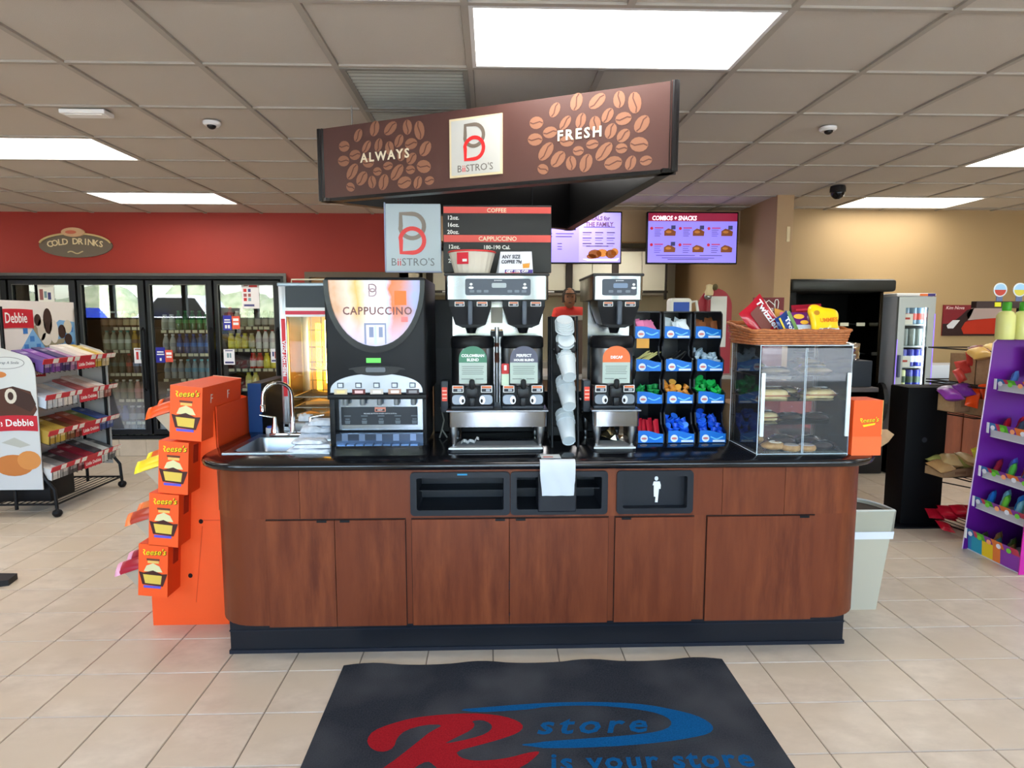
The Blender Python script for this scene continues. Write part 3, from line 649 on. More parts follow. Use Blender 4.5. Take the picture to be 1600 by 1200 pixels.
part('drain', G().lathe([(.0, .001), (.03, .001), (.034, .004), (.0, .004)], 16, ((a+b)/2, (c+d)/2, zb)), CHROME, t)
# faucet
FXc, FYc = -1.06, 3.40
t = thing('faucet', 'chrome gooseneck faucet with two handles behind the sink', 'faucet', (FXc, FYc, CT+.006)); zf = CT+.006
part('base_plate', G().rbox(FXc-.12, FXc+.12, FYc-.028, FYc+.028, zf, zf+.02, .008), CHROME, t, 40)
part('spout', G().tube([(FXc, FYc, zf+.015), (FXc, FYc, zf+.16)]+[(FXc-.062+.062*math.cos(a), FYc-.04*(1-math.cos(a)), zf+.22+.07*math.sin(a)) for a in [PI*k/10 for k in range(11)]]+[(FXc-.126, FYc-.082, zf+.17)], .0095, 10), CHROME, t, 50)
part('spout_tip', G().lathe([(.013, -.02), (.013, .012), (.010, .015)], 12, (FXc-.126, FYc-.083, zf+.165)), CHROME, t, 50)
part('spout_collar', G().lathe([(.02, 0), (.02, .01), (.013, .05), (.011, .09)], 12, (FXc, FYc, zf+.018)), CHROME, t, 50)
for sx in (-1, 1):
    part('handle', G().lathe([(.022, 0), (.02, .02), (.012, .05), (.009, .085), (.0, .088)], 12, (FXc+sx*.095, FYc, zf+.018)), CHROME, t, 50)
    part('lever', G().tube([(FXc+sx*.095, FYc, zf+.1), (FXc+sx*.17, FYc-.01, zf+.115)], [.007, .005], 8), CHROME, t, 50)
# towels
def heap(name, label, cx, cy, z, w, d, h, seed, mat=CLOTH, cat='towel', layers=3):
    rn = random.Random(seed); g = G()
    for L in range(layers):
        n = 14; zz = z+L*h/layers; ww, dd = w*(1-.12*L), d*(1-.1*L); ox, oy = rn.uniform(-.02, .02), rn.uniform(-.01, .01); vs = []; fs = []; ph = rn.uniform(0, 6)
        for j in range(n+1):
            for i in range(n+1):
                a, b = i/n*2-1, j/n*2-1; rr = max(abs(a), abs(b)); rnd = (1-max(0, abs(a)*abs(b)-.55)*.35)
                edge = (1-rr**6)
                zt = zz+h/layers*(edge**.4)*(.85+.2*math.sin(a*5+ph)*math.cos(b*4+ph*1.3)+.1*math.sin(b*9+a*3+ph))
                vs.append((cx+ox+a*ww/2*rnd*(1+.05*math.sin(b*5+ph)), cy+oy+b*dd/2*rnd*(1+.06*math.cos(a*6+ph)), zt))
        for j in range(n):
            for i in range(n): k = j*(n+1)+i; fs.append((k, k+1, k+n+2, k+n+1))
        g.add(vs, fs); g.add([(v[0], v[1], zz if L == 0 else zz-.003) for v in vs], [f[::-1] for f in fs])
    return solo(name, label, cat, g, mat, 70)
heap('towel', 'folded white towel lying over the front right corner of the sink', -.85, 3.03, CT+.007, .22, .12, .055, 3)
heap('towel', 'crumpled white towel behind the sink, leaning toward the cappuccino machine', -.90, 3.36, CT+.008, .2, .12, .1, 4)
heap('towel', 'white cloth lump between the faucet and the pizza warmer', -1.0, 3.5, CT+.001, .1, .07, .11, 5)
# small white cap with blue print left of faucet
t = thing('small_jar', 'small white and blue jar beside the faucet', 'jar', (-1.215, 3.50, CT)); part('jar_body', G().lathe([(.022, 0), (.024, .01), (.024, .035), (.0, .035)], 12, (-1.215, 3.5, CT)), WHITE, t, 40)
part('lid', G().lathe([(.018, .035), (.018, .045), (.0, .046)], 12, (-1.215, 3.5, CT)), m((60, 90, 190), .4), t, 40)
# blue / charcoal box behind the sink
t = thing('carton_box', 'upright box with blue end and charcoal side behind the sink', 'box', (-1.31, 3.79, CT))
part('box_body', G().box(-1.348, -1.277, 3.562, 4.02, CT, CT+.272), m((24, 27, 34), .5), t)
part('blue_end', G().box(-1.350, -1.276, 3.555, 3.561, CT, CT+.273), m((14, 62, 120), .45), t)
# pizza warmer ---------------------------------------------------------------------
px0, px1, py0, py1, pz = -1.165, -.70, 3.56, 4.02, CT
t = thing('pizza_warmer', 'silver glass-sided pizza warmer with glowing lamps and red lettering', 'food warmer', ((px0+px1)/2, (py0+py1)/2, pz))
SIL = m((196, 200, 206), .3, .8)
for a, b in ((px0, py0), (px1-.04, py0), (px0, py1-.04), (px1-.04, py1-.04)): part('corner_post', G().rbox(a, a+.04, b, b+.04, pz+.02, pz+.82, .008), SIL, t, 40)
part('base', G().rbox(px0, px1, py0, py1, pz, pz+.05, .006), SIL, t)
part('roof', G().rbox(px0-.004, px1+.004, py0-.004, py1+.004, pz+.805, pz+.825, .006), m((150, 165, 178), .35, .4), t)
part('roof_rail', G().tube([(px0+.06, py0+.05, pz+.825), (px0+.06, py0+.05, pz+.845), (px1-.06, py0+.05, pz+.845), (px1-.06, py0+.05, pz+.825)], .004), CREAM, t, 40)
part('header', G().box(px0+.04, px1-.04, py0+.004, py0+.012, pz+.69, pz+.805), m((52, 60, 66), .5), t)
part('header_stripe', G().box(px0+.036, px1-.036, py0-.002, py0+.004, pz+.672, pz+.69).box(px0+.036, px1-.036, py0-.002, py0+.004, pz+.64, pz+.652), WHITE, t)
part('red_stripe', G().box(px0+.036, px1-.036, py0-.002, py0+.004, pz+.652, pz+.672), m((196, 28, 60), .4), t)
part('red_band', G().box(px0+.012, px0+.034, py0-.003, py0+.0, pz+.2, pz+.63), m((206, 30, 44), .4), t)
text('FRESH HOT PIZZA', .024, (px0+.031, py0-.0035, pz+.41), Z, -X, WHITE, t, bold=.0008)
part('glass_front', G().box(px0+.04, px1-.04, py0+.01, py0+.014, pz+.05, pz+.64), pane('warmer_glass', (.98, .96, .92), 1.4), t)
part('glass_side', G().box(px0+.012, px0+.016, py0+.04, py1-.04, pz+.05, pz+.8), bpy.data.materials['warmer_glass'], t)
part('back_panel', G().box(px0+.04, px1-.04, py1-.02, py1-.012, pz+.05, pz+.8), m((190, 160, 116), .35, .5), t)
part('right_panel', G().box(px1-.02, px1-.012, py0+.04, py1-.04, pz+.05, pz+.8), m((196, 170, 130), .35, .5), t)
part('inner_roof', G().box(px0+.02, px1-.02, py0+.02, py1-.02, pz+.69, pz+.80), m((150, 140, 120), .4, .5), t)
LA = m((255, 190, 40), .5, emit=9); LB = m((255, 226, 150), .5, emit=14)
part('heat_lamp', G().tube([(-1.045, 3.9, pz+.20), (-1.045, 3.9, pz+.6)], .016, 10), LA, t, 40)
part('heat_lamp', G().tube([(-.985, 3.9, pz+.24), (-.985, 3.9, pz+.62)], .019, 10), LB, t, 40)
part('heat_lamp', G().tube([(-.935, 3.93, pz+.26), (-.935, 3.93, pz+.58)], .008, 8), LA, t, 40)
gr = G()
for z in (.26, .37, .46, .56): gr.tube([(-1.09, 3.86, pz+z), (-.89, 3.86, pz+z)], .0025, 5)
for x in (-1.075, -1.015, -.955, -.9): gr.tube([(x, 3.86, pz+.17), (x, 3.86, pz+.64)], .0025, 5)
part('lamp_guard', gr, STEEL_R, t)
for z in (.06, .13, .19, .46):
    rk = G()
    if z == .46: rk.lathe([(.0, 0), (.15, 0), (.155, .006), (.0, .008)], 24, (-.90, 3.74, pz+z-.12))
    else:
        for k in range(9): rk.tube([(px0+.05, py0+.05+k*.042, pz+z), (px1-.05, py0+.05+k*.042, pz+z)], .0025, 5)
        rk.tube([(px0+.05, py0+.05, pz+z), (px0+.05, py1-.06, pz+z), (px1-.05, py1-.06, pz+z), (px1-.05, py0+.05, pz+z)], .004, 6, True)
    part('pizza_rack', rk, STEEL_R, t, 40)
for k, (x, y, z) in enumerate(((-1.0, 3.7, .138), (-.93, 3.75, .062), (-1.06, 3.72, .062))):
    pg = G().prism([(x-.06, y-.05), (x+.09, y-.02), (x-.02, y+.09)], 'z', pz+z+.003, pz+z+.02)
    solo('pizza_slice', ['wrapped pizza slice on the upper rack of the warmer', 'pizza slice on the lowest rack of the warmer, right', 'pizza slice on the lowest rack of the warmer, left'][k], 'pizza', pg, m((206, 160, 96), .6))
# ================================================================== CAPPUCCINO MACHINE
x0, x1, yf, yb = -.765, -.303, 2.97, 3.50; cx = (x0+x1)/2
t = thing('cappuccino_machine', 'tall black cappuccino dispenser with lit picture window and five nozzles', 'drink machine', (cx, 3.22, CT))
CAPB = m((20, 22, 26), .45, spec=.22, bump=.06, bscale=500)
part('housing', G().rbox(x0, x1, yf, yb, 1.205, 1.752, .012, 3), CAPB, t, 40)
part('lower_housing', G().box(x0+.02, x1-.02, 3.075, yb, CT+.05, 1.206), BLACK, t)
part('cheek', G().rbox(x0+.006, x0+.032, 2.985, 3.3, CT+.04, 1.21, .006), BLACK, t, 40)
part('cheek', G().rbox(x1-.022, x1-.002, 2.985, 3.3, CT+.04, 1.21, .006), BLACK, t, 40)
def print_mat(name, stops, xa, xb, low, za, zb, emit):
    k = bpy.data.materials.new(name); k.use_nodes = True; n = k.node_tree.nodes; l = k.node_tree.links; b = n['Principled BSDF']; b.inputs['Roughness'].default_value = .25
    tc = n.new('ShaderNodeTexCoord'); sp = n.new('ShaderNodeSeparateXYZ'); no = n.new('ShaderNodeTexNoise'); no.inputs['Scale'].default_value = 14; no.inputs['Detail'].default_value = 3
    l.new(tc.outputs['Object'], sp.inputs[0]); l.new(tc.outputs['Object'], no.inputs['Vector'])
    mr = n.new('ShaderNodeMapRange'); mr.inputs['From Min'].default_value = xa; mr.inputs['From Max'].default_value = xb; l.new(sp.outputs[0], mr.inputs[0])
    ad = n.new('ShaderNodeMath'); ad.operation = 'MULTIPLY_ADD'; ad.inputs[1].default_value = .16; l.new(no.outputs[0], ad.inputs[0])
    a2 = n.new('ShaderNodeMath'); a2.operation = 'SUBTRACT'; a2.inputs[1].default_value = .08; l.new(mr.outputs[0], ad.inputs[2]); l.new(ad.outputs[0], a2.inputs[0])
    cr = n.new('ShaderNodeValToRGB'); e = cr.color_ramp.elements
    while len(e) < len(stops): e.new(.5)
    for q, (p, c) in enumerate(stops): e[q].position = p; e[q].color = rgb(c)
    l.new(a2.outputs[0], cr.inputs[0]); mz = n.new('ShaderNodeMapRange'); mz.inputs['From Min'].default_value = zb; mz.inputs['From Max'].default_value = za; l.new(sp.outputs[2], mz.inputs[0])
    mx = n.new('ShaderNodeMix'); mx.data_type = 'RGBA'; l.new(mz.outputs[0], mx.inputs[0]); l.new(cr.outputs[0], mx.inputs[6]); mx.inputs[7].default_value = rgb(low)
    l.new(mx.outputs[2], b.inputs['Base Color']); l.new(mx.outputs[2], b.inputs['Emission Color']); b.inputs['Emission Strength'].default_value = emit
    return k
# U window: width .42 at top (z 1.74), bottom 1.437
wt, wb, hw = 1.738, 1.437, .209
def ucurve(s, k=24): return [(cx+hw*s*math.cos(PI+PI*i/k), wt-(wt-wb)*s*abs(math.sin(PI*i/k))**.9) for i in range(k+1)]
uc = ucurve(1.0); PIC = print_mat('cup_print', [(0, (196, 148, 112)), (.16, (226, 196, 180)), (.27, (222, 170, 92)), (.36, (232, 206, 170)), (.44, (236, 230, 236)), (.58, (240, 238, 244)), (.66, (190, 202, 232)), (.72, (222, 112, 62)), (.82, (206, 124, 92)), (1, (150, 160, 206))], x0+.05, x1-.05, (196, 188, 222), 1.44, 1.6, .22)
part('picture_window', G().prism(uc, 'y', yf-.004, yf-.0005), PIC, t)
g = G(); o = (0, yf-.004, 0)
def clipU(pts):
    out = []
    for x, z in pts:
        k = max(-1, min(1, (x-cx)/hw)); lo = wt-(wt-wb)*(math.sqrt(max(0, 1-k*k)))**.9
        out.append((min(max(x, cx-hw+.003), cx+hw-.003), min(max(z, lo+.003), wt-.002)))
    return out
def strip(xa, xb, za, zb, mi):
    n = 8
    for i in range(n):
        a, b = xa+(xb-xa)*i/n, xa+(xb-xa)*(i+1)/n; q = clipU([(a, za), (b, za), (b, zb), (a, zb)])
        if q[3][1]-q[0][1] > .004 and q[2][1]-q[1][1] > .004: g.flat(q, o, X, Z, .0006+.0002*mi, mi)
strip(cx+.09, cx+.145, 1.625, 1.69, 2); strip(cx-.05, cx-.042, 1.44, 1.535, 5); strip(cx-.028, cx-.008, 1.478, 1.525, 5); strip(cx+.016, cx+.034, 1.478, 1.525, 5); strip(cx+.044, cx+.05, 1.44, 1.535, 5); strip(cx-.05, cx+.05, 1.535, 1.543, 5); strip(cx-.004, cx+.006, 1.445, 1.53, 4); strip(cx+.12, cx+.15, 1.548, 1.572, 6)
E_ = lambda c: m(c, .4, emit=.35)
part('window_picture', g, [E_((216, 170, 120)), E_((226, 160, 60)), E_((236, 104, 40)), E_((190, 120, 100)), E_((176, 206, 236)), E_((120, 130, 160)), E_((206, 110, 110))], t)
tc_ = m((150, 120, 126), .5)
text('CAPPUCCINO', .05, (cx+.012, yf-.0065, 1.582), X, Z, m((126, 84, 84), .5), t, space=1.12, sx=.92, bold=.0008)
def logoB(o, u, v, s, m1, m2, par, local=False, th=.001):
    g = G()
    up = [(0, .98)]+[(.28+.3*math.cos(a), .68+.3*math.sin(a)) for a in [PI/2-1.5*PI*k/20 for k in range(21)]]
    lo = [(0, .02)]+[(.28+.3*math.cos(a), .32+.3*math.sin(a)) for a in [-PI/2+1.5*PI*k/20 for k in range(21)]]
    up[-1] = (0, .68); lo[-1] = (0, .32); ur = [(p[0]*s, p[1]*s) for p in up]; lr = [(p[0]*s, p[1]*s) for p in lo]
    g.ribbon(ur, .105*s, o, u, v, th, 0, True); g.ribbon(lr, .105*s, o, u, v, th*1.5, 1, True)
    part('logo', g, [m1, m2], par)
logoB((cx-.024, yf-.006, 1.665), X, Z, .055, tc_, m((176, 150, 160), .5), t)
part('window_bezel', G().flat(ucurve(1.10)+ucurve(1.0)[::-1], (0, yf-.0, 0), X, Z, .012), m((13, 14, 20), .25, spec=.3), t)
part('green_display', G().box(cx-.045, cx+.022, yf-.003, yf, 1.36, 1.382), m((90, 190, 80), .4, emit=.5), t)
# control fascia: silver arch with black brow
g = G(); arch = [(cx+.213*math.cos(a), 1.222+.088*max(0, math.sin(a))**.75) for a in [PI*k/24 for k in range(25)]]
part('control_panel', G().prism(arch, 'y', yf-.006, yf-.0005), m((160, 166, 174), .28, .85), t)
part('brow', G().prism(ell(cx+.002, 1.328, .105, .028, 24, 0, PI, 2*PI)+ell(cx+.002, 1.328, .13, .018, 14, 0, 0, PI), 'y', yf-.009, yf-.001), m((16, 17, 20), .3), t)
part('badge', G().flat(rrect(-.045, .045, -.011, .011, .006), (cx-.002, yf-.009, 1.328), X, Z, .001), m((90, 94, 100), .3, .6), t)
for k in range(5):
    bx = cx-.165+k*.083
    b_ = part('button', G().box(bx-.014, bx+.014, yf-.011, yf-.006, 1.244, 1.268), m((50, 60, 74), .4), t)
    part('button_face', G().box(bx-.010, bx+.010, yf-.0125, yf-.011, 1.248, 1.264), m((206, 212, 220), .4), b_)
    part('flavour_sticker', G().box(bx-.03, bx+.03, yf-.008, yf-.006, 1.214, 1.238).box(bx-.018, bx+.02, yf-.009, yf-.008, 1.219, 1.232, 1), [m([(206, 190, 160), (96, 40, 40), (200, 190, 180), (170, 130, 110), (60, 50, 56)][k], .5), m([(236, 210, 150), (230, 190, 190), (226, 220, 210), (240, 236, 230), (140, 140, 144)][k], .5)], t)
part('shelf_lip', G().rbox(x0+.004, x1-.0, yf-.01, 3.1, 1.190, 1.212, .004), BLACK, t, 40)
part('splash_panel', G().box(x0+.034, x1-.024, 3.055, 3.075, 1.03, 1.19), m((156, 166, 176), .22, .9), t)
part('panel_print', G().box(cx-.186, cx+.178, 3.052, 3.055, 1.055, 1.142), m((36, 42, 50), .4), t)
part('hot_sticker', G().box(cx-.026, cx+.026, 3.05, 3.052, 1.119, 1.141).box(cx-.022, cx+.022, 3.049, 3.05, 1.123, 1.131, 1), [m((206, 130, 110), .5), m((40, 36, 36), .5)], t)
text('HOT', .011, (cx, 3.0485, 1.1235), X, Z, WHITE, t)
text('RELEASE BUTTON WHEN CUP IS 3/4 FULL', .0085, (cx, 3.0515, 1.107), X, Z, m((200, 205, 210), .5), t)
cg = G()
for k in range(5):
    bx = cx-.157+k*.08; cg.flat([(-.011, 0), (.011, 0), (.013, .016), (-.013, .016)], (bx, 3.052, 1.06), X, Z, .0008); cg.flat(rect(-.01, .01, .02, .026), (bx, 3.052, 1.06), X, Z, .0008); cg.flat(rect(-.016, .016, .036, .041), (bx, 3.052, 1.06), X, Z, .0008)
    part('nozzle', G().lathe([(.010, 0), (.013, .005), (.013, .04), (.0, .04)], 10, (bx, 3.02, 1.155)), m((150, 156, 160), .3, .5), t, 40)
    part('spill_rib', G().box(bx-.014, bx+.014, 2.985, 3.0, .99, 1.022), m((110, 130, 160), .25, .6), t)
part('panel_icons', cg, m((92, 100, 108), .5), t)
part('drip_tray', G().prism(rrect(x0+.01, x1+.002, 2.925, 3.1, .04), 'z', CT, CT+.045), m((20, 22, 26), .18), t, 40)
part('drip_ledge', G().box(x0+.02, x1-.012, 2.99, 3.07, CT+.045, CT+.09), m((70, 82, 100), .22, .7), t)
for k in range(9): part('drip_bar', G().box(x0+.05+k*.042, x0+.05+k*.042+.034, 2.94, 2.985, CT+.045, CT+.049), m((110, 140, 180), .2, .8), t)
# ================================================================== BREWERS
def sticker(par, x, y, z, w, h, tilt=0):
    part('warning_sticker', G().flat(rrect(-w/2, w/2, -h/2, h/2, .003), (x, y, z), X, Z, .001, 0).flat(rect(-w*.42, w*.42, h*.12, h*.4), (x, y-.001, z), X, Z, .0008, 1).flat(rect(-w*.42, w*.42, -h*.38, h*.05), (x, y-.001, z), X, Z, .0008, 2).flat(rect(-w*.05, w*.3, -h*.3, -h*.02), (x, y-.0018, z), X, Z, .0006, 3), [m((214, 214, 212), .4), m((214, 110, 60), .5), m((40, 42, 50), .5), m((170, 176, 184), .5)], par)
def server(cx, cy, z, col, words, label):
    t = thing('coffee_server', label, 'coffee urn', (cx, cy, z)); r = .106
    part('tank', G().lathe([(r*.93, .11), (r*.97, .12), (r*.97, .29), (r*.9, .295)], 28, (cx, cy, z)), STEEL_R, t, 50)
    part('lid', G().lathe([(r*.98, .292), (r, .297), (r, .335), (r*.9, .348), (.0, .35)], 28, (cx, cy, z)), BLACK, t, 40)
    part('lid_knob', G().rbox(cx-.032, cx+.032, cy-r-.008, cy-.06, z+.255, z+.30, .012), m((28, 30, 34), .4), t, 40)
    part('base', G().rbox(cx-r, cx+r, cy-r+.01, cy+r-.01, z, z+.115, .018), BLACK, t, 40)
    part('base_foot', G().rbox(cx-r+.005, cx+r-.005, cy-r-.004, cy+r-.01, z, z+.018, .006), m((30, 34, 42), .3), t, 40)
    part('faucet_body', G().rbox(cx-.028, cx+.028, cy-r-.045, cy-r+.02, z+.06, z+.11, .008).rbox(cx-.012, cx+.012, cy-r-.04, cy-r-.015, z+.02, z+.06, .004), m((18, 20, 24), .35), t, 40)
    part('tap_lever', G().rbox(cx-.013, cx+.013, cy-r-.055, cy-r-.03, z+.1, z+.15, .011), BLACK, t, 40)
    for sx in (-1, 1):
        part('side_vent', G().prism(rrect(cx+sx*.066-.03, cx+sx*.066+.03, z+.024, z+.07, .016), 'y', cy-r-.002, cy-r+.012), m((112, 120, 130), .3, .6), t, 30)
        part('side_socket', G().prism(ell(cx+sx*.048, z+.045, .014, .02, 14), 'y', cy-r-.006, cy-r-.002), m((206, 208, 214), .3, .4), t); part('socket_hole', G().prism(ell(cx+sx*.045, z+.042, .006, .010, 12), 'y', cy-r-.008, cy-r-.006), BLACK, t)
        sticker(t, cx+sx*.068, cy-r-.001, z+.098, .054, .034)
    # arched label card on a plate
    g = G(); w = .066; pts = [(-w, .125), (w, .125), (w, .245)]+[(w*math.cos(a), .245+.058*math.sin(a)) for a in [PI*k/14 for k in range(1, 14)]]+[(-w, .245)]
    o = (cx+.004, cy-r-.006, z)
    part('label_card', g.flat(pts, o, X, Z, .0015), m((176, 190, 182), .5), t)
    pts = [(-w, .225), (w, .225), (w, .245)]+[(w*math.cos(a), .245+.058*math.sin(a)) for a in [PI*k/14 for k in range(1, 14)]]+[(-w, .245)]
    part('label_arch', G().flat(pts, (cx+.004, cy-r-.0076, z), X, Z, .001), m(col, .5), t)
    for k, wd2 in enumerate(words):
        text(wd2, .0185 if len(wd2) < 10 else .0145, (cx+.004, cy-r-.0088, z+(.252 if len(words) == 2 else .243)-k*.02), X, Z, WHITE, t, bold=.0007)
    tg_ = G()
    for k in range(5): tg_.flat(rect(-.052+.002*(k % 2), .052-.003*(k % 3), 0, .003), (cx+.004, cy-r-.0076, z+.205-k*.009), X, Z, .0004)
    tg_.flat(rect(-.055, -.01, 0, .004), (cx+.004, cy-r-.0076, z+.145), X, Z, .0004).flat(rect(.012, .05, 0, .004), (cx+.004, cy-r-.0076, z+.145), X, Z, .0004)
    part('label_print', tg_, m((120, 130, 126), .6), t)
    return t
def brewer(x0, x1, cs, label, wide):
    cx = (x0+x1)/2; yf, yb = 3.0, 3.46
    t = thing('coffee_brewer', label, 'coffee maker', (cx, 3.2, CT))
    part('hood', G().rbox(x0, x1, yf, yb, 1.652, 1.765, .02, 3, only='z'), STEEL, t, 40)
    part('hood_lid', G().rbox(x0-.004, x1+.004, yf-.004, yb+.004, 1.760, 1.774, .006), m((44, 44, 46), .4), t)
    kw = .152 if wide else .082; part('keypad', G().prism(rrect(cx-kw+.005, cx+kw+.005, 1.671, 1.748, .01), 'y', yf-.003, yf), m((62, 70, 84), .35), t)
    kg = G().flat(rrect(-.034, .034, -.011, .011, .006), (cx+.01, yf-.003, 1.717), X, Z, .0008, 0)
    for sx in ((-1, 1) if wide else (1,)):
        for q in range(3): kg.flat(rrect(-.011, .011, -.006, .006, .003), (cx+.005+(sx*(.055+.033*q) if wide else -.04+.04*q), yf-.003, 1.69), X, Z, .0008, 1)
        kg.flat(ell(0, 0, .007, .006, 8), (cx+.005+sx*kw*.82, yf-.003, 1.722), X, Z, .0008, 2).flat(ell(0, 0, .012, .006, 8), (cx+.005+sx*kw*.82, yf-.003, 1.706), X, Z, .0008, 2)
    part('keypad_print', kg, [m((160, 170, 176) if wide else (110, 130, 160), .3), m((104, 114, 128), .4), m((220, 226, 230), .5)], t)
    part('maker_mark', G().box(cx-.012, cx-.008, yf-.004, yf-.003, 1.737, 1.742).box(cx-.006, cx+.024, yf-.004, yf-.003, 1.7385, 1.741), m((200, 206, 212), .5), t)
    part('column', G().box(x0+.018, x1-.006, 3.27, yb, CT+.2, 1.652), STEEL, t)
    part('hood_underside', G().box(x0+.01, x1-.01, yf+.01, 3.27, 1.648, 1.652), BLACK, t)
    for c in cs:
        f = G(); a = [(c-.098, yf+.015), (c+.098, yf+.015), (c+.098, yf+.24), (c-.098, yf+.24)]; b = [(c-.072, yf+.03), (c+.072, yf+.03), (c+.072, yf+.21), (c-.072, yf+.21)]
        for (A_, za, B_, zb) in ((a, 1.648, a, 1.62), (a, 1.62, b, 1.535), (b, 1.535, [(c+(p[0]-c)*.55, p[1]) for p in b], 1.522)):
            for i in range(4):
                j = (i+1) % 4; f.add([(A_[i][0], A_[i][1], za), (A_[j][0], A_[j][1], za), (B_[j][0], B_[j][1], zb), (B_[i][0], B_[i][1], zb)], [(0, 1, 2, 3)])
        f.box(c-.04, c+.04, yf+.03, yf+.21, 1.52, 1.524); f.lathe([(.02, -.03), (.03, 0)], 10, (c, yf+.12, 1.522))
        fb = part('brew_basket', f, m((13, 14, 17), .4, spec=.2), t)
        part('basket_handle', G().rbox(c-.011, c+.011, yf-.022, yf+.01, 1.535, 1.645, .006), m((74, 82, 94), .35), fb, 40)
        sticker(t, c-.05, yf+.012, 1.631, .046, .022); sticker(t, c+.055, yf+.012, 1.631, .05, .022)
    part('stand_tray', G().rbox(x0+.008, x1-.004, yf, 3.44, 1.05, 1.127, .02, 3, only='z'), STEEL, t, 40)
    part('stand_rim', G().rbox(x0, x1+.002, yf-.008, 3.445, 1.122, 1.131, .004), STEEL_R, t, 40)
    for lx in (x0+.032, x1-.034):
        for ly in (yf+.035, 3.4):
            part('leg', G().lathe([(.009, 0), (.011, .004), (.011, .03), (.013, .032), (.022, .11), (.022, .12)], 12, (lx, ly, CT)), STEEL_R, t, 40)
    dx0, dx1 = x0+.006, x1-.02
    part('drip_tray', G().prism(rrect(dx0, dx1, 2.972, 3.25, .03), 'z', CT, CT+.014), m((30, 32, 38), .3), t, 40)
    g = G(); a = [(dx0+.005, 2.98), (dx1-.005, 2.98), (dx1-.04, 3.15), (dx0+.05, 3.15)]
    g.prism(a, 'z', CT+.014, CT+.022); part('drip_plate', g, m((206, 208, 210), .42, .55), t)
    part('switch_box', G().rbox(x0-.03, x0+.006, yf+.07, yf+.15, 1.11, 1.265, .006), m((40, 44, 50), .4), t, 40)
    g = G().flat(rrect(-.013, .013, -.034, .034, .003), (x0-.012, yf+.069, 1.2), X, Z, .0015, 0)
    for k in range(3): g.flat(rect(-.011, .011, -.002, .003), (x0-.012, yf+.0675, 1.18+.018*k), X, Z, .0006, 1)
    part('red_caution_sticker', g, [m((226, 66, 44), .4), m((250, 200, 180), .5)], t)
    return t
tb = brewer(-.215, .268, (-.098, .154), 'twin stainless coffee brewer with two black brew baskets', True)
g = G().flat(rect(-.03, .03, -.03, .05), (.028, 3.269, 1.57), X, Z, .001, 0).flat(rect(-.033, .033, -.03, -.0), (.028, 3.269, 1.50), X, Z, .001, 1).flat(rect(-.03, .03, .001, .008), (.028, 3.269, 1.5), X, Z, .001, 2)
part('instruction_label', g, [m((214, 206, 186), .5), m((40, 40, 44), .5), m((200, 130, 60), .5)], tb)
part('sight_tube', G().tube([(.028, 3.255, 1.135), (.028, 3.255, 1.52)], .011, 10), m((206, 210, 214), .2, .6), tb, 40)
part('tube_band', G().lathe([(.0125, 0), (.0125, .05)], 12, (.028, 3.255, 1.34)).lathe([(.0125, 0), (.0125, .02)], 12, (.028, 3.255, 1.42)), m((110, 60, 44), .5), tb, 40)
server(-.092, 3.135, 1.131, (74, 130, 104), ['COLOMBIAN', 'BLEND'], 'steel coffee server with green COLOMBIAN BLEND card')
sv = server(.150, 3.135, 1.131, (92, 94, 112), ['PERFECT', 'HOUSE BLEND'], 'steel coffee server with grey PERFECT HOUSE BLEND card')
g = G().flat(rrect(-.018, .018, 0, .05, .006), (.066, 3.04, 1.30), X, Z, .001, 0).flat(rect(-.006, .006, .018, .042), (.066, 3.039, 1.30), X, Z, .001, 1).flat(rect(-.018, .018, -.055, 0), (.066, 3.04, 1.30), X, Z, .001, 2)
part('red_side_card', g, [m((190, 44, 44), .5), PAPER, m((196, 214, 190), .5)], sv)
sb = brewer(.476, .713, (.600,), 'single stainless coffee brewer with one black brew basket', False)
server(.592, 3.135, 1.131, (226, 112, 60), ['DECAF'], 'steel coffee server with orange DECAF card')
rn = random.Random(5); g = G(); vs_ = [(.60+.055*math.cos(a)*q+rn.uniform(-.012, .012), 3.16+.05*math.sin(a)*q, CT+.022+(1-q)*.06+rn.uniform(0, .025)) for q in (.25, .6, .85, 1.0) for a in [2*PI*k/12 for k in range(12)]]
fs_ = [(i*12+k, i*12+(k+1) % 12, (i+1)*12+(k+1) % 12, (i+1)*12+k) for i in range(3) for k in range(12)]+[tuple(range(12)), tuple(range(36, 48))]
g.add(vs_, fs_); solo('crumpled_foil', 'crumpled gold and silver foil under the single coffee brewer', 'foil', g, m((196, 180, 140), .2, 1))
g = G(); rn = random.Random(2); vs_ = []; fs_ = []
for i in range(9):
    for j in range(3): vs_.append((-.15+i*.011, 3.06+j*.012, CT+.026+.012*abs(math.sin(i*1.1))+.004*j+(.012 if i > 6 else 0)))
for i in range(8):
    for j in range(2): k = i*3+j; fs_.append((k, k+3, k+4, k+1))
g.add(vs_, fs_); g.add([(v[0], v[1], v[2]-.002) for v in vs_], [f[::-1] for f in fs_]); solo('paper_scrap', 'small curled white paper scrap under the twin coffee brewer', 'paper', g, WHITE)
t = thing('back_panel_box', 'tall black equipment box behind the cappuccino machine and twin brewer', 'box', (-.25, 3.58, CT)); part('box_body', G().rbox(-.32, -.175, 3.52, 3.66, CT, 1.665, .006), BLACK, t); part('box_vent', G().box(-.30, -.20, 3.517, 3.52, 1.2, 1.4), m((24, 24, 26), .5), t)
solo('dark_filler_panel', 'low black filler panel added to darken the rear of the worktop', 'panel', G().rbox(-.17, .70, 3.52, 3.54, CT, 1.16, .004), BLACK)  # added panel that darkens the view under the brewer trays
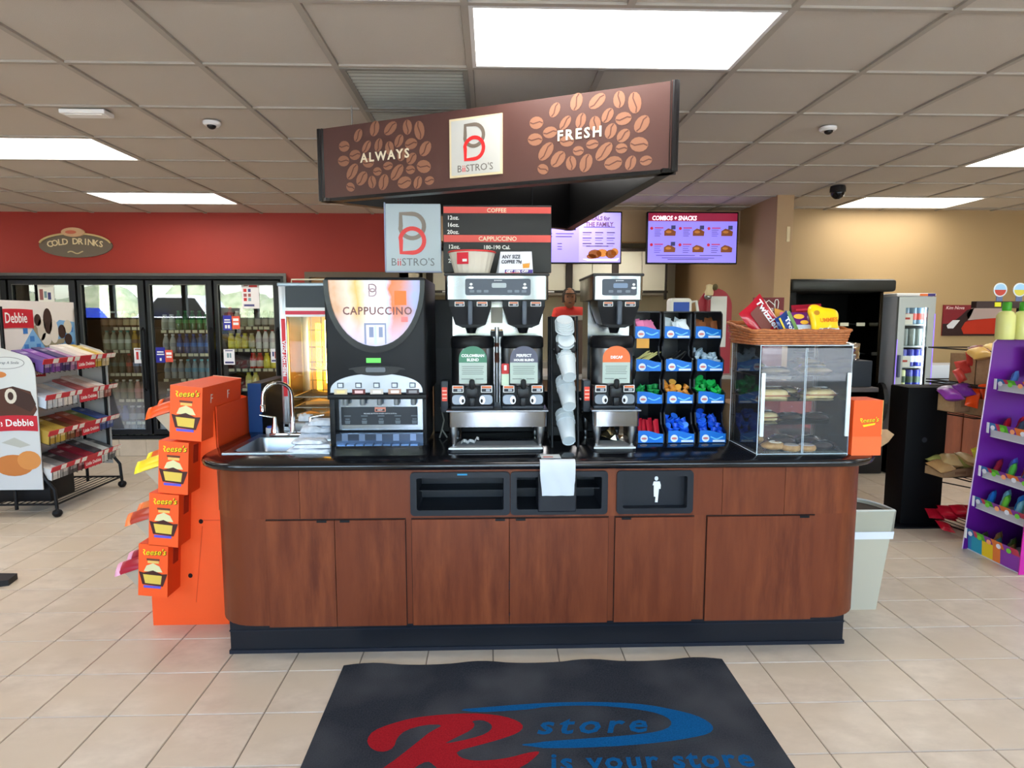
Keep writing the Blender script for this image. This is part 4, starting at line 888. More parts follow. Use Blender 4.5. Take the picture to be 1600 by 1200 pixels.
# cable behind
solo('power_cord', 'grey forked cord on the worktop between cappuccino machine and twin brewer', 'cord', G().tube([(-.275, 3.33, CT+.005), (-.262, 3.33, CT+.05), (-.25, 3.32, CT+.1), (-.265, 3.32, CT+.17)], .004, 6).tube([(-.262, 3.33, CT+.05), (-.235, 3.33, CT+.006)], .004, 6), m((130, 128, 120), .6), 40)
# ================================================================== CUP RACK + CUPS
t = thing('cup_dispenser', 'black upright cup dispenser rack between the coffee brewers', 'cup rack', (.36, 3.2, CT))
for sx in (.297, .425):
    part('side_frame', G().tube([(sx, 3.08, CT+.004), (sx, 3.13, CT+.35), (sx, 3.18, CT+.64), (sx, 3.3, CT+.64), (sx, 3.3, CT+.004), (sx, 3.08, CT+.004)], .006, 6), BLACK, t, 40)
part('back_plate', G().box(.30, .42, 3.3, 3.306, CT+.02, CT+.64), m((28, 28, 30), .5), t)
for z in (.48, .36, .22, .10): part('cross_wire', G().tube([(.297, 3.14, CT+z), (.36, 3.115, CT+z-.006), (.425, 3.14, CT+z)], .004, 6), BLACK, t, 40)
hol = G(); n = 14
for k in range(n):
    a0, a1 = PI+PI*k/n, PI+PI*(k+1)/n
    hol.add([(.361+.055*math.cos(a0), 3.11+.02*math.sin(a0), CT+.505-.02*abs(math.cos(a0))), (.361+.055*math.cos(a1), 3.11+.02*math.sin(a1), CT+.505-.02*abs(math.cos(a1))), (.361+.05*math.cos(a1), 3.11+.02*math.sin(a1), CT+.47-.03*abs(math.sin(a1))), (.361+.05*math.cos(a0), 3.11+.02*math.sin(a0), CT+.47-.03*abs(math.sin(a0)))], [(0, 1, 2, 3)])
hol.rbox(.312, .34, 3.085, 3.12, CT+.465, CT+.52, .008).rbox(.382, .412, 3.085, 3.12, CT+.465, CT+.52, .008)
part('lid_holder', hol, m((20, 21, 24), .4), t, 40)
cupm = m((196, 205, 210), .45)
CPG = G().lathe([(.0, .003), (.029, .003), (.030, 0), (.032, 0), (.0435, .118), (.046, .118), (.0465, .124), (.0435, .125), (.031, .006), (.0, .006)], 20)
cupmesh = CPG.mesh('paper_cup', cupm, 50)
LIDG = G().lathe([(.0, .014), (.036, .014), (.040, .016), (.043, .004), (.047, .003), (.047, 0), (.044, 0), (.041, .003)], 20); lidmesh = LIDG.mesh('cup_cover', cupm, 50)
def putmesh(name, me, loc, direction, label, cat, group):
    o = bpy.data.objects.new(name, me); COL.objects.link(o); o.location = loc
    o.rotation_euler = Vector(direction).to_track_quat('Z', 'Y').to_euler(); return tag(o, label, cat, group)
for q, (z, tl) in enumerate(((.165, 'lowest'), (.315, 'second lowest'), (.455, 'third lowest'))):
    dv = Vector((-.03, .80, .60)).normalized(); zz = CT+z-.13
    for k in range(3):
        p = Vector((.368, 2.99, zz+.03 if q else zz+.015))+dv*(.03*k); putmesh('paper_cup', cupmesh, p, dv, '%s white paper cup in the %s stack of the cup dispenser' % (['outermost', 'middle', 'innermost'][k], tl), 'cup', 'nested paper cups in the dispenser')
for k in range(5):
    putmesh('cup_cover', lidmesh, Vector((.358, 3.115, CT+.575))+Vector((-.01, .5, .86))*(.011*k), (.0, -.55, .83), 'white plastic lid in the top stack of the cup dispenser', 'lid', 'cup lids in the top stack')
for k in range(4):
    putmesh('cup_cover', lidmesh, Vector((.362, 3.10, CT+.522))+Vector((0, .9, .2))*(.011*k), (0, -.85, .52), 'white plastic lid held by the black lid holder of the cup dispenser', 'lid', 'cup lids in the black holder')
g = G().box(.225, .315, 2.84, 2.92, CT+.0005, CT+.0015, 0).box(.235, .28, 2.855, 2.875, CT+.0015, CT+.002, 1); solo('counter_notice', 'small printed card stuck flat on the worktop near the napkin', 'card', g, [m((200, 205, 206), .5), m((180, 90, 80), .5)])
# ================================================================== CONDIMENT ORGANISERS
BLU = m((8, 112, 210), .4); BLU2 = m((60, 170, 236), .4); ORG = m((18, 20, 28), .35)
cols = [(.742, .870), (.896, 1.028), (1.057, 1.190)]
tiers = [(3.285, 1.465), (3.245, 1.298), (3.21, 1.135), (3.17, .94)]
cn_ = ['left', 'middle', 'right']
for ci, (a, b) in enumerate(cols):
    t = thing('condiment_organizer', 'black four-tier condiment organiser with blue bin fronts, %s of three' % cn_[ci], 'organizer', ((a+b)/2, 3.35, CT), group='condiment organisers')
    prof = [(3.168, CT), (3.50, CT), (3.50, 1.60), (3.31, 1.60), (3.285, 1.585), (3.28, 1.47), (3.31, 1.42), (3.30, 1.37), (3.243, 1.35), (3.24, 1.30), (3.272, 1.25), (3.265, 1.2), (3.208, 1.185), (3.205, 1.135), (3.24, 1.08), (3.225, 1.02), (3.168, .985)]
    for xx in (a-.007, b): part('side_panel', G().prism(prof, 'x', xx, xx+.007), ORG, t)
    part('back_panel', G().box(a, b, 3.494, 3.5, CT, 1.6), ORG, t)
    part('top_hood', G().prism([(3.30, 1.6), (3.5, 1.6), (3.5, 1.594), (3.3, 1.594)], 'x', a, b), ORG, t)
    for (y, z) in tiers:
        part('bin_floor', G().prism([(y, z-.002), (3.494, z+.03), (3.494, z+.034), (y, z+.004)], 'x', a, b), ORG, t)
        w = b-a; hh = .062
        pts = [(0, 0), (w, 0), (w, hh*.72)]+[(w*(1-k/12), hh*(.86-.14*math.cos(PI*(1-k/12)*1.0)*-1 if False else .72+.28*(.5-.5*math.cos(PI*min(1, (k/12)*1.35))))) for k in range(1, 13)]
        lb = part('bin_label', G().flat(pts, (a, y-.002, z-.004), X, Z, .003), BLU, t)
        g = G().flat(ell(.03, .022, .019, .019, 14), (a, y-.005, z-.004), X, Z, .0008, 1).flat(ell(.03, .022, .014, .006, 10), (a, y-.0058, z-.004), X, Z, .0006, 2)
        g.ribbon([(.055+.008*k, .024+.006*math.sin(k*.7+2)) for k in range(9)], .006, (a, y-.005, z-.004), X, Z, .0008, 0)
        if ci: g.flat(rect(w*.5, w*.97, .003, .013), (a, y-.005, z-.004), X, Z, .0008, 1)
        part('label_print', g, [m((110, 200, 246), .4), m((216, 228, 236), .5), m((206, 120, 120), .5)], lb)
PODG = G().lathe([(.0, 0), (.012, 0), (.0165, .02), (.019, .02), (.019, .022), (.0, .022)], 12)
def fill(ci, ti, kind, col, n, word, seed, cat, name):
    rn = random.Random(seed); a, b = cols[ci]; y, z = tiers[ti]
    lab = '%s in the %s organiser, %s bin' % (word, cn_[ci], ['top', 'second', 'third', 'bottom'][ti]); grp = '%s, %s column' % (word, cn_[ci])
    if kind == 'pod': mesh = G().lathe([(.0, 0), (.012, 0), (.0165, .02), (.019, .02), (.019, .022), (.0, .022)], 12, mis=[0, 0, 0, 1, 1, 1][:5]).mesh(name, [m(col, .3), m(tuple(min(255, int(c*1.25+24)) for c in col), .25, .2)], 50)
    elif kind == 'packet': mesh = pillow(G(), .038, .06, .005, nx=4, ny=4).mesh(name, m(col, .5), 60)
    elif kind == 'stick': mesh = G().box(-.0025, .0025, -.0008, .0008, -.07, .07).mesh(name, m(col, .5))
    elif kind == 'tube': mesh = pillow(G(), .02, .09, .008, nx=4, ny=4).mesh(name, m(col, .35), 60)
    for k in range(n):
        if kind == 'pod':
            r = k//4; c_ = k % 4; p = (a+.020+c_*(b-a-.04)/3+rn.uniform(-.004, .004), y+.025+r*.024+rn.uniform(-.003, .003), z+.022+r*.0195+rn.uniform(-.002, .004)); rot = (rn.uniform(-1.3, .9), rn.uniform(-.6, .6), rn.uniform(0, 6))
        elif kind == 'packet': p = (a+.022+(b-a-.044)*rn.random(), y+.02+.09*k/n, z+.045+.015*rn.random()+.02*k/n); rot = (-.35+rn.uniform(-.15, .15), rn.uniform(-.5, .5), rn.uniform(-.3, .3))
        elif kind == 'stick': p = (a+.02+(b-a-.05)*k/n, y+.05+.04*rn.random(), z+.055+.006*rn.random()); rot = (rn.uniform(-.5, -.2), 1.05+rn.uniform(-.2, .2), rn.uniform(-.3, .3))
        else: p = (a+.02+(b-a-.04)*k/max(1, n-1), y+.03+.05*rn.random(), z+.06+.008*rn.random()); rot = (-.5+rn.uniform(-.1, .1), rn.uniform(-.15, .15), 0)
        o = bpy.data.objects.new(name, mesh); COL.objects.link(o); o.location = p; o.rotation_euler = rot; tag(o, lab, cat, grp)
fill(0, 0, 'packet', (236, 130, 176), 6, 'pink sweetener packet', 1, 'packet', 'sweetener_packet')
fill(1, 0, 'packet', (226, 236, 240), 9, 'white sugar packet', 2, 'packet', 'sugar_packet')
fill(2, 0, 'packet', (130, 76, 40), 9, 'brown sugar packet', 3, 'packet', 'sugar_packet')
fill(0, 1, 'stick', (196, 190, 120), 9, 'pale wooden stir stick', 4, 'stirrer', 'stir_stick')
fill(1, 1, 'stick', (26, 26, 28), 10, 'black stir straw', 5, 'stirrer', 'stir_straw')
fill(2, 1, 'pod', (150, 172, 190), 14, 'silver creamer cup', 6, 'creamer', 'creamer_cup')
fill(0, 2, 'pod', (26, 130, 66), 12, 'green creamer cup', 7, 'creamer', 'creamer_cup')
fill(1, 2, 'pod', (206, 132, 50), 14, 'caramel creamer cup', 8, 'creamer', 'creamer_cup')
fill(2, 2, 'pod', (20, 156, 66), 18, 'bright green creamer cup', 9, 'creamer', 'creamer_cup')
fill(0, 3, 'tube', (176, 22, 44), 9, 'red creamer tube', 10, 'creamer', 'creamer_tube')
fill(1, 3, 'pod', (24, 84, 214), 18, 'blue creamer cup', 11, 'creamer', 'creamer_cup')
fill(2, 3, 'pod', (20, 76, 206), 22, 'deep blue creamer cup', 12, 'creamer', 'creamer_cup')
a, b = cols[1]; g = G(); g.x = Matrix.Translation((a+.03, 3.265, 1.34)) @ Matrix.Rotation(PI/2, 4, 'X'); g.lathe([(.012, 0), (.019, 0), (.019, .004), (.012, .004)], 16); solo('plastic_ring', 'cream plastic ring among the black stir straws', 'ring', g, m((220, 214, 190), .5), 40)
a, b = cols[0]; solo('sticky_note', 'yellow-orange paper note above the stir sticks in the left organiser', 'note', G().box(a+.01, a+.075, 3.287, 3.288, 1.41, 1.46), m((230, 168, 80), .7))
# ================================================================== PASTRY CASE
x0, x1, y0, y1, z0, z1 = 1.228, 1.655, 2.872, 3.215, CT, 1.442; TH = .005
t = thing('pastry_case', 'clear acrylic pastry case with hinged front doors and white handles', 'display case', ((x0+x1)/2, 3.04, CT))
part('bottom', G().box(x0, x1, y0, y1, z0, z0+.006), ACRYL, t)
part('top', G().box(x0, x1, y0, y1, z1-TH, z1), ACRYL, t)
part('side_wall', G().box(x0, x0+TH, y0, y1, z0, z1), ACRYL, t)
part('side_wall', G().box(x1-TH, x1, y0, y1, z0, z1), ACRYL, t)
part('back_wall', G().box(x0, x1, y1-TH, y1, z0, z1), ACRYL, t)
EDG = m((214, 226, 234), .2)
e = G()
for xa, ya in ((x0, y0), (x1, y0), (x0, y1), (x1, y1)): e.box(xa-.0015, xa+.0015, ya-.0015, ya+.0015, z0, z1)
for za in (z0+.006, z1): e.box(x0, x1, y0-.0015, y0+.0015, za-.0015, za+.0015).box(x0-.0015, x0+.0015, y0, y1, za-.0015, za+.0015).box(x1-.0015, x1+.0015, y0, y1, za-.0015, za+.0015)
part('polished_edges', e, EDG, t)
for a, b, hx in ((x0+.002, 1.437, x0+.004), (1.441, x1-.002, x1-.024)):
    d = part('case_door', G().box(a, b, y0-.006, y0-.002, z0+.01, z1-.012), ACRYL, t)
    part('door_edge', G().box((b-.002 if a < 1.3 else a), (b if a < 1.3 else a+.002), y0-.0065, y0-.0015, z0+.01, z1-.012), EDG, d)
    part('handle_strip', G().rbox(hx, hx+.018, y0-.016, y0-.006, z0+.09, z0+.385, .003), m((222, 232, 236), .3), d, 40)
lev = [z0+.008, 1.075, 1.185, 1.30]
for z in lev[1:]: part('shelf', G().box(x0+TH, x1-TH, y0+.03, y1-TH, z-.004, z), ACRYL, t)
BR = noise_mix('pastry_crust', (176, 122, 66), (214, 168, 104), 40, .6, bump=.3); BRL = noise_mix('bread_soft', (226, 196, 126), (246, 226, 168), 30, .6, bump=.2); CHO = m((70, 40, 28), .4); WRAP = pane('wrapper_film', (.98, .98, .985), 1.3, .1, .04)
def pastry(kind, cx, cy, z, label, rz=0, w=.11, d=.08, h=.04):
    nm = {'roll': 'cinnamon_roll', 'loaf': 'wrapped_sandwich', 'donut': 'donut', 'bun': 'wrapped_bun', 'cake': 'snack_cake'}[kind]
    t = thing(nm, label, 'pastry', (cx, cy, z), (0, 0, rz)); g = G()
    if kind == 'donut':
        g.tube([(.028*math.cos(a), .028*math.sin(a), .016) for a in [2*PI*k/16 for k in range(16)]], .016, 8, True); part('dough', g, CHO if 'chocolate' in label else BR, t, 60, local=True)
        part('icing', G().lathe([(.016, .03), (.028, .0335), (.04, .026)], 16), m((226, 214, 206), .3), t, 60, local=True)
    elif kind == 'roll':
        g.sphere((0, 0, h*.5), w/2, d/2, h*.5, 14, 8); part('dough', g, BR, t, 60, local=True)
        sp = [((.004+.0026*k)*math.cos(k*.55)*w/.11, (.004+.0026*k)*math.sin(k*.55)*d/.11, h*.5+h*.5*math.sqrt(max(.05, 1-(k/17)**2))) for k in range(17)]
        part('swirl', G().tube(sp, .0035, 6), m((236, 226, 206), .4), t, 60, local=True)
    elif kind == 'loaf':
        g.rbox(-w/2, w/2, -d/2, d/2, 0, h, h*.42, 3); part('bread', g, BRL, t, 60, local=True)
        part('filling', G().rbox(-w/2-.002, w/2+.002, -d/2-.002, d/2+.002, h*.42, h*.56, .003), m((190, 110, 70), .5), t, local=True)
        part('film', pillow(G(), w*1.18, d*1.2, h*1.25, (0, 0, h*.62), X, Y, 6, 6, jit=.05), WRAP, t, 60, local=True)
        part('price_label', G().box(-w*.1, w*.28, -d*.2, d*.2, h*1.245, h*1.25+.001), PAPER, t, local=True)
    else:
        g.sphere((0, 0, h*.5), w/2, d/2, h*.5, 12, 6); part('bun', g, BRL if kind == 'bun' else CHO, t, 60, local=True)
        part('film', pillow(G(), w*1.2, d*1.2, h*1.3, (0, 0, h*.65), X, Y, 6, 6, jit=.06), WRAP, t, 60, local=True)
        part('price_label', G().box(-w*.3, w*.2, -d*.15, d*.15, h*1.28, h*1.285), PAPER, t, local=True)
pastry('roll', 1.345, 2.96, lev[0], 'iced cinnamon roll at the bottom front left of the case', 0, .12, .09, .04)
pastry('roll', 1.305, 3.1, lev[0], 'iced cinnamon roll at the bottom rear left of the case', .4, .11, .09, .05)
pastry('donut', 1.415, 2.93, lev[0], 'iced donut left of the case door seam')
pastry('donut', 1.49, 2.93, lev[0], 'iced donut right of the case door seam', .5)
pastry('cake', 1.585, 2.96, lev[0], 'dark wrapped snack cake at the bottom right of the case', .2, .1, .07, .035)
pastry('cake', 1.44, 3.08, lev[0], 'dark wrapped snack cake at the bottom rear of the case', -.2, .12, .08, .04)
pastry('cake', 1.44, 3.0, lev[1], 'dark wrapped snack cake on the second level, left', .1, .11, .08, .03)
pastry('cake', 1.57, 3.0, lev[1], 'dark wrapped snack cake on the second level, right', -.1, .11, .08, .03)
pastry('loaf', 1.325, 2.985, lev[2]-.012, 'long wrapped sub sandwich on the third level, left', 0, .17, .07, .055)
pastry('loaf', 1.56, 2.99, lev[2]-.004, 'wrapped sub sandwich on the third level, right', .05, .15, .07, .045)
pastry('bun', 1.35, 3.0, lev[3], 'flat wrapped bun on the top level, left', .1, .16, .1, .028)
pastry('bun', 1.55, 3.0, lev[3], 'flat wrapped bun on the top level, right', -.1, .16, .1, .03)
pastry('bun', 1.54, 3.06, lev[3]+.042, 'wrapped bun stacked on the top level, right', .2, .13, .09, .025)
pastry('loaf', 1.31, 3.0, lev[1], 'wrapped sandwich on the second level at the far left of the case', .1, .12, .07, .04)
pastry('bun', 1.30, 3.12, lev[2], 'wrapped bun at the rear left of the third level', .3, .12, .09, .035)
pastry('bun', 1.46, 3.10, lev[2], 'wrapped bun at the rear middle of the third level', 0, .12, .09, .035)
pastry('loaf', 1.60, 3.12, lev[3], 'wrapped sandwich at the rear right of the top level', 0, .1, .08, .04)
pastry('loaf', 1.30, 3.12, lev[3], 'wrapped sandwich at the rear left of the top level', 0, .1, .08, .04)
pastry('cake', 1.58, 3.10, lev[0], 'dark wrapped snack cake at the bottom rear right of the case', .4, .11, .08, .035)
# ================================================================== BASKET OF CANDY
bx0, bx1, by0, by1, bz = 1.20, 1.64, 2.885, 3.19, z1+.001
t = thing('wicker_basket', 'brown wicker tray basket on top of the pastry case', 'basket', ((bx0+bx1)/2, 3.04, bz))
part('base', G().box(bx0+.01, bx1-.01, by0+.01, by1-.01, bz+.001, bz+.006), WICKER, t)
def bring(f, lift): # ring outline flared; rear-left corner rises
    pts = []; r = .03; o = rrect(bx0-f, bx1+f, by0-f, by1+f, r, 3)
    out = []
    for i, p in enumerate(o):
        q = o[(i+1) % len(o)]; L = math.hypot(q[0]-p[0], q[1]-p[1]); k = max(1, int(L/.02))
        for j in range(k): out.append((p[0]+(q[0]-p[0])*j/k, p[1]+(q[1]-p[1])*j/k))
    return [(x, y, lift*max(0, (y-by0)/(by1-by0))) for x, y in out]
for lv in range(6):
    rg = bring(.002*lv, .035*lv/5); wv = []
    for k, (x, y, l) in enumerate(rg):
        s = .0035*math.sin(k*PI/2+lv*PI); dx, dy = x-(bx0+bx1)/2, y-(by0+by1)/2; n_ = math.hypot(dx, dy)
        wv.append((x+dx/n_*s, y+dy/n_*s, bz+.006+lv*.0105+l))
    part('weave', G().tube(wv, .0058, 6, True), WICKER, t, 50)
rg = bring(.014, .035); part('rim', G().tube([(x, y, bz+.066+l+.002*math.sin(k*1.3)) for k, (x, y, l) in enumerate(rg)], .0075, 6, True), WICKER, t, 50)
def bag(name, label, w, h, d, loc, u, v, cols, deco, txts, seed=0, cat='candy bag'):
    t = thing(name, label, cat, loc); u, v = Vector(u).normalized(), Vector(v).normalized(); n = u.cross(v)
    part('pouch', pillow(G(), w, h, d, loc, u, v, 10, 10, jit=.08, seed=seed), m(cols[0], .25, coat=.4), t, 60)
    g = G(); o = Vector(loc)+n*(d*.5)
    for pts, mi in deco: g.flat(pts, o+n*.0006*mi, u, v, .0008, mi)
    if deco: part('print', g, [m(c, .35) for c in cols[1:]], t)
    for (s, sz, a, b, col, sh, kw) in txts: text(s, sz, o+u*a+v*b+n*.003, u, v, m(col, .4), t, shear=sh, **kw)
    return t
UP = Vector((0, .25, .97)).normalized()
a = math.radians(-52); u = Vector((math.cos(a), 0, math.sin(a))); v = UP-u*UP.dot(u); v.normalize()
bag('candy_bag', 'red licorice bag lying tilted at the left of the basket', .20, .17, .045, (1.275, 2.99, 1.555), u, v, [(176, 24, 44), (120, 70, 64)], [(rrect(-.07, .05, -.05, .02, .01), 0)], [('Twizzlers', .048, .0, .012, (236, 238, 246), .15, dict(bold=.0012))], 1)
u2 = Vector((math.cos(math.radians(-62)), 0, math.sin(math.radians(-62)))); v2 = UP-u2*UP.dot(u2); v2.normalize()
bag('candy_bag', 'blue candy bag with white letters in the basket', .13, .1, .035, (1.385, 2.965, 1.525), u2, v2, [(32, 60, 130), (110, 150, 90), (230, 200, 60)], [(rrect(-.06, .06, .022, .045, .005), 0), (rect(-.06, .06, -.046, -.034), 1)], [('Trolli', .04, 0, -.012, (226, 234, 250), 0, dict(bold=.0012))], 2)
bag('candy_bag', 'multicoloured fruit candy bag behind the blue one in the basket', .11, .12, .04, (1.42, 3.05, 1.54), (1, 0, -.3), UP, [(206, 150, 70), (220, 110, 150), (120, 150, 70), (240, 210, 60)], [(ell(-.02, .03, .02, .015, 10), 0), (ell(.02, .01, .022, .016, 10), 1), (ell(.015, .04, .018, .012, 10), 2), (ell(-.02, -.01, .02, .02, 10), 1)], [], 3)
bag('candy_bag', 'purple candy bag with pale panel in the basket', .095, .13, .035, (1.472, 3.01, 1.53), (1, 0, 0), UP, [(104, 26, 110), (196, 206, 226), (240, 180, 60), (226, 60, 140)], [(rrect(-.044, .042, -.062, .0, .006), 0), (ell(-.012, .04, .026, .012, 12), 1), (ell(.012, .012, .02, .01, 12), 1), (ell(-.01, -.045, .02, .012, 10), 2)], [('EGGS', .022, .0, -.035, (250, 250, 255), 0, dict(bold=.0008))], 4)
bag('candy_bag', 'dark red and violet candy bag standing at the rear of the basket', .15, .16, .03, (1.56, 3.12, 1.555), (1, 0, .05), UP, [(150, 20, 44), (70, 36, 140), (200, 40, 60)], [(rect(-.06, .06, .01, .03), 0), (rect(-.06, .06, .045, .055), 1)], [], 5)
# yellow wavy bag
yp = [(-.078, -.072), (.078, -.072), (.072, -.03), (.056, .0), (.068, .035), (.062, .06), (.035, .07), (-.01, .073), (-.04, .088), (-.07, .084), (-.084, .06), (-.072, .03), (-.068, -.02)]
t = thing('candy_bag', 'yellow wavy-edged gummy candy bag at the right of the basket', 'candy bag', (1.565, 2.955, 1.53)); o = Vector((1.565, 2.955, 1.53)); n_ = X.cross(UP)
def smooth(pts, it=2):
    for _ in range(it):
        q = []
        for i in range(len(pts)):
            a, b = pts[i], pts[(i+1) % len(pts)]; q += [(a[0]*.75+b[0]*.25, a[1]*.75+b[1]*.25), (a[0]*.25+b[0]*.75, a[1]*.25+b[1]*.75)]
        pts = q
    return pts
sp = [(p[0]*.97, p[1]*1.12+.006) for p in smooth(yp)]; g = G()
lay = [(1, 0), (.97, .008), (.88, .014), (.7, .018)]
for sd in (1, -1):
    rgs = [[o+X*p[0]*s+UP*p[1]*s+n_*(h*sd) for p in sp] for s, h in lay]; k = len(sp)
    for A_, B_ in zip(rgs[:-1], rgs[1:]):
        for i in range(k): g.add([A_[i], A_[(i+1) % k], B_[(i+1) % k], B_[i]], [(0, 1, 2, 3)])
    g.add(rgs[-1], [tuple(range(k))])
part('pouch', g, m((250, 206, 18), .28, coat=.4), t, 50)
text('GUMMIES', .027, o+X*.0+UP*.014+n_*.0195, (1, 0, .1), UP, m((226, 120, 20), .4), t, bold=.0008, sx=.86)
text('Starburst', .024, o+X*.004-UP*.032+n_*.0195, (1, 0, .08), UP, m((240, 240, 246), .4), t, bold=.002, shear=.2); part('print', G().flat(ell(.008, -.026, .058, .012, 16), o+n_*.0175, X, UP, .001).flat(ell(-.045, .058, .014, .012, 10), o+n_*.0175, X, UP, .001, 1), [m((120, 110, 150), .4), m((190, 130, 30), .4)], t)
# things behind the case -------------------------------------------------------------
t = thing('side_counter', 'dark red counter block seen through the pastry case', 'counter', (2.5, 5.0, 0)); part('base', G().rbox(2.2, 2.735, 4.76, 5.3, 0, 1.0, .01), m((140, 52, 50), .5), t); part('top', G().rbox(2.15, 2.95, 4.74, 5.32, 1.0, 1.035, .005), m((70, 62, 60), .4), t)
t = thing('carton_box', 'plain brown cardboard carton behind the left of the pastry case', 'box', (1.29, 3.32, CT)); part('carton', G().box(1.235, 1.38, 3.24, 3.45, CT, CT+.19), CARD, t); part('flap', G().prism([(3.24, CT+.19), (3.245, CT+.19), (3.215, CT+.225), (3.21, CT+.223)], 'x', 1.24, 1.37), CARD, t)
solo('carton_box', 'black carton standing behind the orange box at the worktop end', 'box', G().rbox(2.70, 2.925, 4.80, 5.05, 1.036, 1.235, .003), m((24, 29, 38), .5))
solo('plastic_bag', 'crumpled clear plastic bag on the black carton', 'bag', pillow(G(), .3, .15, .12, (2.72, 4.88, 1.312), (1, 0, -.15), Z, 10, 8, jit=.3, seed=9), CLEARBAG, 60)
t = thing('candy_carton', 'orange candy carton with yellow lettering at the right end of the worktop', 'box', (1.735, 2.93, CT))
part('carton_front', G().rbox(1.667, 1.803, 2.858, 2.99, CT, 1.19, .002), ORANGE, t); part('carton_lower', G().box(1.666, 1.804, 2.856, 2.858, CT, CT+.088), m((255, 110, 56), .5), t)
part('cut_edge', G().box(1.8035, 1.805, 2.858, 2.862, 1.03, 1.19), m((236, 196, 120), .6), t)
RY = m((250, 214, 30), .4); RDK = m((90, 50, 16), .5)
def brand(par, o, u, v, s, local=False, sub=True, ext=.0004):
    n = Vector(u).cross(Vector(v)).normalized(); uu = (Vector(u)+Vector(v)*.16).normalized()
    text("Reese's", s, Vector(o)+Vector(u)*.0012*s/.03-Vector(v)*.0014*s/.03+n*.0006, uu, v, RDK, par, shear=.3, bold=.0007*s/.03, ext=.0003, local=local)
    text("Reese's", s, Vector(o)+n*.0016, uu, v, RY, par, shear=.3, bold=.0002*s/.03, ext=.0003, local=local)
    if sub: part('slogan_band', G().flat([(-s*.9, -s*.45), (s*1.1, -s*.12), (s*1.0, -s*.4), (-s*.7, -s*.74)], Vector(o)+n*.0006, u, v, .0008), RY, par, local=local)
brand(t, (1.738, 2.857, 1.088), X, Z, .03)
part('side_flap', G().prism([(1.804, .94), (1.87, .985), (1.895, 1.02), (1.86, 1.045), (1.804, 1.045)], 'y', 2.905, 2.909), CARD, t)
# ================================================================== HANGING TRIANGLE SIGN
A_, B_, C_ = Vector((-.900, 3.513, 0)), Vector((.775, 2.758, 0)), Vector((.568, 4.613, 0)); zb, zt = 2.192, 2.554
ctr = (A_+B_+C_)/3; t = thing('hanging_sign', 'three-sided brown coffee sign hanging from the ceiling, ALWAYS FRESH', 'sign', (ctr.x, ctr.y, zb))
PANB = m((86, 56, 50), .42, spec=.4)
for nme, P, Q in (('front_panel', A_, B_), ('right_panel', B_, C_), ('rear_panel', C_, A_)):
    d = (Q-P).normalized(); n_ = Vector((d.y, -d.x, 0)); g = G()
    g.add([P+Z*zb, Q+Z*zb, Q+Z*zt, P+Z*zt, P-n_*.02+Z*zb, Q-n_*.02+Z*zb, Q-n_*.02+Z*zt, P-n_*.02+Z*zt], [(0, 1, 2, 3), (0, 4, 5, 1), (1, 5, 6, 2), (2, 6, 7, 3), (3, 7, 4, 0)], 0)
    g.add([P-n_*.02+Z*zb, Q-n_*.02+Z*zb, Q-n_*.02+Z*zt, P-n_*.02+Z*zt], [(3, 2, 1, 0)], 1)
    pn = part(nme, g, [PANB, m((14, 13, 14), .35)], t)
    g = G(); g.add([P+n_*.004+Z*(zb-.012), Q+n_*.004+Z*(zb-.012), Q-n_*.05+Z*(zb-.012), P-n_*.05+Z*(zb-.012), P+n_*.004+Z*(zb+.004), Q+n_*.004+Z*(zb+.004), Q-n_*.05+Z*(zb+.004), P-n_*.05+Z*(zb+.004)], [(0, 3, 2, 1), (4, 5, 6, 7), (0, 1, 5, 4), (1, 2, 6, 5), (2, 3, 7, 6), (3, 0, 4, 7)])
    part('bottom_rail', g, m((20, 19, 20), .3), t)
for P in (A_, B_, C_):
    part('corner_post', G().lathe([(.0, 0), (.016, 0), (.016, zt-zb+.006), (.0, zt-zb+.006)], 8, (P.x, P.y, zb-.008)), m((22, 20, 22), .35), t, 40)
d = (B_-A_).normalized(); n_ = Vector((d.y, -d.x, 0))
BEAN = m((150, 104, 80), .45); BEAN2 = m((98, 62, 52), .5)
beans = [(1.405, 2.52, 0.077, 0.055, 70), (1.499, 2.511, 0.084, 0.054, 34), (1.597, 2.506, 0.072, 0.052, 91), (1.665, 2.484, 0.091, 0.057, 97), (1.304, 2.497, 0.068, 0.047, 59), (1.216, 2.451, 0.067, 0.055, -9), (1.354, 2.436, 0.069, 0.042, 49), (1.426, 2.437, 0.067, 0.046, 70), (1.491, 2.416, 0.067, 0.052, 92), (1.547, 2.445, 0.067, 0.047, 55), (1.617, 2.424, 0.071, 0.055, 1), (1.697, 2.393, 0.078, 0.059, 50), (1.282, 2.402, 0.068, 0.051, 0), (1.21, 2.378, 0.072, 0.055, -9), (1.562, 2.378, 0.067, 0.051, 65), (1.618, 2.353, 0.064, 0.05, 40), (1.263, 2.32, 0.092, 0.057, 49), (1.362, 2.355, 0.067, 0.047, -9), (1.48, 2.33, 0.057, 0.041, 0), (1.533, 2.294, 0.094, 0.055, 45), (1.611, 2.3, 0.053, 0.043, -9), (1.687, 2.309, 0.08, 0.062, -14), (1.321, 2.281, 0.081, 0.058, 44), (1.383, 2.258, 0.063, 0.049, 92), (1.416, 2.308, 0.051, 0.042, -9), (1.452, 2.252, 0.081, 0.057, 70), (1.575, 2.241, 0.08, 0.059, 5), (1.652, 2.235, 0.063, 0.046, 66), (1.718, 2.239, 0.053, 0.042, 1), (1.249, 2.243, 0.055, 0.045, -28)]
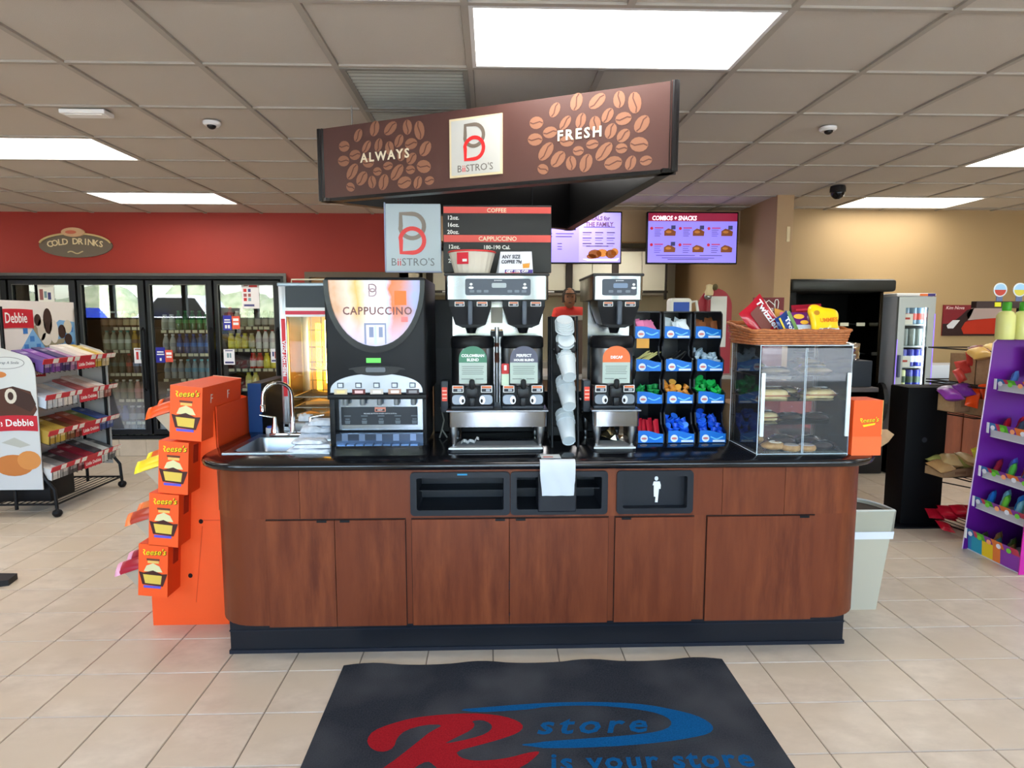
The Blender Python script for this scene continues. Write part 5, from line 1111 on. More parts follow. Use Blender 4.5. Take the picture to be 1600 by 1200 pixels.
for off in (0, -1.062):
    g = G(); o = A_+n_*.0005
    for s, z, L, W, an in beans:
        r = math.radians(an); g.flat(ell(s+off, z, L/2, W/2, 14, r), o, d, Z, .0008, 0)
        cr = [(s+off+math.cos(r)*q*L*.46-math.sin(r)*W*.1*math.sin(q*3), z+math.sin(r)*q*L*.46+math.cos(r)*W*.1*math.sin(q*3)) for q in (-1, -.5, 0, .5, 1)]
        g.ribbon(cr, .0055, o+n_*.0008, d, Z, .0005, 1)
    part('bean_print', g, [BEAN, BEAN2], t)
LET = m((238, 226, 196), .5)
text('ALWAYS', .062, A_+d*.40+Z*2.361+n_*.003, d, Z, LET, t, bold=.0016, space=1.3)
text('FRESH', .062, A_+d*1.42+Z*2.361+n_*.003, d, Z, LET, t, bold=.0016, space=1.3)
part('logo_plate', G().flat(rect(.772, 1.049, 2.239, 2.513), A_+n_*.0005, d, Z, .006, 0).flat(rect(.782, 1.039, 2.249, 2.503), A_+n_*.0065, d, Z, .001, 1), [m((222, 206, 166), .5), m((196, 196, 190), .5)], t)
GRYB = m((120, 108, 96), .5); REDL = m((220, 44, 44), .5)
logoB(A_+d*.858+Z*2.315+n_*.0078, d, Z, .165, GRYB, REDL, t)
GL = m((110, 104, 98), .5); textrow([('B', GL), ('ii', REDL), ("STRO'S", GL)], .046, A_+d*.911+Z*2.263+n_*.0078, d, Z, t)
for P in (A_.lerp(C_, .1), C_.lerp(B_, .3), C_.lerp(B_, .05)):
    part('hanger_wire', G().tube([(P.x, P.y, zt-.02), (P.x, P.y, CZ)], .0045, 6), m((150, 146, 138), .4, .5), t)
# ================================================================== MENU BOARD
t = thing('menu_board', 'hanging menu board with white logo panel and black COFFEE CAPPUCCINO price panel', 'menu board', (-.12, 3.45, 1.812)); yb = 3.45
part('logo_panel', G().rbox(-.556, -.266, yb, yb+.03, 1.812, 2.163, .003), m((180, 194, 202), .4), t)
part('panel_frame', G().box(-.562, -.556, yb-.003, yb+.032, 1.806, 2.169).box(-.562, -.262, yb-.003, yb+.032, 1.806, 1.813), m((150, 160, 190), .4), t)
part('price_panel', G().rbox(-.254, .322, yb+.004, yb+.03, 1.806, 2.158, .003), m((34, 34, 36), .4), t)
SAL = m((226, 92, 84), .45); WHT = m((236, 236, 232), .5)
part('heading_band', G().box(-.250, .318, yb+.001, yb+.004, 2.116, 2.149), SAL, t); part('heading_band', G().box(-.250, .318, yb+.001, yb+.004, 1.966, 2.003), SAL, t)
text('COFFEE', .03, (.03, yb+.0005, 2.121), X, Z, LET, t, bold=.0004); text('CAPPUCCINO', .032, (.035, yb+.0005, 1.973), X, Z, LET, t, bold=.0004)
for k, s in enumerate(('12oz.', '16oz.', '20oz.')):
    text(s, .029, (-.232, yb+.003, 2.083-.037*k), X, Z, WHT, t, align='LEFT', bold=.0007); text(s, .029, (-.228, yb+.003, 1.932-.037*k), X, Z, WHT, t, align='LEFT', bold=.0007)
text('180-190 Cal.', .028, (.03, yb+.003, 1.93), X, Z, WHT, t, bold=.0006)
logoB((-.475, yb-.0005, 1.905), X, Z, .21, m((140, 130, 122), .5), m((226, 74, 74), .5), t)
GL = m((120, 124, 128), .5); textrow([('B', GL), ('ii', m((220, 70, 74), .5)), ("STRO'S", GL)], .056, (-.411, yb-.0005, 1.842), X, Z, t)
for x in (-.42, .22): part('hanger_rod', G().tube([(x, yb+.015, 2.15), (x, yb+.015, 2.5)], .004, 6), BLACK, t)
# bucket and tent card on the twin brewer
HT = 1.775
t = thing('paper_bucket', 'paper filter bucket with red rim and red label on the twin brewer', 'bucket', (-.093, 3.16, HT))
g = G(); pl = 40; pr = [(.083, 0), (.112, .105)]
vs_ = []; fs_ = []
for r, z in pr:
    for k in range(pl): rr = r*(1+(.012 if k % 2 else -.012)); vs_.append((-.093+rr*math.cos(2*PI*k/pl), 3.16+rr*math.sin(2*PI*k/pl), HT+z))
fs_ = [(k, (k+1) % pl, pl+(k+1) % pl, pl+k) for k in range(pl)]+[tuple(range(pl))[::-1]]
g.add(vs_, fs_); part('pleated_wall', g, m((216, 208, 194), .7), t)
part('rim', G().tube([(-.093+.114*math.cos(a), 3.16+.114*math.sin(a), HT+.107) for a in [2*PI*k/28 for k in range(28)]], .004, 6, True), m((206, 50, 50), .5), t, 40)
g = G(); o = Vector((-.135, 3.068, HT+.045)); uv = Vector((1, -.35, 0)).normalized(); g.flat(rect(-.028, .03, 0, .055), o, uv, (0, -.25, .97), .001, 0).flat(rect(.0, .022, .012, .024), o+Vector((0, -.0015, 0)), uv, (0, -.25, .97), .001, 1); part('red_label', g, [m((214, 44, 60), .5), PAPER], t)
t = thing('tent_card', 'folded ANY SIZE COFFEE tent card on the twin brewer', 'card', (.11, 3.12, HT))
g = G(); a0 = Vector((.035, 3.065, HT)); a1 = Vector((.198, 3.05, HT)); apx = Vector((0, .045, .107))
for sgn, mi in ((1, 0),):
    g.add([a0, a1, a1+apx-Vector((.004, 0, 0)), a0+apx+Vector((.01, 0, 0))], [(0, 1, 2, 3)], 0); g.add([a0+Vector((0, .09, 0)), a1+Vector((0, .09, 0)), a1+apx-Vector((.004, 0, 0)), a0+apx+Vector((.01, 0, 0))], [(3, 2, 1, 0)], 0)
    g.add([a0+Vector((-.012, .045, 0)), a0, a0+apx+Vector((.01, 0, 0))], [(0, 1, 2)], 1)
part('folded_card', g, [m((196, 200, 210), .6), m((170, 178, 190), .6)], t)
uu = (a1-a0).normalized(); vv = (apx-uu*apx.dot(uu)).normalized(); nn = uu.cross(vv)
text('ANY SIZE', .026, a0+uu*.058+vv*.08+nn*.001, uu, vv, m((40, 44, 56), .5), t, sx=.8, bold=.0006); text('COFFEE 79¢', .024, a0+uu*.06+vv*.054+nn*.001, uu, vv, m((40, 44, 56), .5), t, sx=.78, bold=.0008)
g = G().flat([(.11, .08), (.15, .083), (.146, .052), (.114, .05)], a0+nn*.0008, uu, vv, .0006, 2).flat([(.113, .055), (.148, .057), (.145, .03), (.115, .028)], a0+nn*.0008, uu, vv, .0006, 0).flat(rect(.03, .162, .0, .02), a0+nn*.0008, uu, vv, .0006, 1).flat(rect(.03, .1, .0, .005), a0+nn*.0016, uu, vv, .0006, 3)
part('card_print', g, [m((190, 130, 40), .5), m((64, 50, 130), .5), m((226, 228, 226), .5), m((214, 50, 60), .5)], t)
text('GET 15% OFF', .018, a0+uu*.088+vv*.004+nn*.003, uu, vv, WHITE, t, bold=.0005)
# ================================================================== FLOOR MAT
t = thing('door_mat', 'charcoal entrance mat with red R and blue store logo', 'mat', (.19, 2.2, 0))
mx0, mx1, my0, my1 = -.672, 1.056, 1.55, 2.757
g = G(); nx, ny = 40, 24; vs_ = []; fs_ = []
for j in range(ny+1):
    for i in range(nx+1):
        x, y = mx0+(mx1-mx0)*i/nx, my0+(my1-my0)*j/ny; wv = .007*max(0, math.sin(i*.55))*max(0, (j-ny+3)/3)
        vs_.append((x, y+(.006*math.sin(i*.55) if j == ny else 0), .006+wv))
for j in range(ny):
    for i in range(nx): k = j*(nx+1)+i; fs_.append((k, k+1, k+nx+2, k+nx+1))
g.add(vs_, fs_); g.add([(v[0], v[1], .001) for v in vs_], [f[::-1] for f in fs_])
bd_ = [i for i in range(nx+1)]+[(nx+1)*j+nx for j in range(1, ny+1)]+[(nx+1)*ny+i for i in range(nx-1, -1, -1)]+[(nx+1)*j for j in range(ny-1, 0, -1)]
N = len(vs_)
g.add([vs_[i] for i in bd_]+[(vs_[i][0], vs_[i][1], .001) for i in bd_], [(k, (k+1) % len(bd_), len(bd_)+(k+1) % len(bd_), len(bd_)+k) for k in range(len(bd_))])
part('mat_pile', g, noise_mix('mat_carpet', (33, 36, 42), (55, 58, 65), 160, .95, bump=.5, spec=.1, c3=(66, 68, 72), scale2=3), t, 60)
MR = noise_mix('mat_red', (138, 20, 28), (164, 30, 38), 160, .95, bump=.4, spec=.1); MB = noise_mix('mat_blue', (6, 70, 118), (14, 90, 144), 160, .95, bump=.4, spec=.1)
def fillpoly(g, outer, holes=(), z=.007):
    bm = bmesh.new(); ed = []
    for lp in [outer]+list(holes):
        vv_ = [bm.verts.new((x, y, z)) for x, y in lp]; ed += [bm.edges.new((vv_[i], vv_[(i+1) % len(vv_)])) for i in range(len(vv_))]
    bmesh.ops.triangle_fill(bm, use_beauty=True, edges=ed); bm.verts.index_update()
    g.add([v.co[:] for v in bm.verts], [[v.index for v in f.verts] for f in bm.faces]); bm.free(); return g
Rp = [(-0.469, 2.242), (-0.455, 2.29), (-0.402, 2.326), (-0.321, 2.362), (-0.246, 2.377), (-0.136, 2.387), (-0.041, 2.384), (0.047, 2.363), (0.101, 2.331), (0.12, 2.296), (0.098, 2.26), (0.029, 2.226), (-0.054, 2.194), (-0.135, 2.166), (-0.118, 2.132), (-0.072, 2.113), (-0.003, 2.114), (0.062, 2.126), (0.118, 2.147), (0.17, 2.158), (0.163, 2.138), (0.11, 2.08), (.02, 2.035), (-.09, 2.022), (-.17, 2.05), (-.21, 2.1), (-0.231, 2.118), (-0.268, 2.092), (-0.292, 2.054), (-.32, 1.99), (-.38, 1.94), (-.46, 1.93), (-.48, 1.97), (-.44, 2.02), (-0.375, 2.096), (-0.338, 2.139), (-0.273, 2.228), (-0.236, 2.279), (-0.186, 2.319), (-0.262, 2.321), (-0.333, 2.29), (-0.358, 2.246), (-0.361, 2.192), (-0.388, 2.17), (-0.424, 2.175), (-0.454, 2.203)]
Rh = [(-0.183, 2.205), (-0.149, 2.232), (-0.077, 2.286), (-0.068, 2.319), (-0.084, 2.337), (-0.041, 2.344), (-0.008, 2.321), (0.0, 2.292), (-0.024, 2.26), (-0.081, 2.233)]
part('red_letter', fillpoly(G(), smooth(Rp, 1), [smooth(Rh, 1)]), MR, t)
sw = [(-0.148, 2.412), (-0.014, 2.426), (0.169, 2.444), (0.341, 2.448), (0.507, 2.44), (0.629, 2.42), (0.722, 2.386), (0.801, 2.348), (0.841, 2.303), (0.847, 2.264), (0.817, 2.232), (0.741, 2.211), (0.635, 2.191), (0.496, 2.176), (0.34, 2.169), (0.187, 2.171), (0.166, 2.177), (0.09, 2.194), (0.168, 2.202), (0.19, 2.209), (0.348, 2.22), (0.487, 2.231), (0.596, 2.244), (0.666, 2.266), (0.696, 2.299), (0.686, 2.338), (0.639, 2.371), (0.555, 2.398), (0.434, 2.419), (0.321, 2.424), (0.207, 2.419), (0.155, 2.405), (0.07, 2.398), (-0.058, 2.391)]
part('blue_swoosh', fillpoly(G(), smooth(sw, 1)), MB, t)
text('store', .148, (.375, 2.252, .0072), X, Y, MB, t, shear=.3, bold=.003, ext=.0003, space=1.25, sx=1.08)
text('is your store', .125, (.56, 2.055, .0072), X, Y, MB, t, shear=.1, bold=.003, ext=.0003, space=1.15, sx=.95)
# ================================================================== TRASH CAN
t = thing('trash_can', 'grey half-round trash can with white liner beside the counter end', 'trash can', (2.0, 3.4, 0))
def dshape(x0, x1, y0, dep, k=14): 
    cx_, rx = (x0+x1)/2, (x1-x0)/2
    return [(cx_+rx*math.cos(a), y0+dep*math.sin(a)**.8 if math.sin(a) > 0 else y0) for a in [PI*i/k for i in range(k+1)]]
levs = [(0, 1.84, 2.07, .20), (.42, 1.815, 2.125, .25), (.545, 1.80, 2.14, .265)]
g = G(); rg = [[(x, y, z) for x, y in dshape(a, b, 3.235+(.0 if z else 0), dp)] for z, a, b, dp in levs]; k = len(rg[0])
for A1, B1 in zip(rg[:-1], rg[1:]):
    for i in range(k): g.add([A1[i], A1[(i+1) % k], B1[(i+1) % k], B1[i]], [(0, 1, 2, 3)])
g.add(rg[0], [tuple(range(k))]); part('bin_body', g, m((188, 180, 156), .55), t, 50)
part('rim', G().tube([(x, y, .548) for x, y, z in rg[2]], .006, 6, True), m((206, 204, 192), .5), t, 40)
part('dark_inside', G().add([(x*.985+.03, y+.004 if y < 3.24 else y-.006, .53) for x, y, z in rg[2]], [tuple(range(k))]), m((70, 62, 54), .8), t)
g = G(); l1 = [(x, y, .40) for x, y in dshape(1.808, 2.132, 3.229, .262)]; l2 = [(x, y, .55) for x, y in dshape(1.796, 2.144, 3.229, .275)]
for i in range(k): g.add([l1[i], l1[(i+1) % k], l2[(i+1) % k], l2[i]], [(0, 1, 2, 3)])
part('liner', g, pane('liner_film', (.95, .95, .93), 1.3, .3, .25, (206, 200, 184)), t, 50)
g = G(); l1 = [(x, y, .395) for x, y in dshape(1.806, 2.134, 3.226, .266)]; l2 = [(x, y, .435) for x, y in dshape(1.803, 2.138, 3.226, .268)]
for i in range(k): g.add([l1[i], l1[(i+1) % k], l2[(i+1) % k], l2[i]], [(0, 1, 2, 3)])
part('liner_hem', g, m((222, 224, 228), .5), t, 50)
# ================================================================== ORANGE CANDY DISPLAY
t = thing('candy_display', 'tall orange cardboard candy display beside the counter with four angled trays', 'display stand', (-1.55, 3.35, 0))
side = [(-1.735, 0), (-1.352, 0), (-1.352, .2), (-1.378, 1.13), (-1.405, 1.135), (-1.43, 1.06), (-1.735, .15)]
part('side_panel', G().prism(side, 'y', 3.18, 3.186), ORANGE, t); part('side_panel', G().prism(side, 'y', 3.60, 3.606), ORANGE, t)
part('rear_panel', G().box(-1.372, -1.366, 3.187, 3.60, .02, 1.128), ORANGE_D, t)
g = G(); 
g.add([(-1.733, 3.187, .15), (-1.733, 3.599, .15), (-1.43, 3.599, 1.06), (-1.43, 3.187, 1.06)], [(0, 1, 2, 3)]); g.add([(-1.733, 3.187, 0), (-1.733, 3.599, 0), (-1.733, 3.599, .15), (-1.733, 3.187, .15)], [(0, 1, 2, 3)])
part('face_panel', g, ORANGE, t)
for hx, hz in ((-1.395, .835), (-1.468, .545), (-1.535, .262)): part('punched_hole', G().prism(ell(hx, hz, .011, .012, 14), 'y', 3.1785, 3.1795), m((40, 12, 8), .8), t)
part('fold_lines', G().flat(rect(-1.468, -1.36, .548, .553), (0, 3.18, 0), X, Z, .0006).flat([(-1.515, .12), (-1.511, .12), (-1.46, .52), (-1.464, .52)], (0, 3.18, 0), X, Z, .0006), ORANGE_D, t)
trays = [(-1.452, 1.115, .15, .26, 2), (-1.525, .852, .14, .255, 1), (-1.585, .594, .14, .26, 1), (-1.650, .342, .14, .26, 1)]
tn = ['top', 'second', 'third', 'lowest']
for q, (cx, cz, w, h, _) in enumerate(trays):
    an = math.radians(-6.5); ca, sa = math.cos(an), math.sin(an)
    u = Vector((ca, 0, -sa*-1)); u = Vector((math.cos(.1), 0, -math.sin(.1))); v = Vector((math.sin(.1)*.7, 0, 1)).normalized(); o = Vector((cx, 3.05, cz))
    def P(a, b, y): return o+u*a+v*b+Y*y
    dep = .47 if q == 0 else .45; hw, hh = w/2, h/2
    g = G(); c8 = [P(-hw, -hh, 0), P(hw, -hh, 0), P(hw, hh, 0), P(-hw, hh, 0), P(-hw, -hh, dep), P(hw, -hh, dep), P(hw, hh, dep), P(-hw, hh, dep)]
    g.add(c8, [(0, 1, 2, 3), (4, 7, 6, 5), (0, 4, 5, 1)], 0); g.add(c8, [(1, 5, 6, 2)], 1); g.add(c8, [(3, 2, 6, 7)], 0)
    g.add([P(-hw, -hh, 0), P(-hw, -hh, dep), P(-hw, -hh*.2, dep), P(-hw, -hh*.2, 0)], [(0, 1, 2, 3)], 0)
    tr = part('tray', g, [ORANGE, ORANGE_D], t)
    if q == 0:
        for yy in (.10, .30):
            text('F', .062, P(hw, .045, yy)+X*.001, Y, v, m((206, 190, 180), .5), tr)
        part('top_edge', G().tube([P(-hw, hh, dep), P(hw, hh, dep)], .003, 5), m((250, 190, 160), .6), tr)
    else:
        part('lock_tab', G().flat(rect(.0, .05, -.11, -.02), P(hw-.0, hh-.0, .05), Y, v, .002), m((150, 34, 12), .6), tr)
    brand(tr, P(.0, hh*.62, -.0012), u, v, .042, sub=False)
    g = G(); oo = P(0, -.012, -.001); u_, v_ = u, v; u, v = u*1.28, v*1.22
    g.flat(rect(-.024, .024, .052, .060), oo, u, v, .0006, 3).flat(rect(-.02, .022, .041, .051), oo, u, v, .0006, 4)
    g.flat([(-.034, .006), (-.024, .03), (.0, .041), (.024, .03), (.036, .006)], oo, u, v, .0008, 1)
    g.flat([(-.052, .004), (-.034, .0), (0, .012), (.034, -.002), (.054, .0), (.038, -.052), (-.038, -.048)], oo+Y*-.001, u, v, .0006, 0)
    g.flat([(-.036, -.006), (.034, -.008), (.03, -.044), (-.028, -.042)], oo+Y*-.0018, u, v, .0006, 2).flat(rect(-.034, .03, -.062, -.052), oo, u, v, .0006, 5)
    part('candy_print', g, [m((74, 36, 30), .5), m((226, 214, 160), .5), m((226, 190, 80), .5), m((110, 60, 40), .5), m((236, 190, 100), .5), m((100, 90, 200), .5)], tr); u, v = u_, v_
    # open flap with grey inside, and packs spilling out on the shopping side
    part('flap', G().prism([(P(-hw, -hh*.85, 0).x, P(-hw, -hh*.85, 0).z), (P(-hw, -hh*.85, 0).x-.002, P(-hw, -hh*.1, 0).z+.005), (P(-hw, 0, 0).x-.085, P(-hw, -hh*.05, 0).z-.012)], 'y', 3.07, 3.074), CARDGREY, tr)
    for k in range(4):
        pk = [[(236, 84, 24), (110, 36, 30)], [(240, 206, 40), (226, 96, 36)], [(176, 60, 36), (226, 120, 60)], [(166, 26, 44), (150, 20, 40)]][q]
        c = P(-hw, 0, 0)+Vector((-.05+.014*(k % 2)+.01*(k//2), .035+.075*k, .01+.028*(k % 2)+.012*(k//2))); col = pk[k % 2]
        tk = thing('candy_pack', '%s candy pack sticking out of the %s orange tray, %s' % ({'0': 'brown and orange', '1': 'yellow and orange', '2': 'brown-orange', '3': 'crimson'}[str(q)], tn[q], ['nearest', 'second', 'third', 'farthest'][k]), 'candy pack', c)
        part('wrapper', pillow(G(), .15, .075, .034, c, (math.cos(.32), 0, math.sin(.32)), (-.1, .75, .6), 8, 6, jit=.05, seed=q*4+k), m(col, .3), tk, 60)
        part('bright_end', pillow(G(), .04, .078, .037, c+Vector((-.058*math.cos(.32), 0, -.058*math.sin(.32))), (math.cos(.32), 0, math.sin(.32)), (-.1, .75, .6), 4, 4), m([(255, 96, 30), (250, 226, 50), (255, 130, 70), (240, 170, 190)][q], .3), tk, 60)
# ================================================================== SNACK RACK (left)
t = thing('snack_rack', 'black wire snack-cake rack with white side panels and picture header', 'shelf rack', (-3.65, 5.47, 0))
ry0, ry1, rxf, rxb = 5.02, 5.91, -3.45, -3.76
for y in (ry0, ry1):
    part('post', G().tube([(-3.53, y, .36), (-3.53, y, 1.22)], .014, 8).tube([(-3.53, y, .36), (-3.50, y, .3), (-3.44, y, .22), (-3.43, y, .07)], .013, 8), BLACK, t, 40)
    part('rear_post', G().tube([(-3.74, y, .06), (-3.74, y, 1.65)], .013, 8), BLACK, t, 40)
    for x in (-3.43, -3.92): 
        part('caster', G().lathe([(.0, 0), (.02, .002), (.034, .02), (.036, .035), (.03, .05), (.012, .06), (.01, .075)], 12, (x, y, 0)), BLACK, t, 40)
br = G().tube([(-3.43, ry0, .10), (-3.43, ry1, .10)], .009, 6).tube([(-3.92, ry0, .10), (-3.92, ry1, .10)], .009, 6)
for y in (ry0, ry1): br.tube([(-3.43, y, .1), (-3.92, y, .1)], .009, 6)
part('base_frame', br, BLACK, t, 40)
bw = G()
for k in range(9): bw.tube([(-3.47-.05*k, ry0, .105), (-3.47-.05*k, ry1, .105)], .0035, 5)
part('base_wires', bw, BLACK, t)
part('back_panel', G().box(-3.765, -3.755, ry0+.02, ry1-.01, .33, 1.27), m((226, 228, 230), .5), t)
part('header_board', G().box(-3.77, -3.755, 4.80, ry1, 1.285, 1.70), m((222, 218, 212), .5), t)
# header picture: checkered cloth, dish with dipped snack cakes
g = G(); o = (-3.7545, ry0-.02, 1.285); U, V = Y, Z
g.flat([(.2, .0), (.9, .0), (.9, .24), (.7, .26), (.55, .17), (.38, .2)], o, U, V, .001, 0)
for i in range(9):
    for j in range(3):
        if (i+j) % 2 == 0: g.flat(rect(.26+i*.07, .26+i*.07+.05, .02+j*.065, .02+j*.065+.045), (o[0]+.001, o[1], o[2]), U, V, .0006, 1)
g.flat([(.36, .2), (.5, .03), (.74, .06), (.76, .1), (.5, .08), (.4, .22)], (o[0]+.0018, o[1], o[2]), U, V, .001, 2)
for (a, b, c, d_, mi) in ((.47, .18, .05, .09, 3), (.52, .1, .06, .055, 4), (.62, .16, .055, .1, 4), (.55, .25, .055, .11, 5), (.43, .26, .04, .05, 5), (.72, .16, .05, .06, 5), (.80, .2, .055, .06, 6), (.80, .09, .05, .05, 5)):
    g.flat(ell(a, b, c, d_, 16), (o[0]+.003, o[1], o[2]), U, V, .0008, mi)
part('header_picture', g, [m((120, 170, 214), .5), m((60, 120, 190), .5), m((150, 140, 116), .4), m((196, 190, 176), .5), m((214, 208, 198), .5), m((58, 40, 34), .5), m((206, 200, 180), .5)], t)
RIB = m((188, 34, 48), .45)
def ribbon_band(o, U, V, a, b, h, par):
    n = 12; pts = [(a+(b-a)*i/n, .02*math.sin(i/n*2.4)) for i in range(n+1)]; out = [(p[0], p[1]-h/2) for p in pts]+[(p[0], p[1]+h/2) for p in pts[::-1]]
    return part('brand_ribbon', G().flat(out, o, U, V, .002), RIB, par)
ribbon_band((-3.752, 4.80, 1.54), Y, Z, 0, .58, .15, t); text('Little Debbie', .115, (-3.748, 5.09, 1.525), Y, (0, .0, 1), PAPER, t, bold=.001, sx=.72)
ribbon_band((-3.7545, ry0+.02, 1.11), Y, Z, 0, .44, .1, t); text('Little Debbie', .07, (-3.7515, ry0+.24, 1.095), Y, Z, PAPER, t, bold=.001)
def sidepanel(y, pic):
    a, b = -4.02, -3.512; pts = [(a, .225), (b, .225), (b+.006, 1.12)]+[(b+.006-.08+.08*math.cos(q), 1.12+.16*math.sin(q)) for q in [PI/2*k/6 for k in range(7)]]+[((a+b)/2, 1.34), (a+.08, 1.28), (a, 1.12)]
    sp_ = part('side_sign', G().prism(pts, 'y', y-.004, y+.004), m((200, 202, 202), .5), t)
    if pic:
        g = G(); o = (0, y-.0045, 0)
        g.flat([(-3.85, .80), (-3.6, .72), (-3.51, .86), (-3.55, 1.0), (-3.68, 1.04), (-3.85, 1.0)], o, X, Z, .001, 0).flat([(-3.72, .92), (-3.56, .84), (-3.515, .9), (-3.54, .97), (-3.68, 1.04)], (0, y-.0055, 0), X, Z, .001, 1).flat(ell(-3.70, .965, .045, .06, 14), (0, y-.0065, 0), X, Z, .0006, 2).flat(ell(-3.70, .965, .022, .032, 12), (0, y-.0075, 0), X, Z, .0006, 1)
        g.flat(ell(-3.78, 1.13, .06, .025, 12), o, X, Z, .001, 3)
        g.flat(ell(-3.72, .42, .15, .085, 20), o, X, Z, .001, 3).flat(ell(-3.60, .46, .09, .075, 18), (0, y-.0055, 0), X, Z, .001, 4).flat([(-3.8, .60), (-3.66, .56), (-3.58, .58), (-3.7, .64)], o, X, Z, .001, 5)
        part('picture', g, [m((78, 44, 30), .5), m((58, 34, 26), .5), m((206, 196, 180), .5), m((190, 116, 56), .5), m((206, 136, 70), .5), m((176, 176, 166), .5)], sp_)
        ribbon_band((-3.95, y-.0055, .735), X, Z, 0, .435, .12, sp_); text('Little Debbie', .078, (-3.735, y-.008, .73), (1, 0, .04), Z, PAPER, sp_, bold=.001, sx=.95)
        part('slogan_oval', G().ribbon(ell(-3.72, 1.22, .14, .045, 24), .004, (0, y-.0045, 0), X, Z, .0008, 0, True), m((120, 120, 124), .5), sp_); text('Unwrap A Smile', .03, (-3.72, y-.005, 1.212), X, Z, m((110, 110, 116), .5), sp_, shear=.25)
sidepanel(ry0-.015, True); sidepanel(ry1+.02, False)
shf = [1.235, .955, .672, .385]
STR = m((196, 46, 60), .45); rn = random.Random(11)
boxcols = [[(90, 60, 130), (120, 70, 150), (60, 50, 96), (150, 110, 150), (210, 200, 190), (226, 216, 200), (190, 160, 60), (206, 190, 150)], [(190, 200, 214), (206, 212, 220), (226, 220, 214), (190, 200, 210), (170, 90, 90), (206, 180, 170), (220, 214, 210), (150, 90, 80)], [(170, 140, 60), (190, 160, 70), (110, 70, 40), (140, 60, 50), (160, 80, 60), (110, 130, 70), (60, 80, 140), (70, 90, 150)], [(206, 206, 204), (150, 150, 150), (70, 66, 70), (120, 60, 70), (150, 40, 56), (80, 76, 80), (206, 214, 214), (90, 96, 100)]]
words = [['violet', 'purple', 'indigo', 'lilac', 'cream', 'ivory', 'gold', 'tan'], ['pale blue', 'ice blue', 'white', 'light grey blue', 'rose red', 'blush', 'off-white', 'dull red'], ['golden', 'amber', 'chocolate', 'brick red', 'russet', 'moss green', 'blue', 'denim blue'], ['white', 'grey', 'charcoal', 'wine red', 'crimson', 'slate', 'mint white', 'steel grey']]
sn = ['top', 'second', 'third', 'lowest']
for si, z in enumerate(shf):
    # tray slopes down to the front edge (x = -3.45)
    sf = G(); zr = z+.03
    for k in range(15): yy = ry0+.02+k*(ry1-ry0-.04)/14; sf.tube([(-3.455, yy, z+.0), (-3.46, yy, z-.105), (-3.745, yy, zr-.03)], .003, 5)
    sf.tube([(-3.745, ry0, zr-.03), (-3.745, ry1, zr-.03)], .008, 6).tube([(-3.745, ry0, zr+.02), (-3.745, ry1, zr+.02)], .006, 6)
    sh = part('shelf', sf, BLACK, t)
    part('price_rail', G().prism([(-3.452, z-.026), (-3.448, z-.03), (-3.434, z+.010), (-3.438, z+.012)], 'y', ry0-.01, ry1+.03), STR, sh)
    for k, yy in enumerate((ry0+.1, ry0+.27, ry0+.36, ry0+.58, ry0+.67, ry0+.80, ry1-.02)):
        tgs = G().add([(-3.4475, yy, z-.027), (-3.4475, yy+.062, z-.027), (-3.4345, yy+.062, z+.009), (-3.4345, yy, z+.009), (-3.4455, yy, z-.027), (-3.4455, yy+.062, z-.027), (-3.4325, yy+.062, z+.009), (-3.4325, yy, z+.009)], [(0, 3, 2, 1), (4, 5, 6, 7), (0, 1, 5, 4), (1, 2, 6, 5), (2, 3, 7, 6), (3, 0, 4, 7)])
        part('price_tag', tgs, PAPER, sh)
    part('rail_banner', G().box(-3.45, -3.447, ry0+.40, ry0+.64, z-.098, z-.028), STR, sh); text('Little Debbie', .04, (-3.4465, ry0+.52, z-.074), Y, Z, PAPER, sh, bold=.0004)
    for k in range(8):
        a = ry0+.012+k*.108; hgt = rn.uniform(.085, .11) + (.02 if k in (4, 5, 6) else 0); dpt = .24
        if si == 1 and k < 3: hgt = .085
        g = G(); sl = (zr-z+.075)/.285; xa = -3.465; b4 = [(xa, z-.098), (xa-dpt, z-.098+sl*dpt)]; nx_, nz_ = sl/math.hypot(1, sl), 1/math.hypot(1, sl)
        poly = [b4[0], b4[1], (b4[1][0]+nx_*hgt*.3, b4[1][1]+nz_*hgt), (b4[0][0]+nx_*hgt*.3, b4[0][1]+nz_*hgt)]
        tk = thing('snack_box', '%s snack-cake box on the %s wire rack shelf, %s from near end' % (words[si][k], sn[si], ['first', 'second', 'third', 'fourth', 'fifth', 'sixth', 'seventh', 'last'][k]), 'snack box', (xa-.12, a+.05, z-.03))
        part('carton', G().prism(poly, 'y', a, a+.098), m(boxcols[si][k], .4), tk)
        fx = (poly[0][0]+poly[3][0])/2
        part('carton_print', G().add([(poly[0][0]+.001, a+.012, poly[0][1]+hgt*.25), (poly[0][0]+.001, a+.086, poly[0][1]+hgt*.25), (poly[3][0]+.001, a+.086, poly[3][1]-hgt*.2), (poly[3][0]+.001, a+.012, poly[3][1]-hgt*.2)], [(0, 1, 2, 3)]).add([(poly[3][0]-.02, a+.02, poly[3][1]+.0012), (poly[2][0]+.05, a+.02, poly[2][1]+.0012-.05*sl), (poly[2][0]+.05, a+.08, poly[2][1]+.0012-.05*sl), (poly[3][0]-.02, a+.08, poly[3][1]+.0012)], [(0, 1, 2, 3)]), m(tuple(min(255, int(c*.55+110)) for c in boxcols[si][k]), .4), tk)
solo('storage_box', 'black plastic box on the floor under the snack rack', 'box', G().rbox(-3.92, -3.5, 5.06, 5.36, .112, .3, .01), BLACK, 40)
solo('rack_foot', 'black rubber foot of a fixture at the left picture edge', 'fixture base', G().prism([(-3.2, 3.55), (-2.84, 3.70), (-2.86, 3.80), (-3.2, 3.82)], 'z', .0, .035), m((28, 28, 30), .5))
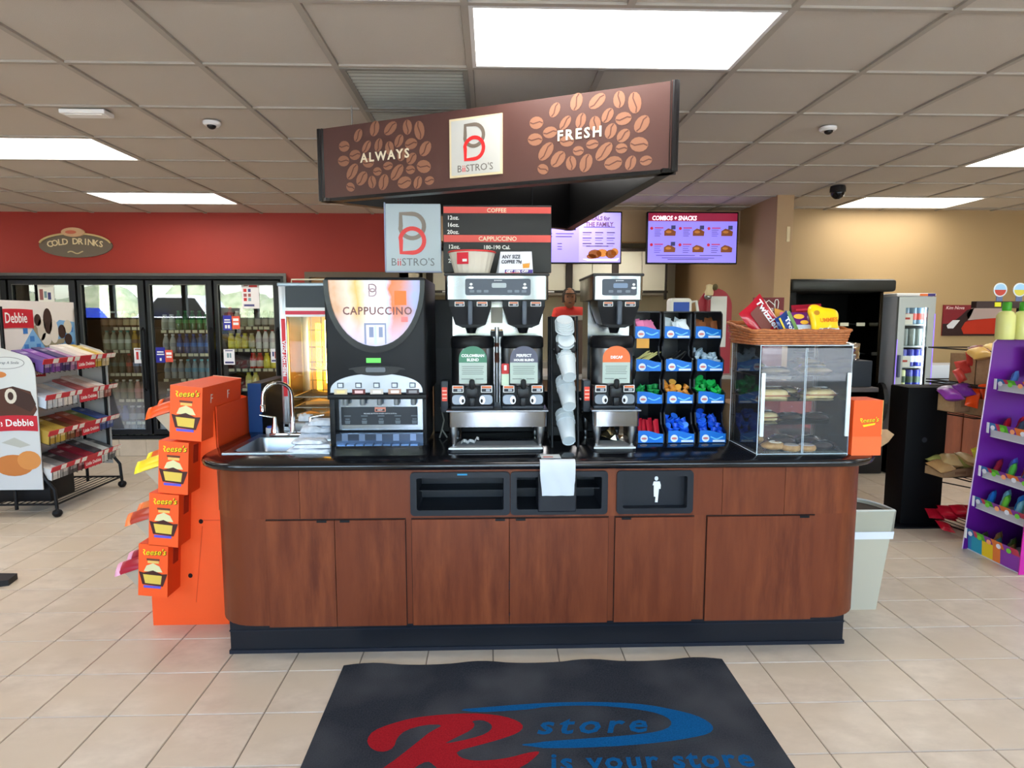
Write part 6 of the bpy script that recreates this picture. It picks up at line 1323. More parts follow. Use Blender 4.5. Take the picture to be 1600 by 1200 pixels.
# ================================================================== RIGHT: PURPLE CANDY DISPLAY
t = thing('candy_display', 'purple cardboard candy display with colourful shelf lips at the right edge', 'display stand', (3.6, 3.9, 0))
sp_ = [(3.205, 0), (3.85, 0), (3.85, 1.425), (3.335, 1.425), (3.31, 1.40)]
part('far_side_panel', G().prism(sp_, 'y', 4.105, 4.112), PURPLE, t); part('far_panel_edge', G().tube([(3.203, 4.1085, 0), (3.308, 4.1085, 1.40), (3.333, 4.1085, 1.428)], .004, 5), m((214, 190, 214), .5), t)
near = [(3.222, 0), (3.85, 0), (3.85, 1.0), (3.36, .47), (3.235, .42)]
ns = part('near_side_panel', G().prism(near, 'y', 3.662, 3.668), m((200, 40, 150), .4), t); part('panel_blue', G().flat([(3.236, .25), (3.85, .25), (3.85, .95), (3.37, .46), (3.238, .41)], (0, 3.662, 0), X, Z, .001), m((40, 150, 226), .4), ns)
part('back_panel', G().box(3.85, 3.857, 3.662, 4.112, 0, 1.425), PURPLE, t)
tz = [(3.345, 1.085, 1.165), (3.318, .775, .873), (3.285, .497, .58), (3.258, .285, .373), (3.222, .0, .152)]
lipm = [m((60, 130, 190), .4), m((206, 60, 90), .4), m((96, 190, 50), .4), m((140, 60, 170), .4), m((236, 130, 60), .4), m((240, 206, 40), .4), m((40, 160, 190), .4)]
for i, (x, za, zb2) in enumerate(tz):
    tr = part('tray', G().box(x+.012, 3.85, 3.67, 4.104, za, za+.006), m((206, 208, 216), .5), t)
    g = G(); n = 14
    for k in range(n):
        ya, yb2 = 4.1-(.43)*k/n, 4.1-.43*(k+1)/n; mi = [0, 0, 1, 2, 2, 3, 3, 4, 4, 4, 3, 3, 1, 1][k]
        g.add([(x-.012, ya, zb2), (x-.012, yb2, zb2), (x+.008, yb2, za+(.05 if i < 4 else .105)), (x+.008, ya, za+(.05 if i < 4 else .105))], [(0, 1, 2, 3)], mi)
        mj = [0, 6, 6, 6, 5, 5, 5, 4, 4, 3, 3, 3, 3, 3][k] if i == 4 else [7]*14
        mj = mj if i == 4 else 7
        g.add([(x+.008, ya, za+(.05 if i < 4 else .105)), (x+.008, yb2, za+(.05 if i < 4 else .105)), (x+.014, yb2, za), (x+.014, ya, za)], [(0, 1, 2, 3)], mj)
    part('tray_lip', g, lipm+[m((190, 192, 200), .5)], tr)
    dg = G()
    for k in range(5): dg.add([(x-.0125+.003, 4.06-.08*k+.02*math.cos(a), zb2-.03+.016*math.sin(a)) for a in [2*PI*j/8 for j in range(8)]], [tuple(range(8))], k % 3)
    part('lip_print', dg, [m((226, 230, 240), .4), m((120, 210, 70), .4), m((250, 170, 120), .4)], tr)
    part('white_tab', G().box(x-.016, x-.012, 4.085, 4.104, zb2-.07, zb2), WHITE, tr)
    cols_ = [[(70, 110, 180), (120, 130, 120), (200, 80, 110)], [(170, 24, 40), (150, 20, 36), (60, 70, 90)], [(150, 30, 50), (70, 90, 170), (90, 180, 70)], [(40, 110, 190), (130, 190, 210), (120, 200, 60)], [(70, 84, 40), (150, 110, 60), (70, 130, 140)]][i]
    wds = [['blue', 'grey', 'pink'], ['red', 'dark red', 'grey'], ['wine red', 'blue', 'green'], ['blue', 'pale blue', 'lime'], ['olive', 'brown', 'teal']][i]
    for k in range(7):
        yy = 4.05-.058*k; c = (x+.07+.05*(k % 2), yy, za+.07+.02*(k % 2)); col = cols_[k % 3]
        solo('candy_bag', '%s candy bag on purple display %s tray, %s from far end' % (wds[k % 3], ['top', 'second', 'third', 'fourth', 'bottom'][i], ['first', 'second', 'third', 'fourth', 'fifth', 'sixth', 'last'][k]), 'candy bag', pillow(G(), .085, .135, .036, c, (.8, .6, 0), (.3, 0, .95), 8, 8, jit=.25, seed=i*7+k), m(col, .28), 60)
# hanging bag at upper right
solo('candy_bag', 'clear and green candy bag hanging high in the purple display', 'candy bag', pillow(G(), .09, .2, .04, (3.53, 4.05, 1.28), (1, .3, 0), Z, 6, 8, jit=.2, seed=77), m((150, 164, 140), .3), 60)
# pale green drink bottles on top
for k, (x, y) in enumerate(((3.315, 4.03), (3.43, 4.03), (3.54, 4.03))):
    tb2 = thing('drink_bottle', 'pale green mixer bottle on the purple display, %s from the left' % ['first', 'second', 'third'][k], 'bottle', (x, y, 1.426), group='pale green mixer bottles')
    part('bottle_body', G().lathe([(.0, 0), (.05, 0), (.053, .01), (.053, .15), (.04, .175), (.022, .185), (.0, .185)], 16, (x, y, 1.426)), m((208, 208, 132), .25), tb2, 50)
    part('cap', G().lathe([(.024, .184), (.026, .19), (.026, .235), (.022, .24), (.0, .24)], 14, (x, y, 1.426)), m((60, 150, 30), .35), tb2, 50)
# round sign toppers on the wine shelf
for k, (x, c1, c2) in enumerate(((4.045, (170, 60, 50), 'red'), (4.205, (190, 180, 70), 'yellow'))):
    tt = thing('round_topper', 'round %s-and-blue sign topper above the wine shelf' % c2, 'sign', (x, 5.0, 1.695))
    part('disc', G().prism(ell(x, 1.785, .055, .055, 24), 'y', 4.995, 5.0), m((196, 206, 214), .4), tt)
    part('disc_picture', G().flat(ell(x, 1.785, .046, .046, 20, 0, PI, 2*PI), (0, 4.995, 0), X, Z, .001, 0).flat(ell(x, 1.785, .046, .046, 20, 0, 0, PI), (0, 4.995, 0), X, Z, .001, 1), [m(c1, .5), m((140, 180, 214), .5)], tt)
    part('stem', G().box(x-.025, x+.025, 4.997, 5.003, 1.695, 1.735), m((90, 104, 140), .5), tt)
t = thing('shelf_header', 'dark shelf top bar with yellow tag behind the mixer bottles', 'shelf', (4.1, 5.0, 0)); part('bar', G().rbox(3.84, 4.36, 4.97, 5.03, 1.64, 1.695, .004), m((50, 34, 34), .5), t)
for x in (4.22, 4.33): part('post', G().box(x-.012, x+.012, 5.0, 5.02, 0, 1.64), BLACK, t)
part('yellow_tag', G().box(3.985, 4.035, 4.965, 4.97, 1.652, 1.685), m((206, 206, 40), .5), t)
# poster on beige wall
t = thing('wine_poster', 'dark red wine poster with glass on the beige wall', 'poster', (5.25, 6.86, 1.36)); px, pz = 4.93, 1.365
part('sheet', G().box(px, px+.72, 6.852, 6.866, pz, pz+.335), m((120, 24, 36), .4), t)
g = G(); o = (px, 6.852, pz)
g.flat([(0, 0), (.72, 0), (.72, .1), (.3, .15), (0, .13)], o, X, Z, .001, 0).flat([(.03, .05), (.1, .14), (.2, .22), (.26, .28), (.34, .3), (.3, .2), (.2, .09), (.1, .03)], (px, 6.851, pz), X, Z, .001, 0).flat([(.045, .11), (.11, .17), (.19, .17), (.12, .08), (.06, .08)], (px, 6.85, pz), X, Z, .001, 1)
g.flat([(.24, .02), (.21, .08), (.25, .15), (.4, .18), (.7, .2), (.7, .02)], (px, 6.85, pz), X, Z, .001, 2).flat([(.28, .17), (.26, .24), (.32, .31), (.7, .31), (.7, .2), (.45, .185)], (px, 6.851, pz), X, Z, .001, 3)
part('picture', g, [m((40, 14, 18), .4), m((206, 206, 210), .5), m((176, 40, 16), .4), m((170, 150, 146), .4)], t)
text('Kim Nova', .05, (px+.125, 6.8495, pz+.288), X, Z, m((236, 206, 206), .5), t, shear=.25)
# ================================================================== BLACK POST + WIRE RACK
t = thing('black_pillar_stand', 'tall black pillar stand on a flat base plate', 'stand', (3.2, 4.7, 0))
part('pillar', G().rbox(3.075, 3.385, 4.58, 4.80, .012, 1.055, .012), m((7, 7, 8), .6, spec=.12), t, 40); part('base_plate', G().prism(rrect(2.98, 3.46, 4.52, 4.88, .06), 'z', 0, .012), BLACK, t)
part('emblem', G().flat(ell(0, 0, .02, .02, 14), (3.22, 4.58, .66), X, Z, .001), m((36, 38, 42), .4), t)
t = thing('wire_rack', 'black wire snack rack with hooks and baskets behind the pillar stand', 'shelf rack', (3.6, 4.5, 0))
wx0, wx1, wy0, wy1 = 3.32, 3.86, 4.42, 4.75; WB_ = m((30, 26, 26), .4, .3)
for x, y in ((wx0-.02, wy1), (3.60, wy0-.06), (wx1, wy1), (wx1, wy0-.06)): part('upright', G().tube([(x, y, 0), (x, y, 1.345)], .006, 6), WB_, t)
for z in (1.342, 1.10, 1.03, .90, .42, .33):
    part('rail', G().tube([(wx0, wy1, z), (wx1, wy1, z)], .005, 6).tube([(wx0, wy1, z), (3.60, wy0, z-.02)], .005, 6), WB_, t)
for z in (1.08, .86, .40, .03):
    bs_ = G()
    for k in range(7): bs_.tube([(wx0+.03+k*.07, wy1, z), (wx0+.12+k*.065, wy0, z-.012)], .003, 5)
    bs_.tube([(wx0, wy1, z), (3.45, wy0-.02, z-.012), (wx1, wy0-.02, z-.012), (wx1, wy1, z)], .005, 6, True); part('basket_floor', bs_, WB_, t)
def carton(x0, x1, y0, y1, z0, z1, label, rz=0):
    c = thing('carton_box', label, 'box', ((x0+x1)/2, (y0+y1)/2, z0), (0, 0, rz)); w, d, h = (x1-x0)/2, (y1-y0)/2, z1-z0
    part('tray_box', G().box(-w, w, -d, -d+.004, 0, h).box(-w, w, d-.004, d, 0, h).box(-w, -w+.004, -d, d, 0, h).box(w-.004, w, -d, d, 0, h).box(-w, w, -d, d, 0, .004), CARD, c, local=True)
    part('box_print', G().flat(rect(-w*.2, w*.55, h*.3, h*.65), (0, -d, 0), X, Z, .0006), m((140, 104, 74), .8), c, local=True); return c
carton(3.475, 3.83, 4.46, 4.72, 1.085, 1.30, 'open brown carton on the top shelf of the wire rack', .0)
carton(3.30, 3.44, 4.46, 4.72, .885, 1.01, 'small brown carton of purple bags on the middle shelf', .25)
carton(3.46, 3.62, 4.42, 4.70, .865, .985, 'small brown carton of orange bags on the middle shelf', .3)
carton(3.64, 3.80, 4.42, 4.70, .875, .985, 'small brown carton at the right of the middle shelf', .25)
carton(3.24, 3.50, 4.45, 4.72, .41, .47, 'shallow brown tray on the low shelf of the wire rack', .2)
carton(3.50, 3.66, 4.42, 4.70, .395, .52, 'brown carton with yellow bag on the low shelf', .25)
def bags(n, xr, yr, zr, cols, wd2, where, name='snack_bag', sz=(.13, .15, .065), seed=0, flat=False):
    rn = random.Random(seed)
    for k in range(n):
        c = (xr[0]+(xr[1]-xr[0])*(k+.5)/n, yr[0]+(yr[1]-yr[0])*(k*.618 % 1), zr[0]+(zr[1]-zr[0])*(k*.382 % 1)); ci = k % len(cols)
        uu = Vector((1, rn.uniform(-.4, .4), rn.uniform(-.35, .35))); vv = Vector((rn.uniform(-.3, .3), .9 if flat else .3, .3 if flat else .9)); vv = vv-uu.normalized()*vv.dot(uu.normalized())
        solo(name, '%s %s, %s' % (wd2[ci], where, 'one of several' if n > 4 else ['leftmost', 'second', 'third', 'rightmost'][k]), 'snack bag', pillow(G(), *sz, c, uu, vv, 9, 9, jit=.06, seed=seed*10+k), m(cols[ci], .3), 60, group=('%s %s' % (wd2[ci], where)) if n > 4 else None)
bags(6, (3.46, 3.86), (4.46, 4.56), (1.31, 1.345), [(206, 166, 90), (120, 60, 60), (226, 196, 130), (236, 170, 20)], ['tan pretzel bag', 'maroon snack bag', 'cream snack bag', 'golden yellow snack bag'], 'in the top carton of the wire rack', seed=1, flat=True)
bags(3, (3.37, 3.5), (4.5, 4.55), (1.15, 1.30), [(190, 60, 50)], ['red clear-wrapped snack bag'], 'hanging left of the top carton', sz=(.09, .1, .03), seed=2)
bags(4, (3.28, 3.48), (4.46, 4.56), (1.015, 1.05), [(130, 50, 150), (190, 180, 200), (110, 40, 140)], ['purple snack bag', 'silver snack bag', 'deep purple snack bag'], 'in the left middle carton', seed=3, flat=True)
bags(8, (3.42, 3.84), (4.43, 4.52), (.985, 1.05), [(250, 84, 20)], ['bright orange snack bag'], 'in the middle cartons of the wire rack', sz=(.09, .12, .045), seed=4)
bags(6, (3.25, 3.5), (4.46, 4.56), (.49, .54), [(180, 140, 90), (150, 150, 80), (190, 160, 110)], ['tan snack bag', 'olive snack bag', 'beige snack bag'], 'on the low tray of the wire rack', seed=5, flat=True)
bags(1, (3.50, 3.62), (4.46, 4.5), (.56, .56), [(226, 220, 60)], ['yellow and white snack bag'], 'in the low carton', sz=(.11, .14, .05), seed=6)
bags(18, (3.25, 3.66), (4.36, 4.6), (.07, .2), [(176, 18, 40)], ['crimson candy bag'], 'heaped on the bottom of the wire rack', sz=(.1, .12, .03), seed=7, flat=True)
# counter cabinet with white appliance panel against the beige wall
t = thing('wall_cabinet', 'reddish wood base cabinet against the beige wall behind the wire rack', 'cabinet', (5.0, 6.5, 0))
part('carcass', G().box(4.36, 6.2, 6.32, 6.84, .02, .86), noise_mix('cabinet_wood', (100, 46, 24), (130, 66, 36), 5, .4, (2, 2, .4)), t); part('top', G().box(4.35, 6.24, 6.29, 6.85, .86, .89), m((60, 50, 46), .3), t)
for k in range(4): part('door', G().box(4.37+.46*k, 4.80+.46*k, 6.305, 6.32, .06, .62), bpy.data.materials['cabinet_wood'], t); part('drawer', G().box(4.37+.46*k, 4.80+.46*k, 6.305, 6.32, .64, .84), bpy.data.materials['cabinet_wood'], t)
t = thing('drink_dispenser', 'white drink dispenser with dark nozzle on the wooden cabinet', 'dispenser', (4.65, 6.5, .89))
part('housing', G().rbox(4.35, 5.02, 6.4, 6.8, .89, 1.075, .01), m((206, 212, 222), .35), t, 40); part('nozzle_bay', G().box(4.76, 4.86, 6.385, 6.4, .93, 1.03), BLK_GL, t); part('drip_shelf', G().box(4.72, 4.92, 6.3, 6.4, .892, .91), STEEL_R, t)
part('dark_grille', G().box(4.90, 5.01, 6.39, 6.4, .93, 1.04), m((40, 40, 44), .5), t)
# ================================================================== OPEN AIR COOLER + ENERGY COOLER
t = thing('open_cooler', 'empty black open-front cooler against the beige wall', 'cooler', (3.45, 6.5, 0))
part('left_side', G().box(2.90, 2.98, 6.2, 6.85, 0, 1.93), m((14, 14, 15), .5, spec=.15), t); part('back', G().box(2.98, 3.9, 6.80, 6.85, .1, 1.9), m((8, 8, 9), .6, spec=.1), t)
part('canopy', G().rbox(2.89, 3.93, 6.12, 6.85, 1.815, 1.935, .03, 3), m((38, 40, 38), .4), t, 40); part('base_grille', G().rbox(2.90, 3.92, 6.17, 6.85, 0, .35, .015), m((22, 22, 24), .4), t, 40)
part('right_side', G().box(3.83, 3.86, 6.22, 6.85, .35, 1.82), pane('cooler_side_glass', (.35, .35, .36), 1.45), t)
part('side_bumper', G().prism(ell(6.2, .72, .1, .2, 16), 'x', 3.86, 3.9), m((20, 18, 18), .4), t)
for z in (.62, .92, 1.2, 1.5):
    s_ = part('shelf', G().box(2.98, 3.83, 6.42, 6.8, z-.01, z), m((8, 8, 9), .6, spec=.1), t); pt = G()
    for x in ((3.25, 3.55, 3.72) if z == 1.5 else (3.68,) if z == 1.2 else (3.3, 3.6)): pt.box(x, x+.085, 6.412, 6.42, z-.022, z+.012)
    part('price_tag', pt, m((226, 222, 200), .5), s_)
part('dark_red_panel', G().box(3.862, 3.866, 6.4, 6.7, .8, 1.7), m((90, 14, 26), .4), t)
t = thing('energy_cooler', 'tall silver glass-door drink cooler with violet trim beside the open cooler', 'cooler', (4.12, 6.45, 0))
ex0, ex1, ey0, ey1 = 3.965, 4.33, 6.16, 6.79; EW = m((206, 210, 218), .4)
part('left_side', G().box(ex0, ex0+.02, ey0, ey1, .04, 1.79), EW, t); part('right_side', G().box(ex1-.02, ex1, ey0, ey1, .04, 1.79), EW, t); part('back', G().box(ex0, ex1, ey1-.02, ey1, .04, 1.79), m((150, 160, 160), .4), t)
part('top', G().rbox(ex0-.03, ex1, ey0-.03, ey1, 1.77, 1.80, .01), m((226, 226, 226), .4), t); part('base', G().box(ex0, ex1, ey0, ey1, .04, .32), EW, t); part('feet', G().box(ex0+.02, ex1-.02, ey0+.03, ey1-.02, 0, .04), BLACK, t); part('kick_vent', G().box(ex0+.08, ex1-.05, ey0-.004, ey0, .1, .14), BLACK, t)
fr2 = G().box(ex0+.0, ex0+.07, ey0-.03, ey0, .34, 1.765).box(ex1-.07, ex1, ey0-.03, ey0, .34, 1.765).box(ex0+.07, ex1-.07, ey0-.03, ey0, 1.66, 1.765).box(ex0+.07, ex1-.07, ey0-.03, ey0, .34, .40)
dd_ = part('door', fr2, m((176, 184, 186), .3, .4), t); part('pane', G().box(ex0+.07, ex1-.07, ey0-.018, ey0-.014, .40, 1.66), pane('fridge_glass', (.97, .98, .98), 1.3), dd_); part('violet_trim', G().box(ex1-.006, ex1+.002, ey0-.034, ey0-.03, .9, 1.6).box(ex0-.002, ex0+.006, ey0-.034, ey0-.03, .34, 1.35), m((150, 120, 236), .4, emit=.6), dd_)
part('door_handle', G().rbox(ex0+.012, ex0+.035, ey0-.06, ey0-.03, .98, 1.2, .006), m((90, 100, 120), .4), dd_)
part('top_print', G().box(ex0+.2, ex0+.28, ey0-.0305, ey0-.03, 1.773, 1.795).box(ex0+.28, ex1-.01, ey0-.0305, ey0-.03, 1.77, 1.798, 1), [m((230, 120, 60), .5), m((70, 60, 130), .5)], t)
part('light_strip', G().box(ex1-.06, ex1-.045, ey0+.02, ey0+.03, .45, 1.7), m((235, 245, 255), .5, emit=16), t)  # unseen glowing strip, added to brighten the cans
esh = [1.50, 1.285, 1.08, .875, .67, .47]
for z in esh: part('shelf', G().box(ex0+.02, ex1-.02, ey0+.05, ey1-.04, z-.015, z), m((170, 178, 176), .4), t)
ecol = [((120, 150, 170), (200, 90, 80), 'silver blue can'), ((120, 130, 124), None, 'grey can'), ((40, 50, 150), (220, 224, 230), 'blue can'), ((206, 210, 150), (60, 80, 60), 'pale green can'), ((200, 40, 40), (220, 220, 220), 'red can'), ((90, 110, 170), (210, 214, 220), 'blue-grey can')]
for i, z in enumerate(esh):
    c, lb, wd2 = ecol[i]
    for k in range(4):
        c2 = (34, 44, 140) if i == 3 and k > 1 else c
        put(('e', i), ex0+.075+k*.075, ey0+.1, z, ('can', c2, None, lb, 1.05), '%s on the %s shelf of the silver glass-door cooler' % ('dark blue can' if c2 != c else wd2, ['top', 'second', 'third', 'fourth', 'fifth', 'bottom'][i]), 'cans in the silver cooler, shelf %d' % (i+1))
for z, lab in ((1.50, 'white price card on the top shelf of the silver cooler'), (1.08, 'white price card on the third shelf of the silver cooler')): solo('price_card', lab, 'card', G().box(ex0+.1, ex0+.19, ey0+.035, ey0+.04, z-.005, z+.1, 0).box(ex0+.11, ex0+.16, ey0+.033, ey0+.035, z+.045, z+.065, 1), [m((226, 222, 208), .5), m((190, 70, 60), .5)])
# ================================================================== FOOD COUNTER + KITCHEN
t = thing('service_counter', 'grey-topped food service counter behind the coffee island', 'counter', (.9, 5.9, 0))
part('front', G().box(-.9, 2.6, 5.6, 6.3, 0, 1.02), m((120, 92, 66), .5), t); part('top', G().rbox(-.95, 2.66, 5.55, 6.35, 1.02, 1.06, .008), m((150, 146, 140), .35), t)
t = thing('storage_crate', 'dark brown crate on the service counter behind the cup dispenser', 'crate', (.9, 5.85, 1.06)); part('crate_body', G().rbox(.70, 1.1, 5.7, 6.0, 1.06, 1.575, .006), m((74, 56, 44), .6), t); part('crate_lid', G().rbox(.69, 1.11, 5.69, 6.01, 1.54, 1.585, .005), m((120, 112, 100), .5), t)
t = thing('maroon_sign', 'maroon WENZELS card with white barn outline behind the candy basket', 'sign', (2.5, 5.7, 1.06))
part('board', G().box(2.36, 2.64, 5.72, 5.735, 1.06, 1.745), m((112, 34, 40), .5), t)
text("WENZEL'S", .036, (2.47, 5.718, 1.625), X, Z, PAPER, t, bold=.001, sx=.9)
part('barn_outline', G().ribbon([(-.06, 0), (-.06, .03), (0, .075), (.05, .035), (.06, 0)], .007, (2.5, 5.72, 1.645), X, Z, .001).ribbon([(.06, 0), (.055, .06), (.062, .08), (.08, .082), (.09, .06), (.085, 0)], .007, (2.5, 5.72, 1.645), X, Z, .001), PAPER, t)
t = thing('arched_sign', 'red arched sign board with white sheet behind the organisers', 'sign', (1.98, 5.7, 1.06)); sx0, sx1, sc = 1.86, 2.165, 2.0125
arch = [(sx0, 1.06), (sx1, 1.06), (sx1, 1.66)]+[(sc+.1525*math.cos(a), 1.66+.165*math.sin(a)) for a in [PI*k/16 for k in range(17)]]+[(sx0, 1.66)]
part('board', G().prism(arch, 'y', 5.72, 5.74), m((150, 32, 46), .5), t); part('white_sheet', G().box(1.97, 2.115, 5.712, 5.72, 1.30, 1.755), m((206, 206, 200), .6), t)
g = G().lathe([(.0, 0), (.035, 0), (.04, .03), (.028, .06), (.03, .09), (.0, .1)], 12, (1.93, 5.65, 1.76)); part('finial', g, m((200, 182, 140), .5), t, 50); part('finial_clip', G().sphere((1.93, 5.68, 1.75), .035, .03, .03), STEEL_R, t, 50); part('finial_leaf', G().sphere((2.0, 5.70, 1.835), .025, .02, .03), m((80, 70, 40), .6), t, 50)
part('finial_post', G().tube([(1.93, 5.70, 1.06), (1.93, 5.69, 1.72)], .012, 6), m((130, 30, 40), .5), t)
t = thing('soap_jug', 'white jug with blue front standing on the service counter', 'jug', (1.63, 5.65, 1.06))
part('jug_body', G().rbox(1.57, 1.77, 5.60, 5.74, 1.06, 1.735, .03, 3), m((214, 214, 206), .4), t, 40); part('blue_label', G().box(1.60, 1.74, 5.595, 5.60, 1.2, 1.70), m((14, 66, 160), .4), t); part('spout', G().sphere((1.67, 5.58, 1.56), .02, .02, .02), STEEL_R, t, 50)
part('handle', G().tube([(1.77, 5.66, 1.70), (1.82, 5.66, 1.71), (1.84, 5.66, 1.60), (1.83, 5.66, 1.4)], .014, 8), m((206, 206, 198), .4), t, 50)
# upper cabinets on the kitchen wall
t = thing('upper_cabinets', 'white kitchen wall cabinets with dark rails behind the screens', 'cabinet', (.9, 9.1, 1.85)); yk = 8.5
part('carcass', G().box(-.9, 2.32, yk+.02, 9.1, 1.86, 2.45), m((190, 186, 172), .5), t)
DKR = m((42, 34, 30), .4)
part('top_rail', G().box(-.9, 2.34, yk-.03, yk+.02, 2.43, 2.47), DKR, t); part('bottom_rail', G().box(-.9, 2.34, yk-.03, yk+.02, 1.885, 1.915), DKR, t)
for xa in (-.85, -.22, .42, .985, 1.595, 2.30): part('stile', G().box(xa, xa+(.085 if xa < 2.2 else .025), yk-.035, yk+.02, 1.80, 2.43), DKR, t)
for xa, xb in ((-.76, -.23), (-.13, .41), (.51, .98), (1.075, 1.59), (1.685, 2.30)):
    mid_ = (xa+xb)/2
    for a, b in ((xa, mid_-.004), (mid_+.004, xb)): part('door', G().box(a, b, yk-.012, yk+.02, 1.92, 2.425), m((206, 202, 186), .45), t)
    part('white_pull', G().box(xa+.12, xa+.32, yk-.036, yk-.03, 1.892, 1.908), WHITE, t)
t = thing('kitchen_range', 'pale kitchen back counter with knobs under the cabinets', 'counter', (.9, 9.0, 0)); part('back_counter', G().box(-.9, 2.5, 8.75, 9.35, 0, .95), m((150, 146, 136), .4), t)
part('back_splash', G().box(-.9, 2.65, 9.2, 9.25, .95, 1.86), m((196, 186, 160), .5), t)
for k in range(4): part('knob', G().box(1.5+.07*k, 1.53+.07*k, 9.19, 9.2, 1.62, 1.65), m((120, 110, 96), .5), t)
part('outlet_plate', G().box(1.86, 2.0, 9.19, 9.2, 1.58, 1.65), m((50, 44, 40), .5), t)
for x in (.2, 1.62): 
    t = thing('kitchen_light', 'round white kitchen ceiling lamp %s' % ('visible between the two menu screens' if x > 1 else 'hidden behind the coffee menu board'), 'ceiling light', (x, 7.95, 2.51)); part('diffuser', G().lathe([(.0, 0), (.1, .006), (.115, .03), (.115, .04)], 20, (x, 7.95, 2.51)), m((255, 250, 235), .5, emit=55), t, 50); part('trim_ring', G().lathe([(.118, .028), (.13, .03), (.13, .04), (.118, .04)], 20, (x, 7.95, 2.51)), WHITE, t)
# menu screens
SCB = m((140, 128, 236), .3, emit=.62); 
def screen(x0, x1, label, kind):
    ys_ = 6.6; z0, z1 = 2.11, 2.637; t = thing('menu_screen', label, 'screen', ((x0+x1)/2, ys_, z0)); sk = .035 if kind == 2 else .012
    tl = Matrix.Shear('XY', 4, (0, 0))
    part('bezel', G().rbox(x0, x1, ys_, ys_+.05, z0, z1, .006), BLK_GL, t); part('mount', G().box((x0+x1)/2-.05, (x0+x1)/2+.05, ys_+.05, 6.98, 2.3, 2.5), BLACK, t)
    part('display', G().box(x0+.014, x1-.014, ys_-.002, ys_, z0+.016, z1-.014), SCB, t); o = (x0, ys_-.0025, z0); w, h = x1-x0, z1-z0; g = G()
    E1 = [m((150, 20, 60), .4, emit=.35), m((70, 40, 110), .4, emit=.2), m((130, 70, 30), .4, emit=.35), m((190, 120, 50), .4, emit=.4), m((60, 60, 110), .4, emit=.3), m((196, 30, 60), .4, emit=.4), m((226, 216, 236), .4, emit=.7), m((160, 148, 240), .4, emit=.6)]
    if kind == 2:
        g.flat(rect(.014, w-.014, h-.095, h-.014), o, X, Z, .001, 0)
        for r in range(2):
            for c in range(3):
                bx, bz = .05+c*.295, .33-r*.165
                g.flat(ell(bx, bz+.03, .016, .016, 12), o, X, Z, .001, 5)
                g.flat(rect(bx+.03, bx+.12, bz+.03, bz+.04), o, X, Z, .001, 5)
                for q in range(4): g.flat(rect(bx+.03, bx+.10-.012*(q % 2), bz+.012-.02*q, bz+.017-.02*q), o, X, Z, .001, 1)
                g.flat([(bx+.13, bz-.045), (bx+.13, bz+.005), (bx+.17, bz+.03), (bx+.21, bz+.02), (bx+.25, bz-.0), (bx+.245, bz-.045)], o, X, Z, .001, 2).flat(ell(bx+.175, bz-.005, .03, .014, 10), (o[0], o[1]-.001, o[2]), X, Z, .0006, 3)
                if (r, c) != (1, 1) and (r, c) != (1, 2): g.flat(rect(bx+.2, bx+.245, bz+.02, bz+.06), (o[0], o[1]-.001, o[2]), X, Z, .0006, 4)
        for (a, b, q) in ((.1, .5, .085), (.55, .78, .085), (.16, .7, .06), (.22, .64, .045)): g.flat(rect(a*w/.94, b*w/.94, q, q+.006), o, X, Z, .001, 1)
        part('screen_picture', g, E1, t); text('COMBOS + SNACKS', .062, (x0+.05, ys_-.005, z1-.085), X, Z, m((255, 230, 240), .4, emit=.9), t, align='LEFT', shear=.12, bold=.0018, sx=.82)
    else:
        g.flat(rect(w*.52, w-.014, .016, h-.014), o, X, Z, .0008, 7)
        g.flat([(w*.56, .05), (w*.62, .03), (w*.95, .03), (w*.975, .06), (w*.9, .05), (w*.65, .05)], (o[0], o[1]-.001, o[2]), X, Z, .0008, 6)
        for (a, b, ra, rb, mi) in ((.70, .10, .07, .045, 2), (.78, .11, .06, .04, 3), (.88, .1, .055, .045, 2), (.92, .12, .04, .04, 3), (.66, .075, .05, .025, 2)): g.flat(ell(a*w, b, ra, rb, 12), (o[0], o[1]-.002, o[2]), X, Z, .0006, mi)
        for r in range(3):
            for (a, b) in ((.56, .66), (.70, .79), (.83, .92)): g.flat(rect(a*w, b*w, .31-.055*r, .319-.055*r), (o[0], o[1]-.001, o[2]), X, Z, .0006, 1); g.flat(rect(a*w, (b-.015)*w, .29-.055*r, .294-.055*r), (o[0], o[1]-.001, o[2]), X, Z, .0006, 1)
        for (a, b, z) in ((.03, .12, .325), (.03, .22, .30), (.26, .46, .30), (.03, .22, .27), (.26, .44, .27), (.03, .18, .225), (.28, .33, .2), (.28, .33, .17), (.28, .33, .145), (.03, .1, .13), (.57, .92, .365), (.6, .85, .175)): g.flat(rect(a*w, b*w, z, z+.007), (o[0], o[1]-.001, o[2]), X, Z, .0006, 1)
        for k, mi in enumerate((5, 4, 2)): g.flat(ell(w*(.06+.065*k), .06, .02, .02, 12), o, X, Z, .001, mi)
        part('screen_picture', g, E1, t); TM = m((120, 80, 120), .4, emit=.1)
        text('MEALS for', .06, (x0+w*.74, ys_-.005, z1-.09), X, Z, TM, t, bold=.002, sx=.85); text('THE FAMILY', .06, (x0+w*.745, ys_-.005, z1-.15), X, Z, TM, t, bold=.002, sx=.88)
screen(.42, 1.335, 'lit MEALS FOR THE FAMILY menu screen beside the coffee menu board', 1)
screen(1.59, 2.535, 'lit COMBOS + SNACKS menu screen with red header', 2)
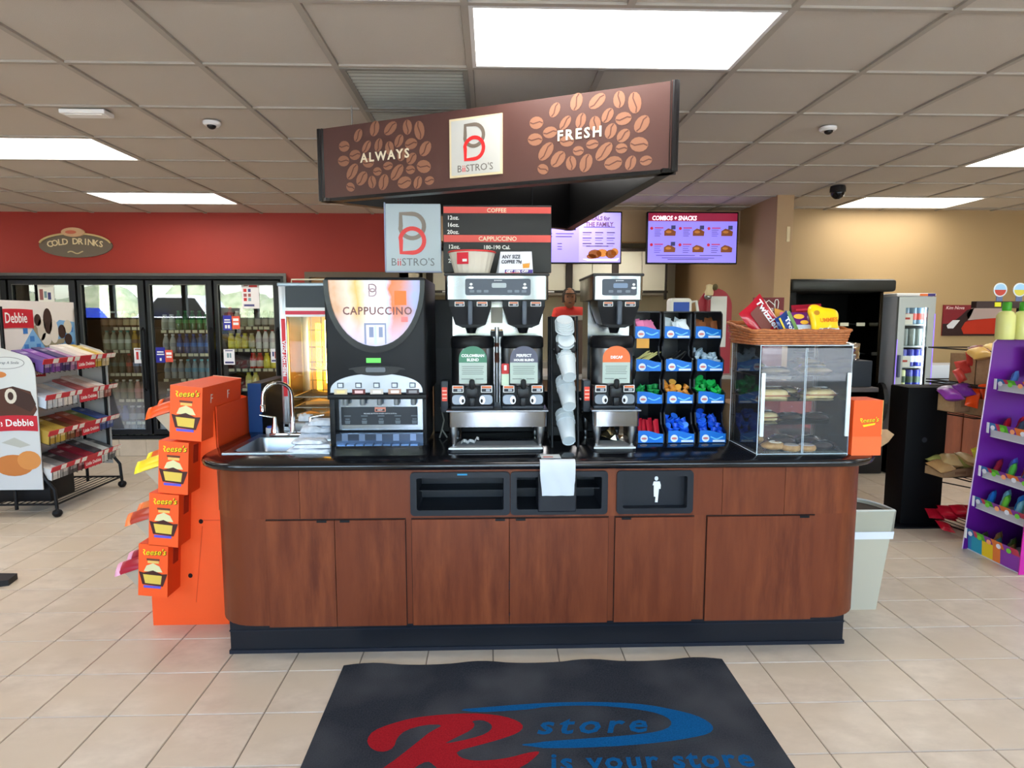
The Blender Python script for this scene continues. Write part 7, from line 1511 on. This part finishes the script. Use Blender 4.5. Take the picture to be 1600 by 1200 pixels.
# ================================================================== CEILING DEVICES
t = thing('emergency_light', 'slim white box fixture on the ceiling at the left', 'ceiling fixture', (-2.24, 3.75, CZ)); part('box', G().rbox(-2.36, -2.115, 3.70, 3.80, CZ-.028, CZ-.004, .005), m((236, 234, 226), .4), t); part('lens', G().box(-2.34, -2.14, 3.72, 3.78, CZ-.031, CZ-.028), m((246, 246, 240), .3), t)
for nme, x, y, lab in (('dome_camera', -1.63, 3.93, 'small white dome camera on the ceiling left of the hanging sign'), ('dome_camera', 2.03, 3.92, 'small white dome camera on the ceiling right of the hanging sign')):
    t = thing(nme, lab, 'camera', (x, y, CZ)); part('housing', G().lathe([(.0, 0), (.05, 0), (.05, -.012), (.04, -.022), (.0, -.024)], 20, (x, y, CZ-.003)), m((230, 228, 222), .4), t, 40); part('lens_dome', G().sphere((x, y-.008, CZ-.026), .026, .026, .02, 14, 8), m((30, 26, 26), .1), t, 60)
x, y = 3.03, 5.63; t = thing('black_dome_camera', 'black dome camera on the ceiling near the tan wing wall', 'camera', (x, y, CZ)); part('housing', G().lathe([(.0, 0), (.06, 0), (.065, -.02), (.065, -.05), (.0, -.05)], 20, (x, y, CZ-.003)), m((34, 32, 34), .4), t, 40); part('lens_dome', G().sphere((x, y, CZ-.055), .058, .058, .06, 16, 10), m((14, 14, 18), .08), t, 60)
# thin vertical tag on wing wall
solo('wall_tag', 'small cream strip on the end of the tan wing wall', 'tag', G().box(2.80, 2.83, 6.072, 6.08, 2.28, 2.42), m((216, 196, 156), .6))
# ================================================================== PERSON IN THE KITCHEN
def person():
    t = thing('person', 'person in a red shirt and dark cap bending at the kitchen counter behind the cups', 'person', (.98, 8.0, 0)); t.scale = (1, 1, 1.045)
    J = {'pel': (1.0, 8.05, .92, .15), 'spi': (.99, 8.0, 1.15, .15), 'che': (.97, 7.93, 1.47, .165), 'neck': (.955, 7.86, 1.60, .06), 'head': (.95, 7.82, 1.66, .06),
         'lh': (.90, 8.06, .88, .095), 'lk': (.89, 8.04, .5, .065), 'la': (.89, 8.1, .09, .045), 'lt': (.89, 7.96, .05, .04), 'rh': (1.10, 8.06, .88, .095), 'rk': (1.11, 8.04, .5, .065), 'ra': (1.11, 8.1, .09, .045), 'rt': (1.11, 7.96, .05, .04),
         'ls': (.80, 7.93, 1.56, .075), 'le': (.73, 7.82, 1.2, .048), 'lw': (.80, 7.62, 1.12, .032), 'rs': (1.14, 7.93, 1.56, .075), 're': (1.22, 7.82, 1.2, .048), 'rw': (1.15, 7.62, 1.12, .032)}
    E2 = [('pel', 'spi'), ('spi', 'che'), ('che', 'neck'), ('neck', 'head'), ('pel', 'lh'), ('lh', 'lk'), ('lk', 'la'), ('la', 'lt'), ('pel', 'rh'), ('rh', 'rk'), ('rk', 'ra'), ('ra', 'rt'), ('che', 'ls'), ('ls', 'le'), ('le', 'lw'), ('che', 'rs'), ('rs', 're'), ('re', 'rw')]
    ks = list(J); me = bpy.data.meshes.new('body'); me.from_pydata([J[k][:3] for k in ks], [(ks.index(a), ks.index(b)) for a, b in E2], [])
    o = bpy.data.objects.new('body', me); COL.objects.link(o)
    o.modifiers.new('skin', 'SKIN'); 
    if not me.skin_vertices: me.skin_vertices.new() if hasattr(me.skin_vertices, 'new') else None
    if me.skin_vertices:
        sd = me.skin_vertices[0].data
        for i, k in enumerate(ks): sd[i].radius = (J[k][3], J[k][3]*.85); 
        sd[0].use_root = True
    ss = o.modifiers.new('sub', 'SUBSURF'); ss.levels = 2; ss.render_levels = 2
    dg = bpy.context.evaluated_depsgraph_get(); ev = o.evaluated_get(dg); m2 = bpy.data.meshes.new_from_object(ev); bpy.data.objects.remove(o)
    SK = m((150, 104, 80), .6); SH = m((206, 58, 50), .8); PT = m((34, 34, 40), .8); m2.materials.clear()
    for k in (SH, PT, SK, BLACK): m2.materials.append(k)
    for p in m2.polygons:
        c = p.center; arm = (c.x < .77 or c.x > 1.18 or c.y < 7.72) and c.z < 1.28
        p.material_index = 2 if (c.z > 1.64 and abs(c.x-.955) < .09) or (arm and c.z > .95) else (3 if c.z < .1 else (1 if c.z < .95 else 0))
    m2.shade_smooth(); part('body', m2, None, t)
    hc = Vector((.948, 7.79, 1.72)); g = G().sphere(hc, .078, .098, .118, 18, 14)
    g.sphere(hc+Vector((0, -.098, -.012)), .013, .02, .022, 8, 6); g.sphere(hc+Vector((-.079, .01, -.01)), .012, .02, .03, 8, 6).sphere(hc+Vector((.079, .01, -.01)), .012, .02, .03, 8, 6)
    hd = part('head', g, SK, t, 60)
    part('face_features', G().sphere(hc+Vector((-.03, -.086, .012)), .011, .008, .007, 8, 6).sphere(hc+Vector((.03, -.086, .012)), .011, .008, .007, 8, 6).sphere(hc+Vector((0, -.09, -.055)), .024, .01, .006, 8, 6), m((60, 30, 28), .5), hd, 60)
    part('hair', G().lathe([(.086, -.05), (.09, .0), (.085, .05), (.06, .1), (.0, .126)], 18, (hc.x, hc.y+.018, hc.z), sy=1.15), m((40, 30, 26), .7), t, 60)
    part('cap_brim', G().prism(ell(hc.x, hc.y-.1, .07, .075, 18), 'z', hc.z+.045, hc.z+.052), m((36, 30, 28), .7), t)
    for sx, wx in ((-1, .80), (1, 1.15)):
        hg = G(); hp = Vector((wx, 7.58, 1.105)); hg.rbox(hp.x-.04, hp.x+.04, hp.y-.05, hp.y+.045, hp.z-.014, hp.z+.014, .012)
        for k in range(4):
            fx = hp.x-.03+.02*k; L = (.06, .072, .068, .052)[k]; hg.tube([(fx, hp.y-.045, hp.z), (fx, hp.y-.045-L*.5, hp.z-.004), (fx, hp.y-.045-L, hp.z-.02)], [.0095, .009, .007], 6)
        hg.tube([(hp.x-sx*.035, hp.y+.01, hp.z), (hp.x-sx*.06, hp.y-.025, hp.z-.006), (hp.x-sx*.066, hp.y-.055, hp.z-.014)], [.011, .010, .008], 6); part('hand', hg, SK, t, 60)
person()
